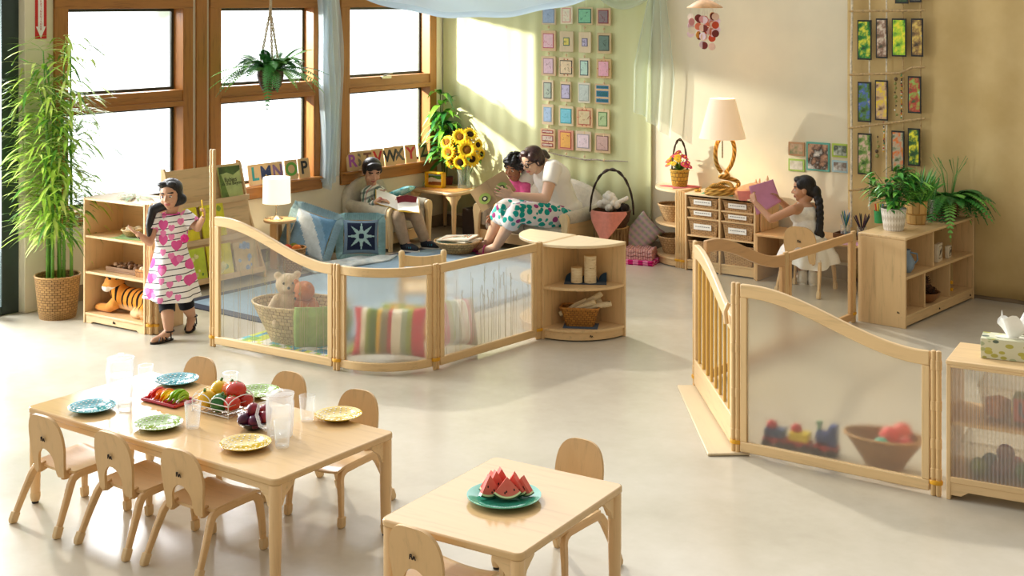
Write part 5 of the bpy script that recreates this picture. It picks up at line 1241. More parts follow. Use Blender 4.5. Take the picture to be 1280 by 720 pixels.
# hanging fern
def frond(b, p, d, L, w, droop, n=22, side=None):
    d = V(d).normalized(); p = V(p); pts = [p+d*L*s-V((0, 0, droop*L*s*s)) for s in [i/n for i in range(n+1)]]
    b.tube(pts[::3], .0018, 4)
    for i in range(2, n):
        t_ = (pts[i+1]-pts[i-1]).normalized(); sd = t_.cross(V((0, 0, 1))); sd = sd.normalized() if sd.length > .03 else V((1, 0, 0)); s = i/n
        l_ = w*(sin(PI*min(1, s*.92+.10))**.8)
        for q in (-1, 1):
            e = pts[i]+sd*q*l_+t_*l_*.35-V((0, 0, l_*.18)); m = pts[i].lerp(e, .5); k = L/n*.42
            v = [b.bm.verts.new(x) for x in (pts[i]-t_*k*.6, m-t_*k, e, m+t_*k, pts[i]+t_*k*.6)]; b._f(v)
FERN = [plain('#4A9640', .45, .4, var=.2), plain('#76B850', .45, .4, var=.2), plain('#347438', .45, .4, var=.2)]
ph = At(338, 113, 10.25)
t = T('hanging_fern', 'fern in a dark wicker hanging basket before the middle window', 'plant', ph)
b = B(wicker('#5A3A26', '#2A170C', 22, 9)); b.lathe([(.001, .0), (.062, .0), (.085, .04), (.105, .11), (.100, .16), (.093, .16), (.095, .11), (.001, .11)], 8, cap0=False, cap1=False); b.out('basket', t)
MAC = fabric('#C9B79A', 400, .2)
for k in range(3):
    a = k*2*PI/3+.9; b = B(MAC); p0 = V((.10*cos(a), .10*sin(a), .12)); p1 = V((0, 0, .62))
    for phs in (0, PI): b.tube([p0.lerp(p1, i/40)+V((.006*cos(i*.9+phs), .006*sin(i*.9+phs), 0)) for i in range(41)], .0048, 6)
    b.tube([(0, 0, .005), (.07*cos(a), .07*sin(a), .02), p0], .004, 6); b.out('macrame_cord', t)
b = B(MAC); b.tube([(0, 0, .61), (.004, 0, .70), (-.003, 0, .85), (0, 0, 1.2)], [.012, .010, .010, .010], 8); b.out('hanging_rope', t)
b = B(*FERN); rg = random.Random(31)
for i in range(74):
    a = rg.uniform(0, 2*PI); el = rg.uniform(.2, 1.7); b.mi = rg.randrange(3); L = rg.uniform(.30, .50)
    frond(b, (.05*cos(a), .05*sin(a), .15), (cos(a), sin(a), el), L, rg.uniform(.042, .060), rg.uniform(.35, .95))
b.out('foliage', t, sharp=180)
# coloured-disc mobile
pm = At(881, 9, 9.7); t = T('disc_mobile', 'hanging mobile of pink, orange and maroon discs under a shell plate', 'mobile', pm)
b = B(plain('#E8B47E', .5, var=.15)); b.lathe([(.132, -.006), (.128, .004), (.06, .045), (.001, .062), (.001, .055), (.055, .04), (.125, -.004)], 40, cap0=False, cap1=False); b.out('top_plate', t)
b = B(plain('#DDD2BC', .6)); b.tube([(0, 0, .06), (0, 0, .6)], .002, 5); b.out('cord', t)
rg = random.Random(8); MC = ['#F0C9B2', '#E9A3A8', '#D9502E', '#7E2E2A', '#F4E3CE', '#EBA54A', '#F2D6DE', '#E8896A']
for k in range(14):
    a = k*2*PI/14*2.4; r = .105 if k % 2 else .06; b = B(plain('#E8DCC8', .6)); L = rg.uniform(.16, .30) if r < .1 else rg.uniform(.14, .22); x, y = r*cos(a), r*sin(a)
    b.tube([(x, y, .01), (x, y, -L)], .001, 4); so = b.out('thread', t)
    for q in range(int(L/.062)):
        b = B(plain(rg.choice(MC), .4)); M = Euler((PI/2, 0, rg.uniform(-.8, .8))).to_matrix().to_4x4(); b.lathe([(.027, -.0015), (.027, .0015)], 20, (x, y, -L+.062*q), M=M); b.out('disc', so)
# ------------------------------------------------------------------ big basket on the stump and textiles
ps = V((.83, 10.98, 0)); BARK = N('bark'); bv = BARK.coord('Object', (22, 22, 3)); bf = BARK.noise(bv, 3, 4, .7); BARK.fin(BARK.ramp(bf, [(.35, lin('#4A3520')), (.7, lin('#A5865A'))]), .9, .1); BARK.bump(bf, .9, .01)
t = T('tree_stump', 'short tree stump with rough bark carrying the handled basket', 'stump', ps)
b = B(BARK.m); b.lathe([(.155, 0), (.150, .05), (.146, .14), (.148, .265)], 32, f=lambda a, z: 1+.03*sin(7*a)+.02*sin(13*a+2)); b.out('bark', t)
b = B(wood('#C79F6A', 'x', .7)); b.lathe([(.140, .264), (.139, .269)], 32); b.out('cut_top', t)
basket('handled_basket', 'dark twig basket with tall arched handle standing on the stump', 'basket', ps+V((0, 0, .27)), [(.12, 0), (.145, .05), (.160, .13)], '#5E4026', '#2B1A0C', 24, 9, rad(-18), handle=(.185, .36, .0075))
WOOLW = fabric('#EFE9DC', 120, .05); b = B(WOOLW); rg = random.Random(4)
for i in range(34):
    a, r = rg.uniform(0, 6.28), rg.uniform(0, .075); b.ball((-.025+r*cos(a)*1.1, r*sin(a), .02+.13*rg.random()*(1-r/.12)), rg.uniform(.022, .036), 10, 7)
for i in range(8): b.ball((.03+.013*i, -.05, .07+.006*i), .019, 10, 7)
tag(b.out('white_fleece', loc=ps+V((0, 0, .395)), sharp=180), 'bundle of white fleece wool lying in the handled basket', 'wool')
b = B(fabric('#2B211C', 120))
for i in range(9): a = rg.uniform(0, 6.28); b.ball((.09+.03*cos(a), -.02+.04*sin(a), .025+.02*rg.random()), .028, 10, 7)
tag(b.out('dark_fleece', loc=ps+V((0, 0, .390)), sharp=180), 'small heap of dark brown wool right of the white fleece', 'wool')
b = B(fabric('#D98A78', 260))
def pcl(u, v):
    a = rad(-165+112*u); tr = 1-abs((u-.42)/(.58 if u > .42 else .42)); dz = .14-(.25*tr+.02)*v; r = .172+.012*v+.006*sin(u*14)
    return (cos(a)*r, sin(a)*r, dz)
b.sheet(pcl, 28, 14, .003); tag(b.out('pink_cloth', loc=ps+V((0, 0, .272)), sharp=180), 'salmon pink cloth hanging in a point over the handled basket', 'cloth')
def fold(name, label, loc, rz, w, d, n, th, mats, wav=.006, grp=None):
    t = T(name, label, 'blanket', loc, rz, grp)
    for k in range(n):
        b = B(mats[k % len(mats)])
        def f(u, v, k=k): x = (u-.5)*w; return (x+.006*sin(k*3), (v-.5)*d+.004*sin(u*9+k), (k+.0)*th+wav*sin(u*26)*.4+.003*sin(v*8+k)+.002)
        b.sheet(f, 40, 16, th*.85); b.out('fold', t, bev=.004, sharp=60)
    return t
MAG = N('magenta_pattern'); mv = MAG.coord('Object', (1, 1, 1)); ck = MAG.n('ShaderNodeTexChecker'); ck.inputs['Scale'].default_value = 24; MAG.l(mv, ck.inputs['Vector']); MAG.fin(MAG.mix(ck.outputs['Fac'], lin('#C4206E'), lin('#E48AB4')), .9, .1)
PKN = N('pink_knit'); pv = PKN.coord('Object', (1, 1, 1)); pw = PKN.n('ShaderNodeTexWave'); pw.inputs['Scale'].default_value = 16; pw.inputs['Distortion'].default_value = 2; PKN.l(pv, pw.inputs['Vector']); PKN.fin(PKN.mix(pw.outputs['Fac'], lin('#C98A88'), lin('#EBC0B8')), .9, .1); PKN.bump(pw.outputs['Fac'], .8, .01)
pb = G(797, 328); pb.z = 0
fold('folded_blanket', 'magenta and pink checked blanket folded on the floor, lowest', pb, rad(-24), .33, .24, 3, .018, [MAG.m])
fold('folded_blanket', 'pale pink cable-knit blanket folded on top of the magenta one', pb+V((-.01, .02, .058)), rad(-18), .30, .20, 3, .030, [PKN.m], .012)
PLD = N('grey_plaid'); pv = PLD.coord('Object', (1, 1, 1)); w1 = PLD.n('ShaderNodeTexWave'); w1.inputs['Scale'].default_value = 7; PLD.l(pv, w1.inputs['Vector']); w2 = PLD.n('ShaderNodeTexWave'); w2.bands_direction = 'Z'; w2.inputs['Scale'].default_value = 7; PLD.l(pv, w2.inputs['Vector'])
PLD.fin(PLD.mix(w2.outputs['Fac'], PLD.mix(w1.outputs['Fac'], lin('#9A9498'), lin('#A8B08C')), lin('#C4A6AC')), .9, .1)
p_ = At(800, 300, 10.98); pillow('cushion', 'slumped grey plaid cushion beside the stump under the green drape', 'cushion', V((p_.x, p_.y, .19)), (-.4, .7, rad(-30)), .26, .34, .12, [PLD.m])
# ------------------------------------------------------------------ cubby contents
WKL, WKD = '#C39B6B', '#7A5530'
def bin_(label, x, z, w, h, tag_=True, name='wicker_bin'):
    t = T(name, label, 'basket', on(CUB, x, .012, z), RZ, 'labelled wicker bins in the cubby'); d = .30
    b = B(wicker(WKL, WKD, 30, max(12, int(h*230)))); k = .86
    def ring(s, zz, o=0): return [(-w/2*s+o, 0+o+(1-s)*d*.2, zz), (w/2*s-o, 0+o+(1-s)*d*.2, zz), (w/2*s-o, d*s-o, zz), (-w/2*s+o, d*s-o, zz)]
    b.rings([ring(k, 0), ring((k+1)/2, h*.5), ring(1, h), ring(1, h, .006), ring((k+1)/2, h*.5, .006), ring(k, .006, .006)]); o = b.out('woven_body', t, sharp=50)
    b = B(plain('#A67C4C', .6, var=.3, scale=90)); b.tube([ring(1, h)[i % 4] for i in range(5)], .006, 6); b.out('rim', t)
    if tag_:
        b = B(plain('#F3F0E8', .6), plain('#8E8A84', .7)); zc = h*.58; y = -.004+(1-(k+(1-k)*.58))*d*.2-.006; lw = w*.60
        b.box(V((0, y, zc)), (lw, .002, min(.045, h*.5)), rx(.05)); b.mi = 1
        for q in range(7): xx = lw*(-.36+.12*q); b.box(V((xx, y-.0018, zc+.002)), (lw*.09, .001, .006), rx(.05))
        b.out('name_card', o)
cxs = (-cw/4+.003, cw/4-.003); bwid = cw/2-.05
rown = {3: 'top', 2: 'second', 1: 'third', 0: 'bottom'}
hs = {3: .075, 2: .065, 1: .12, 0: .15}
for r in (3, 2, 1, 0):
    for i, s in enumerate(('left', 'right')):
        bin_('labelled wicker bin in the %s row, %s column of the cubby' % (rown[r], s), cxs[i], CZ[r], bwid, hs[r], r > 0)
for lab, z in (('wicker bowl basket on the upper shelf of the quarter-round shelf end', .335), ('wicker bowl basket on the bottom shelf of the quarter-round shelf end', .073)):
    pq = Q3.location+rzm(Q3.rotation_euler.z) @ V((.155, .155, z+.0))
    basket('wicker_bowl', lab, 'basket', pq, [(.085, 0), (.105, .05), (.135, .135)], '#C6A273', '#80592F', 28, 9, .4, grp='wicker bowls on the shelf end')
# flower basket on pink cloth, shell, green cloth
pf = Q3.location+rzm(Q3.rotation_euler.z) @ V((.12, .13, .615))
b = B(fabric('#C8565A', 240)); b.sheet(lambda u, v: ((u-.5)*.24+.03*sin(v*5), (v-.5)*.20, .002+.002*sin(u*9)), 20, 16, .003); tag(b.out('red_cloth', loc=pf+V((.01, -.005, 0)), rz=.3, sharp=180), 'rose red cloth under the small flower basket', 'cloth')
t = basket('flower_basket', 'small yellow woven basket of pink and yellow flowers with arched handle', 'flower basket', pf+V((0, 0, .006)), [(.060, 0), (.066, .03), (.078, .13)], '#C79A3A', '#4A2F14', 16, 7, .2, handle=(.066, .27, .006))
b = B(plain('#4F7F2E', .5), plain('#7DA23A', .5)); rg = random.Random(12)
for i in range(60): b.mi = i % 2; a = rg.uniform(0, 6.28); leaf(b, (0, 0, .12), (cos(a), sin(a), rg.uniform(.2, 2.2)), rg.uniform(.07, .15), .022, .25)
b.out('foliage', t, sharp=180)
for i in range(30):
    a = rg.uniform(0, 6.28); r = .105*rg.random()**.6; z = .135+.125*(1-(r/.125)**2)+rg.uniform(-.02, .02); c = rg.choice(['#D8486A', '#E06A5A', '#C9305E', '#EBB81C', '#F0C832', '#D9552E'])
    b = B(plain(c, .5), plain('#F2D24A', .6)); cx = V((r*cos(a), r*sin(a), z)); q = V((cos(a)*.5, sin(a)*.5-.3, .8)).to_track_quat('Z', 'Y').to_matrix()
    for k in range(7): ang = k*2*PI/7; e = cx+q @ V((.016*cos(ang), .016*sin(ang), .002)); b.ball(e, (.0095, .0095, .004), 8, 5, M=q.to_4x4())
    b.mi = 1; b.ball(cx+q @ V((0, 0, .004)), .006, 8, 5); b.out('blossom', t)
b = B(fabric('#58B08E', 240)); 
def gsc(u, v): return ((u-.5)*.50, -.12+(v)*.24, .003+.003*sin(u*11+v*4))
b.sheet(gsc, 30, 14, .003); tag(b.out('green_scarf', loc=on(CUB, .06, .17, CH), rz=RZ+.06, sharp=180), 'sea green cloth spread on top of the cubby', 'cloth')
psH = on(CUB, .235, .10, CH+.055); t = T('conch_shell', 'large peach pink conch shell on the cubby top', 'shell', psH, rad(10)); t.rotation_euler = (0, -.25, rad(10))
SH = N('shell'); sv = SH.coord(); SH.fin(SH.ramp(SH.noise(sv, 9, 3), [(.35, lin('#E8A878')), (.6, lin('#F0CDA4')), (.75, lin('#F4E2C8'))]), .35, .4)
b = B(SH.m); rs = []
for i in range(22):
    s = i/21; r = .078*sin(PI*min(1, .10+s*.92))**.8*(1-.45*s)+.004
    rs.append([(-.15+.30*s, r*cos(a)*1.15, r*sin(a)*.85*(1+.0)+.012*sin(5*a)*(s > .45)*(1-s)) for a in [2*PI*j/20 for j in range(20)]])
b.rings(rs); b.out('shell_body', t)
b = B(plain('#E58A7E', .3, .5)); b.sheet(lambda u, v: (-.14+.22*u, -.055-.03*sin(PI*u), -.035+.075*v-.02*sin(PI*u)+.015*sin(v*3)), 14, 8, .004); b.out('shell_lip', t)
for k in range(7): b = B(SH.m); a = k*.7; s = .05+.016*k; b.tube([(s, .045*cos(a+1), .035*abs(sin(a+1))+.01), (s+.012, .075*cos(a+1), .062*abs(sin(a+1))+.014)], [.012, .003], 7); b.out('spike', t)
b = B(plain('#C79A3C', .7, var=.3, scale=90)); 
for i in range(3): b.tube([(.02*cos(a)*(1-.15*i), .012*sin(a)-.0, .007+.012*i*0+.004*sin(a*3)) for a in [2*PI*q/16 for q in range(17)]], .008, 7)
tag(b.out('rope_ring', loc=on(CUB, -.25, .10, CH+.003)), 'small tan rope ring on the cubby left of the lamp', 'rope')
# desk things
dpt = on(DESK, .70, .27, .363); t = T('pencil_tray', 'dark wooden tray on the desk holding the pencil jars', 'tray', dpt, RZ)
b = B(wood('#6E4A2C', 'x', .5)); b.bx(-.16, .16, -.06, .06, 0, .008); b.bx(-.16, .16, -.06, -.052, .008, .035); b.bx(-.16, .16, .052, .06, .008, .035); b.bx(-.16, -.152, -.052, .052, .008, .035); b.bx(.152, .16, -.052, .052, .008, .035); b.out('tray', t, bev=.002)
for xx, cols, lab in ((-.085, ['#2F6FA8', '#E8E4DA', '#3A8FBF', '#3E8A5A'], 'glass jar of blue and white markers, left on the desk tray'), (.045, ['#2A2533', '#3C2E4A', '#262A30', '#55304A'], 'glass jar of dark pencils, right on the desk tray')):
    j = T('jar', lab, 'jar', dpt+rzm(RZ) @ V((xx, 0, .008)), 0, 'jars on the desk tray'); b = B(TG); b.lathe([(.001, .003), (.032, .002), (.036, .006), (.036, .085), (.033, .085), (.033, .009), (.001, .008)], 24, cap0=False, cap1=False); b.out('glass', j)
    rg = random.Random(int(xx*100))
    for i in range(9):
        a = i*2*PI/9; lx, ly = cos(a)*(.028), sin(a)*.028; L = rg.uniform(.15, .19); b = B(plain(cols[i % 4], .4)); p0 = V((-lx*.5, -ly*.5, .012)); p1 = V((lx*(2.0 if xx > 0 else 1.1), ly*(2.0 if xx > 0 else 1.1), L)); b.cyl(p0, p1, .0042, .0042, 7); b.cyl(p1, p1+(p1-p0).normalized()*.012, .0042, .0008, 7)
        o = b.out('pencil', loc=j.location); tag(o, ('dark pencil standing in the right desk jar' if xx > 0 else 'marker standing in the left desk jar'), 'pencil', 'pencils in the right desk jar' if xx > 0 else 'markers in the left desk jar')
b = B(plain('#E3A9C6', .8)); b.bx(-.10, .10, -.07, .07, 0, .0015); tag(b.out('pink_paper', loc=on(DESK, .80, .06, .364), rz=RZ+.3), 'sheet of pink paper lying flat on the desk', 'paper')
# ------------------------------------------------------------------ continuous bodies grown from overlapping limbs
def blob(prims, vox, mats, name, parent=None, M=None, mif=None, smooth=6, fac=.5):
    """prims: ('c',p0,p1,r0,r1) tapered limb, ('e',c,(rx,ry,rz)[,rot]) ellipsoid, ('k',p0,p1,r0,r1) flat-ended cone; fused into one surface"""
    b = B()
    for q in prims:
        if q[0] == 'e': b.ball(q[1], q[2], 20, 14, M=q[3].to_4x4() if len(q) > 3 and q[3] is not None else None)
        elif q[0] == 'c':
            p0, p1 = V(q[1]), V(q[2]); r0, r1 = q[3], q[4]; d = (p1-p0); L = max(d.length, 1e-5); Q = d.to_track_quat('Z', 'Y').to_matrix().to_4x4()
            prof = []
            for i in range(6): a = -PI/2+PI/2*i/5; prof.append((r0*cos(a), r0*sin(a)))
            for i in range(6): a = PI/2*i/5; prof.append((r1*cos(a), L+r1*sin(a)))
            b.lathe(prof, 16, p0, M=Q)
        elif q[0] == 'k': b.cyl(q[1], q[2], q[3], q[4], 22)
    me = bpy.data.meshes.new('tmp'); b.bm.normal_update(); bmesh.ops.recalc_face_normals(b.bm, faces=b.bm.faces[:]); b.bm.to_mesh(me); b.bm.free()
    o = bpy.data.objects.new('tmp', me); COL.objects.link(o)
    r = o.modifiers.new('r', 'REMESH'); r.mode = 'VOXEL'; r.voxel_size = vox; r.use_smooth_shade = True
    s = o.modifiers.new('s', 'SMOOTH'); s.factor = fac; s.iterations = smooth
    bpy.context.view_layer.update()
    m2 = bpy.data.meshes.new_from_object(o.evaluated_get(bpy.context.evaluated_depsgraph_get()))
    bpy.data.objects.remove(o); bpy.data.meshes.remove(me); m2.materials.clear()
    for m in mats: m2.materials.append(m)
    if mif:
        for p in m2.polygons: p.material_index = mif(p.center)
    for p in m2.polygons: p.use_smooth = True
    if M is not None: m2.transform(M)
    o = bpy.data.objects.new(name, m2); COL.objects.link(o)
    if parent: o.parent = parent
    return o
# ------------------------------------------------------------------ tiger plush and baskets on the left shelf
tg = on(SHELF1, .0, .13, .071); tw = math.atan2(SRr.y-SL.y, SRr.x-SL.x)
t = T('tiger_plush', 'orange striped tiger plush lying on the bottom of the left shelf', 'toy', tg, tw)
FURM = N('tiger_fur'); fv = FURM.coord('Object', (1, .25, .35), (0, .25, 0)); fw = FURM.n('ShaderNodeTexWave'); fw.inputs['Scale'].default_value = 6.5; fw.inputs['Distortion'].default_value = 5; fw.inputs['Detail'].default_value = 2; FURM.l(fv, fw.inputs['Vector'])
col = FURM.ramp(fw.outputs['Fac'], [(.22, lin('#1E1611')), (.34, lin('#D98A34'))]); sx_ = FURM.n('ShaderNodeSeparateXYZ'); FURM.l(FURM.coord(), sx_.inputs[0])
FURM.fin(FURM.mix(FURM.ramp(sx_.outputs['Z'], [(.045, (0, 0, 0, 1)), (.075, (1, 1, 1, 1))]), lin('#E3B98A'), col), .95, .1); FURM.bump(FURM.noise(FURM.coord(), 150, 2), .5, .004)
FW, FO, FB = fabric('#F0E8DA', 150), fabric('#D9903F', 150), fabric('#1B1512', 150)
blob([('c', (-.06, .02, .095), (.20, .03, .085), .075, .085), ('c', (-.06, .0, .10), (-.105, -.01, .165), .07, .055), ('e', (.2, .03, .075), (.085, .085, .075)), ('c', (.20, -.04, .05), (.12, -.06, .03), .05, .028), ('c', (.12, -.06, .03), (.17, -.07, .028), .028, .025)], .006, [FURM.m], 'body', t)
for y in (-.045, .045): blob([('c', (-.08, y, .07), (-.13, y*1.1, .035), .042, .032), ('c', (-.13, y*1.1, .032), (-.225, y*1.15, .028), .030, .026), ('e', (-.235, y*1.15, .027), (.03, .026, .024))], .005, [FO], 'foreleg', t)
hm = Mx.Translation((-.125, -.015, .195)) @ Mx.Rotation(-.15, 4, 'Z')
hd = blob([('e', (0, 0, 0), (.070, .066, .064)), ('e', (-.055, 0, -.018), (.040, .040, .032)), ('e', (.02, .045, .055), (.016, .020, .022)), ('e', (.02, -.045, .055), (.016, .020, .022)), ('e', (-.015, .05, -.025), (.04, .028, .032)), ('e', (-.015, -.05, -.025), (.04, .028, .032))], .0045, [FO, FW, FB], 'head', t, hm,
    lambda c: 1 if (c.z < -.018 and c.x > -.08) or (c.x < -.045 and c.z < -.005) else (2 if (c.z > .03 and c.x > .0 and math.sin(c.x*190+3) > .1) or (c.x > .012 and c.z > .062) else 0))
b = B(fabric('#E3A27F', 150), FB); b.ball(hm @ V((-.094, 0, -.008)), (.010, .012, .009), 10, 8); b.mi = 1
for y in (-.026, .026): b.ball(hm @ V((-.062, y, .022)), (.008, .009, .010), 10, 8)
b.out('nose_and_eyes', t)
b = B(FURM.m); b.tube([(.27, .04, .06), (.285, .0, .04), (.27, -.06, .022), (.22, -.10, .02)], [.018, .017, .016, .014], 10); b.out('tail', t)
b = B(fabric('#86A65A', 220)); b.sheet(lambda u, v: ((u-.5)*.26+.02*sin(v*5), (v-.5)*.20, .002), 16, 12, .003); tag(b.out('green_cloth', loc=on(SHELF1, .06, .13, .586), rz=tw+.2, sharp=180), 'small green cloth on the upper shelf under the bread basket', 'cloth')
pq = on(SHELF1, .05, .13, .591); basket('bread_basket', 'small shallow basket on the green cloth of the upper left shelf', 'basket', pq, [(.05, 0), (.07, .02), (.082, .045)], '#B89A66', '#7A5B30', 22, 6)
b = B(fabric('#D8C8A4', 160)); 
for i in range(7): a = i*.9; b.ball((.040*cos(a), .035*sin(a), .030+.008*(i % 2)), (.026, .018, .014), 10, 7)
tag(b.out('dough_pieces', loc=pq+V((0, 0, .010))), 'pale dough-like pieces lying in the small shallow basket', 'play food')
pq = on(SHELF1, .0, .14, .346); t = T('wooden_tray', 'brown tray of bark and nut pieces on the middle left shelf', 'tray', pq, tw)
b = B(wood('#8E6844', 'x', .6)); b.bx(-.16, .13, -.07, .07, 0, .012); b.bx(-.16, .13, -.07, -.06, .012, .034); b.bx(-.16, .13, .06, .07, .012, .034); b.bx(-.16, -.15, -.06, .06, .012, .034); b.bx(.12, .13, -.06, .06, .012, .034); b.out('tray', t, bev=.003)
rg = random.Random(2)
for i in range(11):
    o = B(plain(rg.choice(['#7A563A', '#9C7653', '#5E4029']), .8, var=.3, scale=60)); o.ball((0, 0, 0), (rg.uniform(.022, .032), rg.uniform(.016, .022), rg.uniform(.014, .02)), 12, 8, f=lambda a, th: 1+.12*sin(3*a+th*2))
    o = o.out('bark_piece', loc=pq+rzm(tw) @ V((-.125+.024*i, .03*(-1)**i, .032+.012*(i % 3 == 1))), rz=rg.uniform(0, 3)); tag(o, 'brown bark piece in the wooden tray on the middle shelf', 'bark piece', 'bark pieces in the wooden tray')
b = B(wicker('#C98F55', '#7E4F22', 16, 6)); b.lathe([(.001, 0), (.055, 0), (.06, .05), (.056, .05), (.05, .008), (.001, .008)], 4, sx=1.25, cap0=False, cap1=False); tag(b.out('small_basket', loc=on(SHELF1, .205, .10, .346), rz=tw+PI/4), 'small square basket at the right end of the middle shelf', 'basket')
for i in range(4):
    o = B(fabric('#D9C7A6', 160)); o.ball((0, 0, 0), (.024, .02, .022), 12, 8); o = o.out('wool_ball', loc=on(SHELF1, .205, .10, .346)+V((.028*cos(i*1.57), .028*sin(i*1.57), .042))); tag(o, 'cream wool ball in the small square basket', 'ball', 'wool balls in the square basket')
b = B(plain('#6F8E4E', .6), plain('#8FA878', .6), plain('#9C7A4E', .7)); rg = random.Random(6)
for i in range(30): b.mi = i % 3; a = rg.uniform(0, 6.28); r = rg.uniform(0, .14); leaf(b, (r*cos(a), r*sin(a)*.5, .01), (cos(a), sin(a), .25), rg.uniform(.06, .11), .018, .4)
tag(b.out('leaf_spray', loc=on(SHELF1, .05, .14, .836), rz=tw, sharp=180), 'low spray of dried green leaves on top of the left shelf', 'leaves')
# ------------------------------------------------------------------ quarter-round shelf contents
def q1(u, v, z): return EC+U*u+W*v+V((0, 0, z))
b = B(fabric('#2C4258', 220))
b.sheet(lambda u, v: ((u-.5)*.27, (v-.5)*.11, .002+.055*(max(0, v-.75)*4)*abs(sin(u*PI*2.5))**.5), 40, 16, .003)
tag(b.out('blue_cloth', loc=q1(.155, -.125, .336), rz=rad(-5), sharp=180), 'dark blue cloth under the birch logs on the corner shelf', 'cloth')
BIR = N('birch_bark'); bv = BIR.coord('Object', (9, 9, 40)); bf = BIR.noise(bv, 2.2, 3, .7); BIR.fin(BIR.ramp(bf, [(.30, lin('#5A4632')), (.38, lin('#D9C39A')), (.7, lin('#EBDDBE'))]), .8, .15)
for u, v, r, h, lab in ((.115, -.165, .038, .095, 'short birch log standing on the blue cloth'), (.185, -.115, .040, .17, 'tall birch log standing on the blue cloth')):
    t = T('birch_log', lab, 'log', q1(u, v, .341), .4, 'birch logs on the corner shelf'); b = B(BIR.m); b.lathe([(r, 0), (r*.98, h*.5), (r, h)], 28, f=lambda a, z: 1+.015*sin(4*a)); b.out('bark', t)
    b = B(wood('#DDBD8A', 'x', .7)); b.lathe([(r*.95, h), (r*.94, h+.002)], 28); b.out('cut_end', t)
pq = q1(.150, -.175, .0755)
b = B(fabric('#2F4A66', 220)); b.sheet(lambda u, v: ((u-.5)*.22, (v-.5)*.15, .001), 10, 8, .002); tag(b.out('blue_cloth', loc=q1(.165, -.19, .0735), rz=rad(-8)), 'flat blue cloth under the basket of birch sticks', 'cloth')
basket('stick_basket', 'rectangular woven basket of birch sticks on the bottom corner shelf', 'basket', pq, [(.080, 0), (.095, .06), (.112, .115)], '#B57B34', '#5E3812', 30, 9, rad(-10), 1.12, .62, sq=7)
rg = random.Random(9)
for i, (x, y, z, dx, dy, dz, r, L) in enumerate(((-.08, .02, .088, .75, .2, .42, .016, .20), (-.05, -.02, .09, .8, -.1, .40, .018, .22), (.0, .02, .10, .75, .1, .55, .020, .23), (.02, -.025, .105, .93, .05, .22, .019, .24), (-.02, .04, .105, .9, .0, .35, .014, .20), (.03, .03, .10, .85, .15, .45, .017, .18))):
    t = T('birch_stick', ['pale birch stick at the left of the stick basket', 'birch stick at the front of the stick basket', 'thick birch stick pointing steeply up from the basket', 'longest birch stick pointing right out of the basket', 'thin birch stick at the back of the stick basket', 'birch stick at the back right of the stick basket'][i], 'stick', pq+V((x, y, z)), 0, 'birch sticks in the basket')
    d = V((dx, dy*.5-.05, dz)).normalized(); b = B(BIR.m); b.tube([d*L*(q/5)-d*.06+V((0, .004*sin(q), .004*cos(q*2))) for q in range(6)], [r, r*1.02, r, r*.95, r, r*.9], 10); b.out('bark', t)
    b = B(wood('#D9B987', 'x', .7)); e = d*L-d*.06+V((0, .004*sin(5), .004*cos(10))); b.tube([e, e+d*.002], r*.82, 10); b.out('cut_end', t)
# child's ladder-back chair and striped cushions behind the low dividers
t = T('ladder_back_chair', 'small wooden ladder-back chair behind the low corner dividers', 'chair', V((-.575, 8.50, .006)), rad(6))
for x in (-.135, .135):
    b = B(BEECH); b.lathe([(.015, 0), (.018, .05), (.018, .49), (.021, .505), (.019, .525), (.010, .534), (.001, .536)], 14, (x, 0, 0)); b.out('rear_post', t)
    b = B(BEECH); b.lathe([(.014, 0), (.018, .05), (.018, .27)], 14, (x, .25, 0)); b.out('front_leg', t)
    b = B(BEECH); b.cyl((x, 0, .12), (x, .25, .12), .010); b.out('side_stretcher', t)
for z, h in ((.43, .075), (.33, .05)):
    b = B(BEECH); b.prism([(-.125, z)]+[(-.125+.25*i/10, z+h-.012*sin(PI*i/10)) for i in range(11)]+[(.125, z)], .014); b.out('back_rail', t, bev=.003)
b = B(BEECH); b.prism(rrect(.30, .28, .02), .022, Mx.Translation((0, .125, .262)) @ Mx.Rotation(PI/2, 4, 'X')); b.out('seat', t, bev=.004)
STR = ['#C22C40', '#E9E0C8', '#8DA02E', '#5E7A2E', '#E8B91E', '#8E8A6A', '#C22C40', '#EDE8D8', '#9FB09A', '#8DA02E', '#C22C40']
def stp(u, v):
    e = [0, .12, .20, .24, .36, .40, .50, .56, .68, .76, .82, 1.001]
    for i in range(11):
        if u < e[i+1]: return i
    return 10
sm = [fabric(c, 240) for c in STR]
pillow('cushion', 'large striped red green yellow cushion behind the frosted curved divider', 'cushion', V((-.73, 7.88, .17)), (-.25, .0, rad(-6)), .45, .29, .15, sm, stp, n=40)
pillow('cushion', 'green cream and red striped cushion behind the grass-stem divider', 'cushion', V((-.365, 8.09, .175)), (-.35, .12, rad(42)), .36, .30, .13, sm, lambda u, v: stp(min(.999, 1-u*.62), v), n=36)
pillow('cushion', 'lime and yellow cushion lying behind the large striped cushion', 'cushion', V((-.66, 8.18, .15)), (-.9, .1, rad(10)), .30, .28, .11, [fabric('#A9B83A', 240), fabric('#E8B91E', 240)], lambda u, v: int(u*6) % 2, n=24)
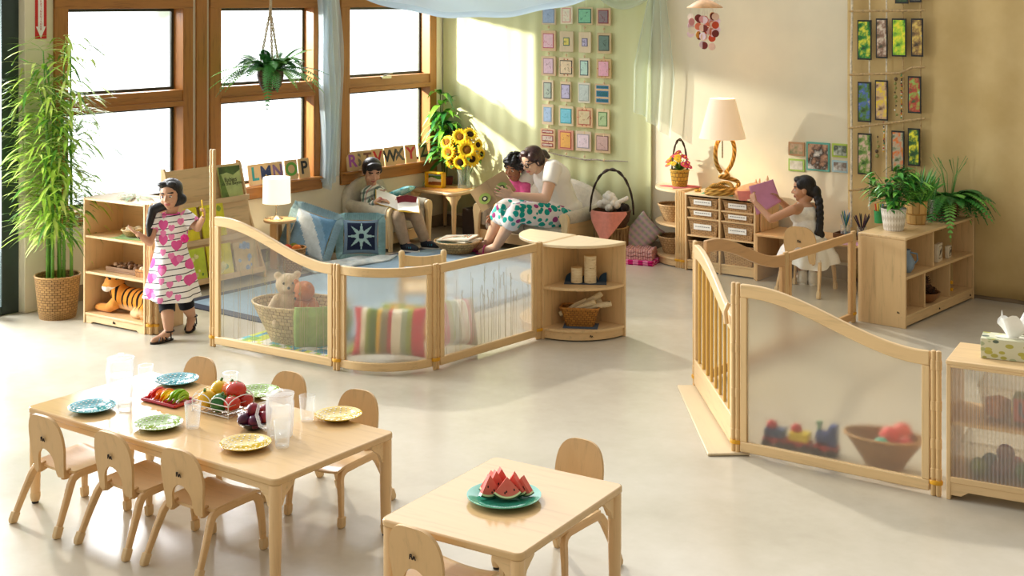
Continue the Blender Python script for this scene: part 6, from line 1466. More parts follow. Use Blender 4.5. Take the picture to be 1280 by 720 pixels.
# plush animals in the oval basket
TAN, BRN = fabric('#DCC3A0', 90, .12), fabric('#B5672F', 90, .12); GRYF = fabric('#6B5E4C', 90, .15)
def teddy(label, loc, rz, m_, m2_, s, pitch=0):
    t = T('teddy_bear', label, 'toy', loc, rz, 'plush toys in the oval basket'); t.rotation_euler = (pitch, 0, rz); S = lambda *q: V(q)*s
    hd = blob([('e', S(0, 0, .34), (.105*s, .095*s, .095*s)), ('e', S(0, -.08, .32), (.045*s, .045*s, .035*s)), ('e', S(.085, 0, .42), (.035*s, .02*s, .035*s)), ('e', S(-.085, 0, .42), (.035*s, .02*s, .035*s))], .006, [m_], 'head', t)
    b = B(plain('#1C1512', .3)); b.ball(S(0, -.125, .33), .013*s, 8, 6); b.ball(S(.04, -.092, .365), .011*s, 8, 6); b.ball(S(-.04, -.092, .365), .011*s, 8, 6); b.out('face', hd)
    blob([('e', S(0, 0, .15), (.105*s, .09*s, .135*s)), ('c', S(.09, -.02, .22), S(.17, -.09, .12), .042*s, .036*s), ('c', S(-.09, -.02, .22), S(-.17, -.09, .12), .042*s, .036*s), ('c', S(.06, -.05, .06), S(.11, -.20, .05), .05*s, .042*s), ('c', S(-.06, -.05, .06), S(-.11, -.20, .05), .05*s, .042*s)], .007, [m2_], 'body', t)
teddy('cream teddy bear leaning at the left of the oval basket', OB+V((-.085, .02, .115)), .25, TAN, TAN, .72)
teddy('brown teddy bear lying across the right side of the oval basket', OB+V((.085, -.01, .125)), -.7, BRN, BRN, .66, .35)
teddy('dark grey plush between the two bears in the oval basket', OB+V((.0, .07, .075)), .1, GRYF, GRYF, .50)
# ------------------------------------------------------------------ right shelf: plants and shelf contents
def sh2(px, py): p = G(px, py, H2); p.z = H2; return p
p = sh2(1117, 287.5); t = T('potted_plant', 'leafy green plant in a white lattice pot on the low shelf', 'plant', p)
LAT = N('lattice'); t_ = LAT.coord('UV', (26, 12, 1), (0, 0, 0)); c1 = LAT.n('ShaderNodeTexChecker'); c1.inputs['Scale'].default_value = 1; t2_ = LAT.coord('UV', (34, 22, 1), (0, 0, .78)); LAT.l(t2_, c1.inputs['Vector']); LAT.fin(LAT.mix(c1.outputs['Fac'], lin('#F0ECE4'), lin('#D3CBBd')), .6, .3); LAT.bump(c1.outputs['Fac'], .7, .004)
b = B(LAT.m); b.lathe([(.001, 0), (.062, 0), (.066, .01), (.086, .15), (.080, .15), (.074, .13), (.001, .13)], 40, cap0=False, cap1=False); b.out('pot', t)
LG = [plain('#4A9A36', .4, .5, var=.2), plain('#78BA46', .4, .5, var=.2), plain('#327A30', .4, .5, var=.2)]
b = B(*LG, plain('#4E6A2E', .6)); rg = random.Random(41)
for i in range(52):
    a = rg.uniform(0, 6.28); r = rg.uniform(.02, .19); h = rg.uniform(.08, .30)*(1-r*1.5)+.16; top = V((r*cos(a), r*sin(a), h)); b.mi = 3; b.tube([(.02*cos(a), .02*sin(a), .13), V((.4*r*cos(a), .4*r*sin(a), (.13+h)*.55)), top], .002, 5)
    for k in range(7): b.mi = rg.randrange(3); aa = a+rg.uniform(-1.6, 1.6); leaf(b, top-V((0, 0, .012*k)), (cos(aa), sin(aa), rg.uniform(-.2, .7)), rg.uniform(.06, .115), rg.uniform(.022, .036), rg.uniform(.2, .7))
b.out('foliage', t, sharp=180)
p = sh2(1147, 280.5); p = p+V((.0, .03, 0)); t = T('grass_plant', 'upright grassy plant in a tan split-wood basket behind the white pot', 'plant', p)
b = B(wicker('#D9AE6A', '#A87B3C', 12, 6)); b.lathe([(.001, 0), (.062, 0), (.070, .07), (.076, .165), (.070, .165), (.064, .13), (.001, .13)], 32, cap0=False, cap1=False); b.out('basket', t)
b = B(*LG); 
for i in range(150): a = rg.uniform(0, 6.28); r = rg.uniform(0, .06); b.mi = rg.randrange(3); leaf(b, (r*cos(a), r*sin(a), .13), (cos(a)*.55, sin(a)*.55, 1), rg.uniform(.18, .36), .014, rg.uniform(.0, .25), .2, 6)
b.out('foliage', t, sharp=180)
p = sh2(1160, 277)+V((.03, .06, 0)); t = T('glass_vase', 'clear glass vase of green stems between basket and fern', 'vase', p)
b = B(VG); b.lathe([(.001, .005), (.038, .003), (.042, .006), (.045, .15), (.042, .15), (.039, .01), (.001, .01)], 28, cap0=False, cap1=False); b.out('vessel', t)
b = B(*LG)
for i in range(26): a = rg.uniform(0, 6.28); b.mi = i % 3; b.tube([(.015*cos(a), .015*sin(a), .012), (.03*cos(a), .03*sin(a), .15), (.07*cos(a), .07*sin(a), .30)], .0024, 5); leaf(b, (.05*cos(a), .05*sin(a), .22), (cos(a), sin(a), 1.0), .12, .02, .4)
b.out('stems', t, sharp=180)
p = sh2(1186, 270.5); t = T('potted_fern', 'large arching fern in a dark red pot at the far end of the shelf', 'plant', p)
b = B(plain('#6A241E', .5)); b.lathe([(.001, 0), (.052, 0), (.056, .01), (.075, .11), (.080, .115), (.080, .13), (.070, .13), (.066, .10), (.001, .10)], 28, cap0=False, cap1=False); b.out('pot', t)
b = B(*FERN)
for i in range(60):
    a = rg.uniform(0, 2*PI); d = V((cos(a), sin(a), rg.uniform(.4, 1.5)))
    L = rg.uniform(.30, .50)
    if d.x*W.x+d.y*W.y > .2: L *= .75
    b.mi = rg.randrange(3); frond(b, (.03*cos(a), .03*sin(a), .11), d, L, rg.uniform(.050, .066), rg.uniform(.5, 1.15), 18)
b.mi = 0
for i in range(12): a = rg.uniform(0, 6.28); b.tube([(.02*cos(a), .02*sin(a), .12), (.06*cos(a), .06*sin(a), .30), (.13*cos(a+.3), .13*sin(a+.3), .40+.05*rg.random())], .0016, 4)
clampR(b, p, 0, -.11); b.out('foliage', t, sharp=180)
p = sh2(1099, 278.5); t = T('marker_cup', 'green cup of markers at the back left of the low shelf', 'cup', p)
b = B(plain('#2E8F4E', .4)); b.lathe([(.001, .0), (.032, 0), (.036, .085), (.033, .085), (.029, .006), (.001, .006)], 24, cap0=False, cap1=False); b.out('cup', t)
for i, (c, n_) in enumerate((('#2E5FA8', 'blue'), ('#E0B51E', 'yellow'), ('#D8542A', 'orange'), ('#3A8A4A', 'green'))):
    a = i*1.6; o = B(plain(c, .4)); o.cyl((.0, .0, 0), (.016*cos(a), .016*sin(a), .125), .006, .006, 8); o = o.out('marker', loc=p+V((.012*cos(a), .012*sin(a), .008))); tag(o, n_+' marker standing in the green cup', 'marker', 'markers in the green cup')
def s2(x, y, z): return on(SHELF2, x, y, z)
t = T('ceramic_bird', 'blue-grey ceramic jug at the near end of the upper shelf', 'jug', s2(-w4/2+.19, .085, .334)); b = B(plain('#7F93A6', .3, .5)); b.lathe([(.001, 0), (.035, 0), (.055, .03), (.060, .07), (.040, .11), (.028, .125), (.034, .15), (.030, .15), (.024, .125), (.001, .12)], 28, cap0=False, cap1=False); b.out('jug', t)
t.name = 'ceramic_jug'; b = B(plain('#6C8094', .3)); b.tube([(.03, 0, .13), (.075, 0, .12), (.08, 0, .08), (.055, 0, .05)], .006, 8); b.out('handle', t)
for x, h, lab in ((.10, .125, 'larger clear block with a dark insect on the upper shelf'), (.27, .085, 'smaller clear block with a leaf print on the upper shelf')):
    t = T('specimen_block', lab, 'specimen block', s2(x, .065, .334), SHELF2.rotation_euler.z+.15, 'clear specimen blocks on the right shelf'); w_ = h*.9
    b = B(plain('#E8DCC4', .2, .6)); b.bx(-w_/2, w_/2, -.014, .014, 0, h); b.out('block', t, bev=.003)
    b = B(plain('#4A3A2A', .5)); 
    for (x0, z0, x1, z1) in ((-.5, .2, .5, .2), (.5, .2, .5, .85), (.5, .85, -.5, .85), (-.5, .85, -.5, .2)): b.tube([(x0*w_*.75, -.0145, z0*h), (x1*w_*.75, -.0145, z1*h)], .0016, 5)
    b.tube([(-w_*.2, -.0145, h*.35), (0, -.015, h*.55), (w_*.22, -.0145, h*.7)], [.002, .006, .001], 6); b.tube([(-w_*.1, -.0145, h*.6), (w_*.1, -.0145, h*.45)], .002, 5); b.out('print', t)
pq = s2(-.07, .085, .081); t = T('wooden_bowl', 'brown wooden bowl heaped with pinecones on the bottom shelf', 'bowl', pq)
b = B(wood('#8A5A30', 'x', .3, .12)); b.lathe([(.001, .004), (.04, 0), (.05, .004), (.085, .035), (.100, .07), (.095, .07), (.078, .038), (.04, .012), (.001, .012)], 36, cap0=False, cap1=False); b.out('bowl', t)
PC = plain('#4A2E1C', .8, var=.4, scale=60); PC2 = plain('#6B4628', .8, var=.3, scale=60)
for i, (x, y, z, lab) in enumerate(((-.045, -.01, .065, 'pinecone at the left of the wooden bowl'), (.045, -.015, .065, 'pinecone at the right of the wooden bowl'), (.0, .045, .07, 'pinecone at the back of the wooden bowl'), (.0, -.03, .095, 'pinecone at the front on the heap'), (.005, .01, .135, 'pinecone on top of the heap'))):
    t = T('pinecone', lab, 'pinecone', pq+V((x, y, z)), i, 'pinecones in the wooden bowl'); t.rotation_euler = (.5*(i % 3-1), .4*(i % 2), i*1.3)
    b = B(PC, PC2); b.ball((0, 0, 0), (.020, .020, .034), 12, 8)
    for k in range(60):
        s = k/60; th = PI*(.12+.80*s); a = k*2.399; r = .026*sin(th)+.004; c = V((r*cos(a), r*sin(a), -.036*cos(th))); b.mi = k % 2; n_ = V((cos(a), sin(a), .5)).normalized(); sd = V((-sin(a), cos(a), 0))*.0085
        v = [b.bm.verts.new(c+sd-n_*.006), b.bm.verts.new(c-sd-n_*.006), b.bm.verts.new(c-sd*.5+n_*.007), b.bm.verts.new(c+sd*.5+n_*.007)]; b._f(v)
    b.out('scales', t)
b = B(plain('#9C6B3A', .6)); b.lathe([(.001, 0), (.022, 0), (.028, .03), (.020, .055), (.001, .06)], 18, cap0=False); tag(b.out('spinning_toy', loc=s2(-w4/2+.09, .06, .081)), 'small brown wooden top at the near end of the bottom shelf', 'toy')
# ------------------------------------------------------------------ bottom-right shelf contents
def s3(x, y, z): return on(SHELF3, x, y, z)
tb = s3(.245, .17, H3); t = T('tissue_box', 'leaf-patterned tissue box with a white tissue on the toy shelf', 'tissue box', tb, SHELF3.rotation_euler.z+rad(4))
LP = N('leaf_print'); lv = LP.coord('Object', (1, 1, 1)); vo = LP.n('ShaderNodeTexVoronoi'); vo.inputs['Scale'].default_value = 26; LP.l(LP.coord('Object', (1, 1, 1.8), (.3, .4, .7)), vo.inputs['Vector'])
LP.fin(LP.mix(LP.ramp(vo.outputs['Distance'], [(.42, (0, 0, 0, 1)), (.47, (1, 1, 1, 1))]), LP.ramp(vo.outputs['Color'], [(.25, lin('#5E6A5A')), (.5, lin('#C2B84E')), (.75, lin('#A7B08A'))]), lin('#D2CFB0')), .5, .3)
b = B(LP.m); b.bx(-.125, .125, -.062, .062, .001, .088); bx_ = b.out('box', t, bev=.002); b = B(plain('#E8E4D0', .6)); b.lathe([(.001, .0885), (.06, .0885), (.06, .0895), (.001, .0895)], 24, sx=1.2, sy=.5, cap0=False, cap1=False); b.out('opening', bx_)
b = B(fabric('#F6F4EE', 200, .02))
def tis(u, v): a = 2*PI*u; r = .016+.05*v*(1+.35*sin(3*a+1)); return (r*cos(a)*1.3+.02*v, r*sin(a)*.6, .088+.085*v+.022*v*sin(2*a)-.02*v*v*sin(5*a))
b.sheet(tis, 36, 10); b.out('tissue', t, sharp=180)
BIN = clear('bin_plastic', '#FAF8F4', .03, .06, .07, .16)
def cbin(label, x, z, w=.30, h=.16, d=.26):
    t = T('clear_bin', label, 'bin', s3(x, .04, z), SHELF3.rotation_euler.z, 'clear bins in the toy shelf'); b = B(BIN)
    def ring(k, zz, o=0): return [(-w/2*k+o, (1-k)*d/2+o, zz), (w/2*k-o, (1-k)*d/2+o, zz), (w/2*k-o, d-(1-k)*d/2-o, zz), (-w/2*k+o, d-(1-k)*d/2-o, zz)]
    b.rings([ring(.86, .0), ring(1, h), ring(1, h, .005), ring(.86, .005, .005)]); b.out('tub', t, sharp=50)
    b = B(BIN); b.tube([ring(1.01, h)[i % 4] for i in range(5)], .006, 6); b.out('rim', t)
cbin('clear plastic bin with a red letter block, upper shelf of the toy shelf', .275, .336)
cbin('clear plastic bin of coloured yarn balls, lower shelf of the toy shelf', .225, .086, .34)
t = T('soft_block', 'red soft block with blue letter U in the upper clear bin', 'block', s3(.31, .14, .345), SHELF3.rotation_euler.z)
for sd, c in (('front_face', '#D8543C'), ('block_body', '#7DA23A')):
    b = B(fabric(c, 240)); (b.bx(-.055, .055, -.055, .055, 0, .11) if sd == 'block_body' else b.bx(-.05, .05, -.058, -.05, .005, .105)); b.out(sd, t, bev=.008, seg=3)
text('U', .085, plain('#2A4E8A', .6), 'letter', t, Mx.Translation((0, -.0595, .055)), .001, bold=.003)
b = B(fabric('#D98A3A', 240)); b.bx(-.04, .04, -.04, .04, 0, .08); o = tag(b.out('soft_block', loc=s3(.19, .15, .345), rz=.3, bev=.008), 'orange soft block left of the red letter block', 'block')
for i, (x, y, z, r, c, n_) in enumerate(((.115, .12, .05, .036, '#8FAE3A', 'lime'), (.205, .11, .055, .040, '#7A3040', 'maroon'), (.30, .12, .055, .038, '#4E8A3A', 'green'), (.15, .20, .05, .036, '#2F6A7A', 'teal'), (.255, .20, .05, .038, '#D8788A', 'pink'), (.335, .20, .05, .036, '#2F7A6A', 'sea green'), (.22, .15, .115, .036, '#8A2E3A', 'dark red'))):
    t = T('yarn_ball', '%s yarn ball in the lower clear bin' % n_, 'yarn ball', s3(x, y, .086+z-.012), i, 'yarn balls in the clear bin')
    b = B(fabric(c, 160)); b.ball((0, 0, 0), r, 18, 12); b.out('core', t); b = B(fabric(c, 100))
    for k in range(5): M = Euler((k*1.1, k*.7, 0)).to_matrix(); b.tube([M @ V((r*1.02*cos(a), r*1.02*sin(a), .004*sin(3*a))) for a in [2*PI*q/24 for q in range(25)]], .0022, 5)
    b.out('strand', t)
# toy train and basket behind the big frosted panel
tr = V((1.375, 6.30, 0)); ta_ = rad(-29)
for i, (dx, cb, cl, lab) in enumerate(((-.11, '#C4282E', '#2E4C7A', 'red and blue toy train wagon at the left behind the frosted panel'), (.0, '#C8322E', '#EBD02A', 'red toy train wagon with yellow load, middle of the train'), (.115, '#2F7A4A', '#2A3E7A', 'green and blue toy train engine at the right of the train'))):
    t = T('toy_train_car', lab, 'toy train', tr+rzm(ta_) @ V((dx*1.1, 0, 0)), ta_, 'toy train cars behind the frosted panel'); t.scale = (1.15,)*3
    b = B(plain('#B8282C', .4)); b.bx(-.048, .048, -.032, .032, .022, .042); b.out('chassis', t, bev=.004)
    b = B(plain(cl, .4)); 
    if i == 2: b.cyl((-.04, 0, .072), (.02, 0, .072), .028, .028, 18); b.bx(.015, .045, -.03, .03, .042, .125)
    else: b.bx(-.042, .042, -.028, .028, .042, .078)
    b.out('boiler' if i == 2 else 'box', t, bev=.004)
    b = B(plain(cb, .4)); 
    if i == 2: b.lathe([(.008, .09), (.008, .12), (.014, .125), (.014, .132)], 14, (-.028, 0, 0))
    else: b.ball((-.015, 0, .088), (.024, .022, .022), 14, 10)
    b.out('funnel' if i == 2 else 'load', t)
    for sx in (-.03, .03):
        for sy in (-.036, .036): b = B(plain('#2A2420', .5)); b.cyl((sx, sy-.004, .018), (sx, sy+.004, .018), .018, .018, 16); b.out('wheel', t)
bq = V((1.715, 6.08, 0)); basket('boat_basket', 'oval brown basket of toys behind the frosted panel, by its right post', 'basket', bq, [(.085, 0), (.10, .03), (.15, .10), (.185, .145)], '#B58A52', '#4A2E16', 34, 10, rad(-28), 1.0, .62)
for (x, y, z, r, c, l) in ((.03, .02, .13, .05, '#D8443A', 'red'), (.09, .03, .15, .045, '#D85A4A', 'coral'), (-.02, -.02, .10, .042, '#2FA88A', 'turquoise'), (.09, -.02, .105, .04, '#C43A3A', 'dark red'), (.02, -.03, .075, .036, '#3A4E5A', 'slate')):
    t = T('toy_ball', '%s toy ball in the oval brown basket behind the panel' % l, 'ball', bq+V((x, y, z)), 0, 'toy balls in the oval brown basket')
    b = B(plain(c, .5)); b.ball((0, 0, 0), r, 16, 12); b.out('shell', t); b = B(plain('#E8DCC8', .5)); b.tube([(r*cos(a), 0, r*sin(a)) for a in [2*PI*q/24 for q in range(25)]], .002, 5); b.out('seam', t)
# ------------------------------------------------------------------ people
def skin(nm, hexc, lip): 
    a = N('skin_'+nm); c = lin(hexc); v = a.coord(); f = a.noise(v, 14, 3); a.fin(a.ramp(f, [(.3, tuple(q*.93 for q in c[:3])+(1,)), (.7, c)]), .5, .3)
    a.p.inputs['Subsurface Weight'].default_value = .06; a.p.inputs['Subsurface Radius'].default_value = (.02, .008, .005)
    return [a.m, plain(lip, .4, .4, var=.03), plain('#231A16', .7)]
def frame(c, face, tilt=0, roll=0):
    """head matrix: +y looks along face (horizontal dir), tilt>0 bows the head"""
    f = V(face); yaw = math.atan2(-f.x, f.y); return Mx.Translation(c) @ Mx.Rotation(yaw, 4, 'Z') @ Mx.Rotation(-tilt, 4, 'X') @ Mx.Rotation(roll, 4, 'Y')
def head_prims(M, s, wide=1.0):
    R3 = M.to_3x3(); E = lambda c, r: ('e', M @ (V(c)*s), tuple(q*s for q in r), R3); Cp = lambda a, b, r0, r1: ('c', M @ (V(a)*s), M @ (V(b)*s), r0*s, r1*s)
    w = wide
    return [E((0, -.06, .12), (.36*w, .42, .37)), E((0, .10, -.08), (.30*w, .28, .36)), E((0, .13, -.29), (.21*w, .20, .16)), E((0, .235, -.40), (.085, .08, .07)),
            E((.155*w, .235, -.16), (.12, .11, .12)), E((-.155*w, .235, -.16), (.12, .11, .12)), Cp((0, .36, .02), (0, .425, -.11), .032, .052), E((.045, .395, -.125), (.036, .035, .03)), E((-.045, .395, -.125), (.036, .035, .03)),
            E((.14*w, .315, .085), (.10, .055, .04)), E((-.14*w, .315, .085), (.10, .055, .04)), E((.355*w, -.03, -.06), (.045, .09, .13)), E((-.355*w, -.03, -.06), (.045, .09, .13)),
            E((0, .355, -.245), (.095, .04, .026)), E((0, .350, -.295), (.075, .04, .028))]
def face_mif(M, s):
    I = M.inverted()
    def f(c):
        q = (I @ c)/s
        if q.y > .30 and abs(q.x) < .11-(abs(q.z+.268)*.5) and -.318 < q.z < -.225: return 1
        if q.y > .22 and .06 < abs(q.x) < .235 and .085 < q.z-.02*math.cos((abs(q.x)-.14)*12) < .125: return 2
        return 0
    return f
def eyes(M, s, parent, closed=False):
    b = B(plain('#EFE9E2', .3), plain('#24150E', .2, .6)); R3 = M.to_3x3().to_4x4()
    for q in (-1, 1):
        if not closed: b.mi = 0; b.ball(M @ (V((q*.138, .318, .0))*s), (.062*s, .040*s, .034*s), 14, 10, M=R3); b.mi = 1; b.ball(M @ (V((q*.136, .345, -.006))*s), (.031*s, .020*s, .030*s), 12, 8, M=R3)
        b.mi = 1; b.tube([M @ (V((q*(.138+.066*cos(a)), .345-.02*abs(cos(a)), .012+.026*sin(a)))*s) for a in [PI*i/8 for i in range(9)]], .008*s, 6)
    b.out('eyes', parent)
def hand_prims(w, d, n, side, L, curl=.5, spread=.12):
    """w wrist, d pointing direction, n palm normal, side +1/-1 puts the thumb; palm plus four fingers and a thumb"""
    w, d = V(w), V(d).normalized(); n = (V(n)-d*V(n).dot(d)).normalized(); s = d.cross(n)*side; P = []
    for i, (off, fl_, k) in enumerate(((.155, .40, .0), (.052, .44, 1), (-.052, .41, 1), (-.150, .33, 0))):
        kn = w+d*L*(.50-.03*(i == 3)-.01*(i == 0))+s*L*off*1.25; P.append(('c', w+s*L*off*.55, kn, L*.085, L*.075))
        a = curl; dd = (d+s*spread*(1.5-i)*.7).normalized(); p = kn
        for q, ln in enumerate((.46, .32, .25)):
            a2 = a*(q+.6)*.62; v = (dd*cos(a2)+n*sin(a2)); e = p+v*L*fl_*ln; P.append(('c', p, e, L*(.056-.006*q), L*(.051-.006*q))); p = e
    t0 = w+d*L*.14+s*L*.16; t1 = t0+(d*.55+s*.75+n*.25).normalized()*L*.20; t2 = t1+(d*.85+s*.30+n*.45*max(.3, curl)).normalized()*L*.19
    P += [('c', w+s*L*.05+d*L*.05, t0, L*.09, L*.08), ('c', t0, t1, L*.075, L*.06), ('c', t1, t2, L*.058, L*.046)]
    return P
def limb(*pts): return [('c', pts[i][0], pts[i+1][0], pts[i][1], pts[i+1][1]) for i in range(len(pts)-1)]
def hair_cap(M, s, extra=(), k=1.0):
    R3 = M.to_3x3(); E = lambda c, r: ('e', M @ (V(c)*s), tuple(q*s for q in r), R3)
    return [E((0, -.10, .17), (.405*k, .42*k, .375*k)), E((0, -.24, -.02), (.36*k, .27, .34))]+[E(c, r) for c, r in extra]
def braid(pts, r, n=None):
    b_ = []; pts = [V(p) for p in pts]; m = 18
    for i in range(m):
        s = i/(m-1)*(len(pts)-1); k = min(int(s), len(pts)-2); p = pts[k].lerp(pts[k+1], s-k); o = V(((-1)**i*r*.35, .0, 0)); b_.append(('e', p+o, (r*(1-.35*i/m), r*(1-.35*i/m), r*1.15)))
    return b_
HAIRB = N('black_hair'); hv = HAIRB.coord('Object', (60, 60, 8)); hf = HAIRB.noise(hv, 3, 3); HAIRB.fin(HAIRB.ramp(hf, [(.35, lin('#0B0908')), (.7, lin('#231C19'))]), .38, .4); HAIRB.bump(hf, .5, .004)
HAIRR = N('dark_brown_hair'); hv = HAIRR.coord('Object', (60, 60, 8)); hf = HAIRR.noise(hv, 3, 3); HAIRR.fin(HAIRR.ramp(hf, [(.35, lin('#1C0F0C')), (.7, lin('#4A241C'))]), .35, .5); HAIRR.bump(hf, .5, .004)
# ---- standing girl in the heart dress
base = G(219, 421); base.z = 0; O = base
S1 = skin('a', '#C99A7C', '#B86A62')
pg = T('person', 'small girl in a white dress with pink hearts and black stripes, walking', 'person', base)
def L_(px, py, z): return At(px, py, z)-O
hc = L_(213, 243, 8.40); hs_ = .185; Mh = frame(hc, (-.16, -1), .10, .06)
neck = L_(214, 266, 8.42); chest = L_(214, 285, 8.43); waist = L_(214, 308, 8.43); pel = L_(215, 332, 8.43)
shR, shL = L_(195, 272, 8.41), L_(233, 271, 8.43); elR, wrR = L_(187, 303, 8.36), L_(173, 293, 8.25); elL, wrL = L_(247, 285, 8.40), L_(253.5, 273, 8.30)
hpR, knR, anR = L_(207, 345, 8.43), L_(209, 385, 8.33), L_(211, 415, 8.33); hpL, knL, anL = L_(224, 345, 8.45), L_(233, 380, 8.50), L_(240, 396, 8.60)
anR.z = max(anR.z, .055)
P = head_prims(Mh, hs_)+limb((Mh @ V((0, -.02, -.06)), .048), (neck, .036), (chest, .05))+[('e', chest, (.095, .065, .08)), ('e', waist, (.085, .068, .07)), ('e', pel, (.10, .08, .075))]
P += limb((chest+V((0, 0, .02)), .05), (shR, .034), (elR, .025), (wrR, .018))+limb((chest+V((0, 0, .02)), .05), (shL, .034), (elL, .025), (wrL, .018))
P += hand_prims(wrR, L_(162, 286, 8.20)-wrR, (0, -.3, 1), -1, .105, .35)+hand_prims(wrL, L_(256, 264, 8.28)-wrL, (-.8, -.3, .1), 1, .10, 1.25, .02)
toeR, toeL = G(192, 430)-O, G(236, 416)-O
P += limb((hpR, .062), (knR, .042), (knR.lerp(anR, .35), .040), (anR, .026))+limb((hpL, .062), (knL, .042), (knL.lerp(anL, .35), .040), (anL, .026))
for an, toe in ((anR, toeR), (anL, toeL)):
    toe = toe+V((0, 0, .022)); P += limb((an, .028), (an.lerp(toe, .55)-V((0, 0, .012)), .026), (toe, .018))
bd = blob(P, .0034, S1, 'body', pg, None, face_mif(Mh, hs_), 5); eyes(Mh, hs_, pg)
blob(hair_cap(Mh, hs_, (((.30, -.06, -.12), (.10, .16, .22)), ((-.32, -.06, -.14), (.11, .18, .26)), ((.16, .20, .40), (.20, .12, .10)), ((-.16, .20, .40), (.20, .12, .10))))+limb((Mh @ (V((-.34, -.08, -.2))*hs_), .036), (L_(191, 262, 8.38), .030), (L_(187, 280, 8.36), .026), (L_(187, 296, 8.36), .016)), .005, [HAIRB.m], 'hair', pg)
HD = N('heart_dress'); sx_ = HD.n('ShaderNodeSeparateXYZ'); HD.l(HD.coord(), sx_.inputs[0]); X_, Z_ = sx_.outputs['X'], sx_.outputs['Z']; mt = HD.math
zz = mt('MULTIPLY_ADD', X_, -.12, Z_); stripe = mt('LESS_THAN', mt('FRACT', mt('MULTIPLY', zz, 27)), .16)
def hearts(k, ox, oz, keep=.42):
    gx = mt('MULTIPLY_ADD', X_, k, ox); row = mt('FLOOR', gx); gz = mt('MULTIPLY_ADD', Z_, k*.9, mt('MULTIPLY', row, .37)); gz = mt('ADD', gz, oz)
    fx = mt('MULTIPLY', mt('SUBTRACT', mt('FRACT', gx), .5), 3.0); fz = mt('MULTIPLY_ADD', mt('SUBTRACT', mt('FRACT', gz), .5), 3.0, .1)
    x2 = mt('MULTIPLY', fx, fx); r = mt('SUBTRACT', mt('ADD', x2, mt('MULTIPLY', fz, fz)), 1); r3 = mt('MULTIPLY', mt('MULTIPLY', r, r), r); z3 = mt('MULTIPLY', mt('MULTIPLY', fz, fz), fz)
    wnz = HD.n('ShaderNodeTexWhiteNoise', noise_dimensions='2D'); cb = HD.n('ShaderNodeCombineXYZ'); HD.l(row, cb.inputs[0]); HD.l(mt('FLOOR', gz), cb.inputs[1]); HD.l(cb.outputs[0], wnz.inputs['Vector'])
    return mt('MULTIPLY', mt('LESS_THAN', mt('SUBTRACT', r3, mt('MULTIPLY', x2, z3)), 0), mt('LESS_THAN', wnz.outputs['Value'], keep))
c_ = HD.mix(stripe, lin('#F3EEEA'), lin('#2A2226')); c_ = HD.mix(hearts(12, .2, .1), c_, lin('#DE5C9C')); c_ = HD.mix(hearts(19, .6, .45), c_, lin('#E884B4')); HD.fin(c_, .85, .2)
b = B(HD.m, fabric('#D9569A', 240)); rs = []
for c, ax, ay, pl in ((neck-V((0, 0, .004)), .050, .046, 0), (neck-V((0, 0, .022)), .085, .056, 0), (chest+V((0, 0, .035)), .108, .076, 0), (chest-V((0, 0, .02)), .106, .080, 0), (waist, .098, .080, 0), (waist-V((0, 0, .06)), .112, .092, .02), (waist.lerp(pel, .9), .128, .105, .04), (L_(215, 352, 8.43), .150, .125, .07), (L_(215, 372, 8.43), .170, .145, .10)):
    rs.append([c+V(((ax)*(1+pl*sin(6*a))*cos(a), (ay)*(1+pl*sin(6*a))*sin(a), .008*sin(2*a+1)*(pl > .05))) for a in [2*PI*i/60 for i in range(60)]])
b.rings(rs, True, False, False)
for sh, el in ((shR, elR), (shL, elL)):
    d = (el-sh).normalized(); b.tube([sh-d*.03+V((0, 0, .0)), sh+d*.01, sh+d*.075], [.040, .045, .048], 20, caps=False)
b.mi = 1; b.tube([neck+V((.053*cos(a), .049*sin(a), -.004)) for a in [2*PI*i/24 for i in range(25)]], .0045, 6)
b.out('dress', pg, sharp=180)
b = B(fabric('#D93A86', 240)); c = L_(231, 298, 8.34)
for i in range(7): a = i*.9; b.ball(c+V((.014*cos(a), -.004, .014*sin(a))), (.014, .010, .014), 10, 7)
b.out('fabric_flower', pg)
b = B(fabric('#15131A', 240))
for hp, kn in ((hpR, knR), (hpL, knL)): e = kn.lerp(hp, -.10); b.tube([hp, hp.lerp(kn, .6), e], [.072, .056, .049], 20)
b.out('leggings', pg)
SAND = plain('#1E1814', .5); 
for an, toe in ((anR, toeR), (anL, toeL)):
    d = V((toe.x-an.x, toe.y-an.y, 0)); Lf = d.length; d.normalize(); sd = V((-d.y, d.x, 0)); hz = max(0.0, an.z-.055)
    b = B(SAND); lo = []; hi = []; n = 24
    for i in range(n):
        a = 2*PI*i/n; q = cos(a); w_ = .034 if q > 0 else .026; s01 = (q+1)/2; p = V((an.x, an.y, 0))+d*(Lf*.5+q*(Lf*.5+.028))-d*.005+sd*sin(a)*w_; zz_ = hz*(1-s01)**1.2+.001; lo.append(p+V((0, 0, zz_))); hi.append(p+V((0, 0, zz_+.010)))
    b.rings([lo, hi]); sn = b.out('sandal_sole', pg)
    b = B(SAND)
    for t0, t1, hh in ((.25, .85, .040), (.85, .25, .040), (.55, .55, .042), (.02, .02, .075)):
        pts = []
        for i in range(11):
            s = i/10; q = t0+(t1-t0)*s; z0_ = hz*(1-q)**1.2; pts.append(V((an.x, an.y, 0))+d*(Lf*q)+sd*(.031*cos(PI*s))+V((0, 0, z0_+.008+hh*sin(PI*s)**.7*(1-.35*q))))
        b.tube(pts, .0042, 6)
    b.tube([V((an.x, an.y, 0))+d*.0+V((.033*cos(a), .033*sin(a), hz+.062)) for a in [2*PI*i/20 for i in range(21)]], .0045, 6)
    b.out('straps', sn)
b = B(plain('#2A2420', .5)); b.tube([wrR+(elR-wrR).normalized()*.015+V((.004*sin(a)*0, .021*cos(a), .021*sin(a))) for a in [2*PI*i/20 for i in range(21)]], .0035, 6); b.out('bracelet', pg)
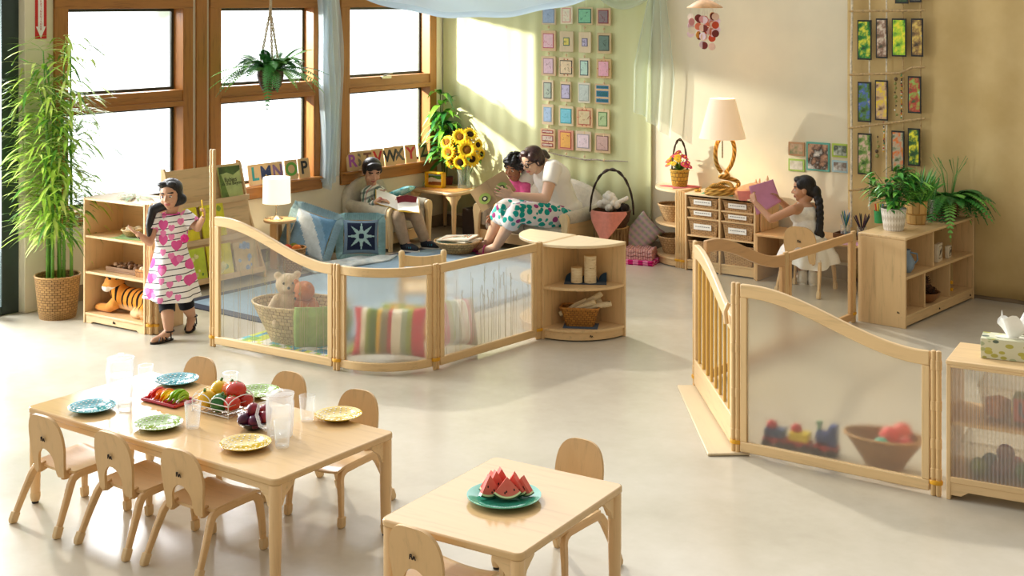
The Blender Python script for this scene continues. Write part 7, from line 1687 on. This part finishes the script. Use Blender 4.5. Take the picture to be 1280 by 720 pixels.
b = B(plain('#E8C21E', .4)); q0 = At(254.5, 274, 8.27); q1_ = At(252.2, 250, 8.25); b.cyl(q0-q0, q1_-q0, .0045, n=6); b.mats.append(plain('#C98A5A', .6)); b.mi = 1; b.cyl(V((0, 0, 0)), (q0-q1_).normalized()*.016, .0045, .0008, 6); tag(b.out('pencil', loc=q0), 'yellow pencil held upright in the standing girl left hand', 'pencil')
# ---- boy in the armchair
base = ARM_C.copy(); O = base; S2 = skin('b', '#D2A184', '#B4695E')
pb_ = T('person', 'boy in a plaid shirt and tan trousers reading in the armchair', 'person', base)
fb = rzm(ARM_A) @ V((0, -1, 0)); rb = rzm(ARM_A) @ V((-1, 0, 0))
hc = L_(465, 214, 11.56); hs_ = .215; Mh = frame(hc, (.42, -1), .42, 0)
pel = V((-.02, .0, .315)); chest = L_(466, 244, 11.60); neck = L_(465, 233, 11.59); shR, shL = chest+rb*.10+V((0, 0, .028)), chest-rb*.10+V((0, 0, .028))
bkc = At(490, 256, 11.30)-O
knR, knL = L_(497, 270, 11.26), L_(519, 268, 11.38); anR, anL = L_(506, 306, 11.30), L_(531, 303.5, 11.42); anR.z = anL.z = .07
elR, elL = shR+V((.02, -.09, -.13)), shL+V((.10, -.02, -.12)); wrR, wrL = L_(475, 249, 11.30), L_(500, 247, 11.42)
P = head_prims(Mh, hs_)+limb((Mh @ V((0, -.02, -.07)), .05), (neck, .04), (chest, .06))+[('e', chest, (.10, .085, .085)), ('e', chest.lerp(pel, .55), (.095, .085, .09)), ('e', pel, (.115, .10, .075))]
P += limb((shR, .038), (elR, .029), (wrR, .021))+limb((shL, .038), (elL, .029), (wrL, .021))
P += hand_prims(wrR, (.55, .1, -.15), (.2, .1, -.9), 1, .115, .6)+hand_prims(wrL, (.2, -.9, -.35), (-.3, .1, -.9), -1, .115, .6)
P += limb((pel+rb*.06, .07), (knR, .050), (knR.lerp(anR, .3), .046), (anR, .032))+limb((pel-rb*.06, .07), (knL, .050), (knL.lerp(anL, .3), .046), (anL, .032))
for an, dx in ((anR, V((.085, -.035, 0))), (anL, V((.085, -.03, 0)))): P += limb((an, .03), (an+dx*.9-V((0, 0, .035)), .026))
blob(P, .0036, S2, 'body', pb_, None, face_mif(Mh, hs_), 5); eyes(Mh, hs_, pb_, True)
blob(hair_cap(Mh, hs_, (((0, .22, .36), (.32, .16, .14)), ((.18, .26, .26), (.15, .10, .10)), ((-.18, .26, .26), (.15, .10, .10)), ((.33, .02, .08), (.08, .15, .18)), ((-.33, .02, .08), (.08, .15, .18)))), .005, [HAIRB.m], 'hair', pb_)
PL = N('plaid'); pv = PL.coord('Object', (1, 1, 1), (0, .3, .6)); sx_ = PL.n('ShaderNodeSeparateXYZ'); PL.l(pv, sx_.inputs[0]); mt = PL.math
f1 = mt('LESS_THAN', mt('FRACT', mt('MULTIPLY', sx_.outputs['X'], 22)), .35); f2 = mt('LESS_THAN', mt('FRACT', mt('MULTIPLY', sx_.outputs['Z'], 20)), .35); f3 = mt('LESS_THAN', mt('FRACT', mt('MULTIPLY_ADD', sx_.outputs['X'], 22, .45)), .12)
c_ = PL.mix(f1, lin('#D8DCD0'), lin('#6E8578')); c_ = PL.mix(mt('MULTIPLY', f2, .65), c_, lin('#4E5F62')); c_ = PL.mix(mt('MULTIPLY', f3, .7), c_, lin('#B5655A')); PL.fin(c_, .85, .15)
blob([('e', chest, (.112, .097, .095)), ('e', chest.lerp(pel, .55), (.108, .10, .10)), ('e', pel+V((0, 0, .04)), (.122, .108, .06))]+limb((chest+V((0, 0, .05)), .06), (shR, .048), (elR, .042), (elR.lerp(wrR, .55), .036))+limb((chest+V((0, 0, .05)), .06), (shL, .048), (elL, .042), (elL.lerp(wrL, .55), .036)), .005, [PL.m], 'shirt', pb_)
b_ = rb*.06
blob(limb((pel+b_, .085), (knR, .060), (knR.lerp(anR, .6), .052))+[('k', knR.lerp(anR, .5), anR+V((0, 0, .005)), .052, .046)]+limb((pel-b_, .085), (knL, .060), (knL.lerp(anL, .6), .052))+[('k', knL.lerp(anL, .5), anL+V((0, 0, .005)), .052, .046)]+[('e', pel, (.125, .11, .085))], .005, [fabric('#B59C82', 240)], 'trousers', pb_)
def shoe(parent, an, d, L, col, sole='#E9E4DA', lace=None, top=.075):
    d = V((d[0], d[1], 0)).normalized(); c = V((an.x, an.y, 0)); 
    s_ = blob(limb((c+V((0, 0, .042)), .040), (c+d*L*.38+V((0, 0, .036)), .037), (c+d*L*.66+V((0, 0, .030)), .030))+limb((c+V((0, 0, .04)), .040), (c+V((0, 0, top)), .038)), .005, [plain(col, .6)], 'shoe', parent)
    b = B(plain(sole, .5)); n = 22; sd = V((-d.y, d.x, 0)); lo = [c+d*(L*.33+cos(2*PI*i/n)*(L*.33+.042))+sd*sin(2*PI*i/n)*.042 for i in range(n)]; b.rings([[p+V((0, 0, z)) for p in lo] for z in (.0, .016)]); b.out('sole', s_)
    if lace:
        b = B(plain(lace, .6))
        for k in range(4): q = c+d*L*(.16+.11*k); b.tube([q+sd*(.034*cos(PI*i/8))+V((0, 0, .035+(.040-.006*k)*sin(PI*i/8))) for i in range(9)], .0045, 5)
        b.out('laces', s_)
shoe(pb_, V((anR.x, anR.y, 0)), (.80, -.45), .165, '#1E2430', lace='#1F8FA8'); shoe(pb_, V((anL.x, anL.y, 0)), (.85, -.35), .165, '#1E2430', lace='#1F8FA8')
# open book on his lap
def open_book(name, label, c, right, up, w, h, cover, page, sag=.10, parent=None, flip=1):
    """two leaves meeting at a spine; right/up span the open book, covers on the far side of the pages"""
    rgt, upv = V(right).normalized(), V(up).normalized(); nn = rgt.cross(upv)*flip; k = T(name, label, 'book', c)
    for s in (-1, 1):
        b = B(plain(cover, .35, .5, var=.06)); b.sheet(lambda u, v: rgt*(s*u*w)+upv*((v-.5)*h)+nn*(sag*w*u), 8, 8, .003); b.out('cover', k)
        b = B(plain(page, .6, var=.02)); b.sheet(lambda u, v: rgt*(s*(u*.96*w))+upv*((v-.5)*h*.96)+nn*(sag*w*u+.004+.016*sin(PI*min(1, u*1.25+.02))**1.0*(1-u)), 14, 6, .002); b.out('pages', k)
    return k
ob = open_book('open_book', 'open picture book with yellow cover on the seated boy lap', At(497, 255, 11.33), rzm(-.15) @ V((.70, -.18, -.10)), V((-.1, .93, .40)), .215, .225, '#D9B23A', '#F1EDE2', .16)
b = B(plain('#7A1F2A', .5)); e_ = V((.70, -.18, -.10)).normalized(); b.tube([V((0, 0, .012)), e_*.09+V((0, 0, .045)), e_*.17+V((0, 0, .042))], 1, sq=(.10, .0015), up=(.1, -.9, 0)); b.out('turning_page', ob)
# ---- woman and child on the sofa
base = LOV_C.copy(); O = base; S3 = skin('c', '#D8AE90', '#B8706A')
pw_ = T('person', 'woman in a white t-shirt and floral skirt reading aloud on the sofa', 'person', base)
hc = L_(665, 201, 11.08); hs_ = .225; Mh = frame(hc, (-.80, -.62), .38, .10)
pel = L_(698, 266, 11.25); chest = L_(690, 222, 11.16); neck = L_(679, 204, 11.14); mid = L_(697, 244, 11.22)
shL, shR = L_(692, 210, 11.00), L_(668, 214, 11.30); elL, wrL = L_(682, 248, 10.86), L_(641, 244, 10.86); elR, wrR = L_(642, 246, 11.28), L_(621, 250, 11.08)
knL, knR = L_(645, 266, 10.92), L_(630, 260, 11.05); anL, anR = L_(620, 307, 11.10), L_(609, 302, 11.24); anL.z = anR.z = .075
P = head_prims(Mh, hs_, .96)+limb((Mh @ V((0, -.03, -.08)), .055), (neck, .050), (chest, .09))+[('e', chest, (.15, .125, .13)), ('e', mid, (.14, .12, .13)), ('e', pel, (.18, .165, .13))]
P += limb((chest+V((0, 0, .06)), .07), (shL, .058), (shL.lerp(elL, .5), .052), (elL, .042), (wrL, .027))+limb((chest+V((0, 0, .06)), .07), (shR, .058), (elR, .042), (wrR, .027))
P += hand_prims(wrL, L_(624, 240, 10.84)-wrL, (-.1, .9, .2), -1, .165, .30, .10)+hand_prims(wrR, (-.7, -.3, .3), (.2, -.5, .8), 1, .165, .5)
P += limb((pel+V((.02, -.07, -.01)), .105), (knL, .064), (knL.lerp(anL, .3), .060), (anL, .036))+limb((pel+V((-.03, .05, -.01)), .105), (knR, .064), (knR.lerp(anR, .3), .060), (anR, .036))
for an in (anL, anR): P += limb((an, .036), (an+V((-.085, .03, -.035)), .030), (an+V((-.13, .045, -.048)), .022))
blob(P, .0045, S3, 'body', pw_, None, face_mif(Mh, hs_), 5); eyes(Mh, hs_, pw_, True)
blob(hair_cap(Mh, hs_, (((.28, .10, .20), (.16, .18, .20)), ((-.28, .10, .20), (.16, .18, .20)), ((.30, -.08, -.05), (.10, .16, .20)), ((-.30, -.08, -.05), (.10, .16, .20)), ((0, .18, .40), (.24, .16, .12))), 1.02)+limb((Mh @ (V((0, -.40, .06))*hs_), .050), (Mh @ (V((.05, -.62, -.02))*hs_), .040), (Mh @ (V((.10, -.80, -.22))*hs_), .022)), .005, [HAIRR.m], 'hair', pw_)
b = B(plain('#14110F', .3)); 
for q in (-1, 1):
    b.tube([Mh @ (V((q*.15+.115*cos(a), .40-.02*abs(q*.15+.115*cos(a)), -.01+.085*sin(a)))*hs_) for a in [2*PI*i/20 for i in range(21)]], .0032, 6)
    b.tube([Mh @ (V((q*.265, .385, .02))*hs_), Mh @ (V((q*.37, .15, .02))*hs_), Mh @ (V((q*.385, -.04, .0))*hs_)], .0036, 6)
b.tube([Mh @ (V((x, .42, .02))*hs_) for x in (-.035, 0, .035)], .003, 6); b.out('glasses', pw_)
TS = N('white_knit'); tvv = TS.coord(); TS.fin(lin('#EFE9DF'), .9, .1); TS.bump(TS.noise(tvv, 120, 2), .3, .003)
blob([('e', chest, (.160, .138, .14)), ('c', chest, mid, .142, .148), ('c', mid, pel+V((.02, 0, .04)), .148, .165), ('e', pel+V((.02, 0, .05)), (.188, .170, .10))]+limb((chest+V((0, 0, .07)), .085), (shL, .072))+[('k', shL+V((0, 0, .03)), shL.lerp(elL, .52), .074, .066)]+limb((chest+V((0, 0, .07)), .085), (shR, .072))+[('k', shR+V((0, 0, .03)), shR.lerp(elR, .5), .074, .066)], .006, [TS.m], 'tshirt', pw_)
SK = N('floral_skirt'); vo = SK.n('ShaderNodeTexVoronoi'); vo.inputs['Scale'].default_value = 19; vo.inputs['Randomness'].default_value = .85; SK.l(SK.coord(), vo.inputs['Vector']); sc_ = SK.n('ShaderNodeSeparateColor'); SK.l(vo.outputs['Color'], sc_.inputs[0])
cc = SK.ramp(sc_.outputs[0], [(0, lin('#1E9A8E')), (.40, lin('#1E9A8E')), (.42, lin('#A0467E')), (.66, lin('#A0467E')), (.68, lin('#E9E4DE')), (.86, lin('#4FB0A4'))]); SK.t.nodes[cc.node.name].color_ramp.interpolation = 'CONSTANT'
SK.fin(SK.mix(SK.math('LESS_THAN', vo.outputs['Distance'], .50), lin('#E4DEDA'), cc), .85, .15)
kmL, kmR = knL.lerp(anL, .24), knR.lerp(anR, .20)
blob([('e', pel, (.198, .185, .135))]+limb((pel+V((.02, -.07, -.01)), .128), (pel.lerp(knL, .85), .094))+limb((pel+V((-.03, .05, -.01)), .128), (pel.lerp(knR, .85), .092))+[('c', pel.lerp(knL, .7), knL, .10, .080), ('c', pel.lerp(knR, .7), knR, .10, .080), ('k', knL, knL.lerp(anL, .33), .080, .086), ('k', knR, knR.lerp(anR, .30), .080, .084), ('k', knL.lerp(knR, .5)+V((0, 0, -.01)), knL.lerp(knR, .5).lerp(anL.lerp(anR, .5), .31), .080, .085), ('c', pel.lerp(knL, .55), pel.lerp(knR, .55), .09, .09), ('c', pel.lerp(knL, .85), pel.lerp(knR, .85), .082, .082)], .006, [SK.m], 'skirt', pw_)
for an in (anL, anR):
    d = V((-.95, .32, 0)).normalized(); sd = V((-d.y, d.x, 0)); c = V((an.x, an.y, 0)); b = B(plain('#B8407E', .5)); n = 22; lo = [c+d*(.065+cos(2*PI*i/n)*.115)+sd*sin(2*PI*i/n)*.038 for i in range(n)]; b.rings([[p+V((0, 0, z)) for p in lo] for z in (.0, .014)])
    b.tube([c+d*.10+sd*(.038*cos(PI*i/10))+V((0, 0, .010+.050*sin(PI*i/10))) for i in range(11)], 1, sq=(.004, .05), up=(0, 0, 1)); b.out('shoe', pw_)
pc_ = T('person', 'small child in a pink shirt with curly black hair beside the woman', 'person', LOV_C+V((-.2, .12, 0)))
O = LOV_C+V((-.2, .12, 0)); S4 = skin('d', '#9A6A4C', '#8A4E48')
hc = L_(642, 210, 11.24); hs_ = .195; Mh = frame(hc, (-.55, -.85), .22, -.12)
pel = L_(650, 262, 11.36); chest = L_(646, 236, 11.31); neck = L_(644, 225, 11.29); fx = V((.766, -.643, 0))
shL, shR = chest+fx*.095+V((0, 0, .03)), chest-fx*.095+V((0, 0, .03)); elL, wrL = shL+V((.0, -.06, -.13)), L_(640, 252, 11.12); elR, wrR = L_(627, 252, 11.22), L_(616, 269, 11.15)
knL, knR = L_(634, 268, 11.14), L_(624, 266, 11.22); anL, anR = L_(626, 300, 11.20), L_(618, 298, 11.26); anL.z = anR.z = .09
P = head_prims(Mh, hs_)+limb((Mh @ V((0, -.02, -.06)), .048), (neck, .038), (chest, .055))+[('e', chest, (.095, .08, .085)), ('e', pel, (.11, .10, .08)), ('e', chest.lerp(pel, .5), (.09, .08, .08))]
P += limb((shL, .034), (elL, .027), (wrL, .020))+limb((shR, .034), (elR, .026), (wrR, .019))+hand_prims(wrR, (-.3, -.3, -.6), (.2, -.7, .1), 1, .11, .4)+hand_prims(wrL, (-.8, -.3, .1), (0, .8, .3), -1, .11, .5)
P += limb((pel+fx*.05, .064), (knL, .046), (anL, .03), (anL+V((-.07, -.02, -.03)), .024))+limb((pel-fx*.05, .064), (knR, .046), (anR, .03), (anR+V((-.07, -.02, -.03)), .024))
blob(P, .0036, S4, 'body', pc_, None, face_mif(Mh, hs_), 5); eyes(Mh, hs_, pc_)
rg = random.Random(17); cur = hair_cap(Mh, hs_, (), 1.06)
for i in range(120):
    v_ = V((rg.gauss(0, 1), rg.gauss(0, 1), rg.gauss(0, 1))).normalized(); q = V((v_.x*.46, v_.y*.46-.13, v_.z*.44+.20))
    if q.y > .12 and q.z < .24: continue
    if q.z < -.22: continue
    cur.append(('e', Mh @ (q*hs_), (.017, .017, .017)))
blob(cur, .005, [HAIRB.m], 'hair', pc_, smooth=2)
blob([('e', chest, (.107, .092, .095)), ('e', chest.lerp(pel, .5), (.104, .094, .09)), ('e', pel+V((0, 0, .04)), (.12, .108, .06))]+limb((chest+V((0, 0, .045)), .055), (shL, .046))+limb((chest+V((0, 0, .045)), .055), (shR, .046))+[('k', shL+V((0, 0, .02)), shL.lerp(elL, .6), .047, .043), ('k', shR+V((0, 0, .02)), shR.lerp(elR, .5), .047, .043)], .005, [fabric('#DE5F94', 240)], 'shirt', pc_)
blob([('e', pel, (.12, .11, .085))]+limb((pel+fx*.05, .075), (knL, .055), (anL+V((0, 0, .03)), .038))+limb((pel-fx*.05, .075), (knR, .055), (anR+V((0, 0, .03)), .038)), .005, [fabric('#3A2E38', 240)], 'leggings', pc_)
hb = open_book('held_book', 'tan covered picture book with green frog pictures held by the woman', At(615.5, 239, 10.93), V((.35, -.12, -.20)) if False else V((.30, -.05, .20)), V((-.10, .16, .28)) if False else V((-.20, .10, .30)), .17, .20, '#A98A62', '#EFE8DA', .10, flip=-1)
p0 = V((.30, -.05, .20)).normalized(); p1 = V((-.20, .10, .30)).normalized(); nn_ = p0.cross(p1).normalized()
if nn_.y > 0: nn_ = -nn_
for s, c in ((-1, '#8FA04A'), (1, '#7F9A4E')):
    b = B(plain(c, .5), plain('#20201A', .5), plain('#D8C9A4', .5))
    cc = p0*(s*.085)+nn_*.012-p1*.02
    for k, (r, mi) in enumerate(((.045, 0), (.022, 1), (.012, 2))): b.mi = mi; b.prism([(r*cos(a)*1.2, r*sin(a)) for a in [2*PI*i/14 for i in range(14)]], .001, Mx.Translation(cc+nn_*.0012*k) @ Mx((p0, -nn_, p1)).transposed().to_4x4())
    b.out('frog_picture', hb)
# ---- girl at the desk, seen from behind
base = V((2.19, 9.77, 0)); O = base; S5 = skin('e', '#C08E6C', '#A8645A')
pd = T('person', 'girl in a white top with a long braid sitting at the wall desk', 'person', base)
hc = L_(1004, 236, 9.84); hs_ = .190; Mh = frame(hc, (-.97, .18), .08, .0)
pel = V((.0, -.01, .335)); chest = L_(1004, 266, 9.80); neck = L_(1005, 252, 9.82); ft = V((-.62, .78, 0)); rt = V((.78, .62, 0))
shL, shR = L_(991, 262, 9.70), L_(1017, 259, 9.92); elL, wrL = L_(964, 274, 9.72), L_(944, 253, 9.84); elR, wrR = L_(987, 262, 10.08), L_(974, 250, 10.02)
P = head_prims(Mh, hs_)+limb((Mh @ V((0, -.02, -.06)), .048), (neck, .037), (chest, .055))+[('e', chest, (.095, .085, .09)), ('e', chest.lerp(pel, .5), (.088, .08, .10)), ('e', pel, (.115, .11, .085))]
P += limb((chest+V((0, 0, .03)), .05), (shL, .036), (elL, .028), (wrL, .019))+limb((chest+V((0, 0, .03)), .05), (shR, .036), (elR, .028), (wrR, .019))
P += hand_prims(wrL, L_(940, 243, 9.88)-wrL, (.5, .6, .1), 1, .11, .8, .04)+hand_prims(wrR, L_(969, 243, 10.0)-wrR, (-.7, -.4, .1), -1, .11, .8, .04)
knA, knB = pel+V((-.02, .27, -.03)), pel+V((.16, .22, -.03)); anA, anB = knA+V((.03, -.04, -.22)), V((.085, .20, .075))
P += limb((pel+V((-.05, .04, 0)), .066), (knA, .046), (anA, .03), (anA+V((-.02, .07, -.04)), .022))+limb((pel+V((.05, .02, 0)), .066), (knB, .046), (anB, .03), (anB+V((.03, .07, -.04)), .022))
blob(P, .0036, S5, 'body', pd, None, face_mif(Mh, hs_), 5); eyes(Mh, hs_, pd)
bp = [L_(1019, 240, 9.80), L_(1024, 252, 9.76), L_(1025, 268, 9.73), L_(1025, 282, 9.71), L_(1024, 290, 9.70)]
blob(hair_cap(Mh, hs_, (((0, .16, .38), (.26, .18, .13)), ((.24, .08, .20), (.16, .18, .2)), ((-.24, .08, .20), (.16, .18, .2))))+[('e', bp[0], (.045, .045, .05))]+braid(bp, .026)+[('e', bp[-1]+V((-.015, 0, -.01)), (.024, .02, .03)), ('e', bp[-1]+V((.018, 0, -.018)), (.024, .02, .028))], .0045, [HAIRB.m], 'hair', pd)
blob([('e', chest-V((0, 0, .01)), (.104, .094, .092)), ('e', chest.lerp(pel, .5), (.098, .09, .11)), ('e', pel+V((0, 0, .05)), (.118, .112, .06))]+limb((chest+rt*-.055+V((0, 0, .066)), .016), (chest+rt*-.055, .03))+limb((chest+rt*.055+V((0, 0, .066)), .016), (chest+rt*.055, .03)), .005, [fabric('#EBE6DA', 240)], 'tank_top', pd)
b = B(fabric('#F2EFEA', 200, .03)); rs = []
for h, ax, ay, f_ in ((.40, .118, .112, 0), (.36, .15, .15, .03), (.31, .19, .19, .05), (.255, .215, .215, .07), (.20, .225, .225, .10)):
    rs.append([V((pel.x+.01+ax*(1+f_*sin(9*a))*cos(a), pel.y+.05+ay*(1+f_*sin(9*a+1))*sin(a), h-.02*(f_ > .06)*sin(3*a))) for a in [2*PI*i/72 for i in range(72)]])
b.rings(rs, True, False, False); b.out('skirt', pd, sharp=180)
shoe(pd, V((anB.x, anB.y, 0)), (.35, .93), .13, '#EDE7DE', top=.085); shoe(pd, V((anA.x, anA.y, 0)), (-.2, .97), .13, '#EDE7DE', top=.085)
a0, a1, a2, a3 = (At(*q) for q in ((936, 233, 9.90), (966, 224, 10.02), (976, 252, 10.00), (946, 269, 9.86)))
b = B(plain('#DE9CC4', .7, var=.03)); c0 = (a0+a1+a2+a3)/4
b.sheet(lambda u, v: a0.lerp(a1, u).lerp(a3.lerp(a2, u), v)-c0+V((.006*sin(u*3), .02*sin(PI*u)*sin(PI*v), 0)), 12, 12, .0012); tag(b.out('pink_paper', loc=c0, sharp=180), 'sheet of pink paper held up by the girl at the desk', 'paper')
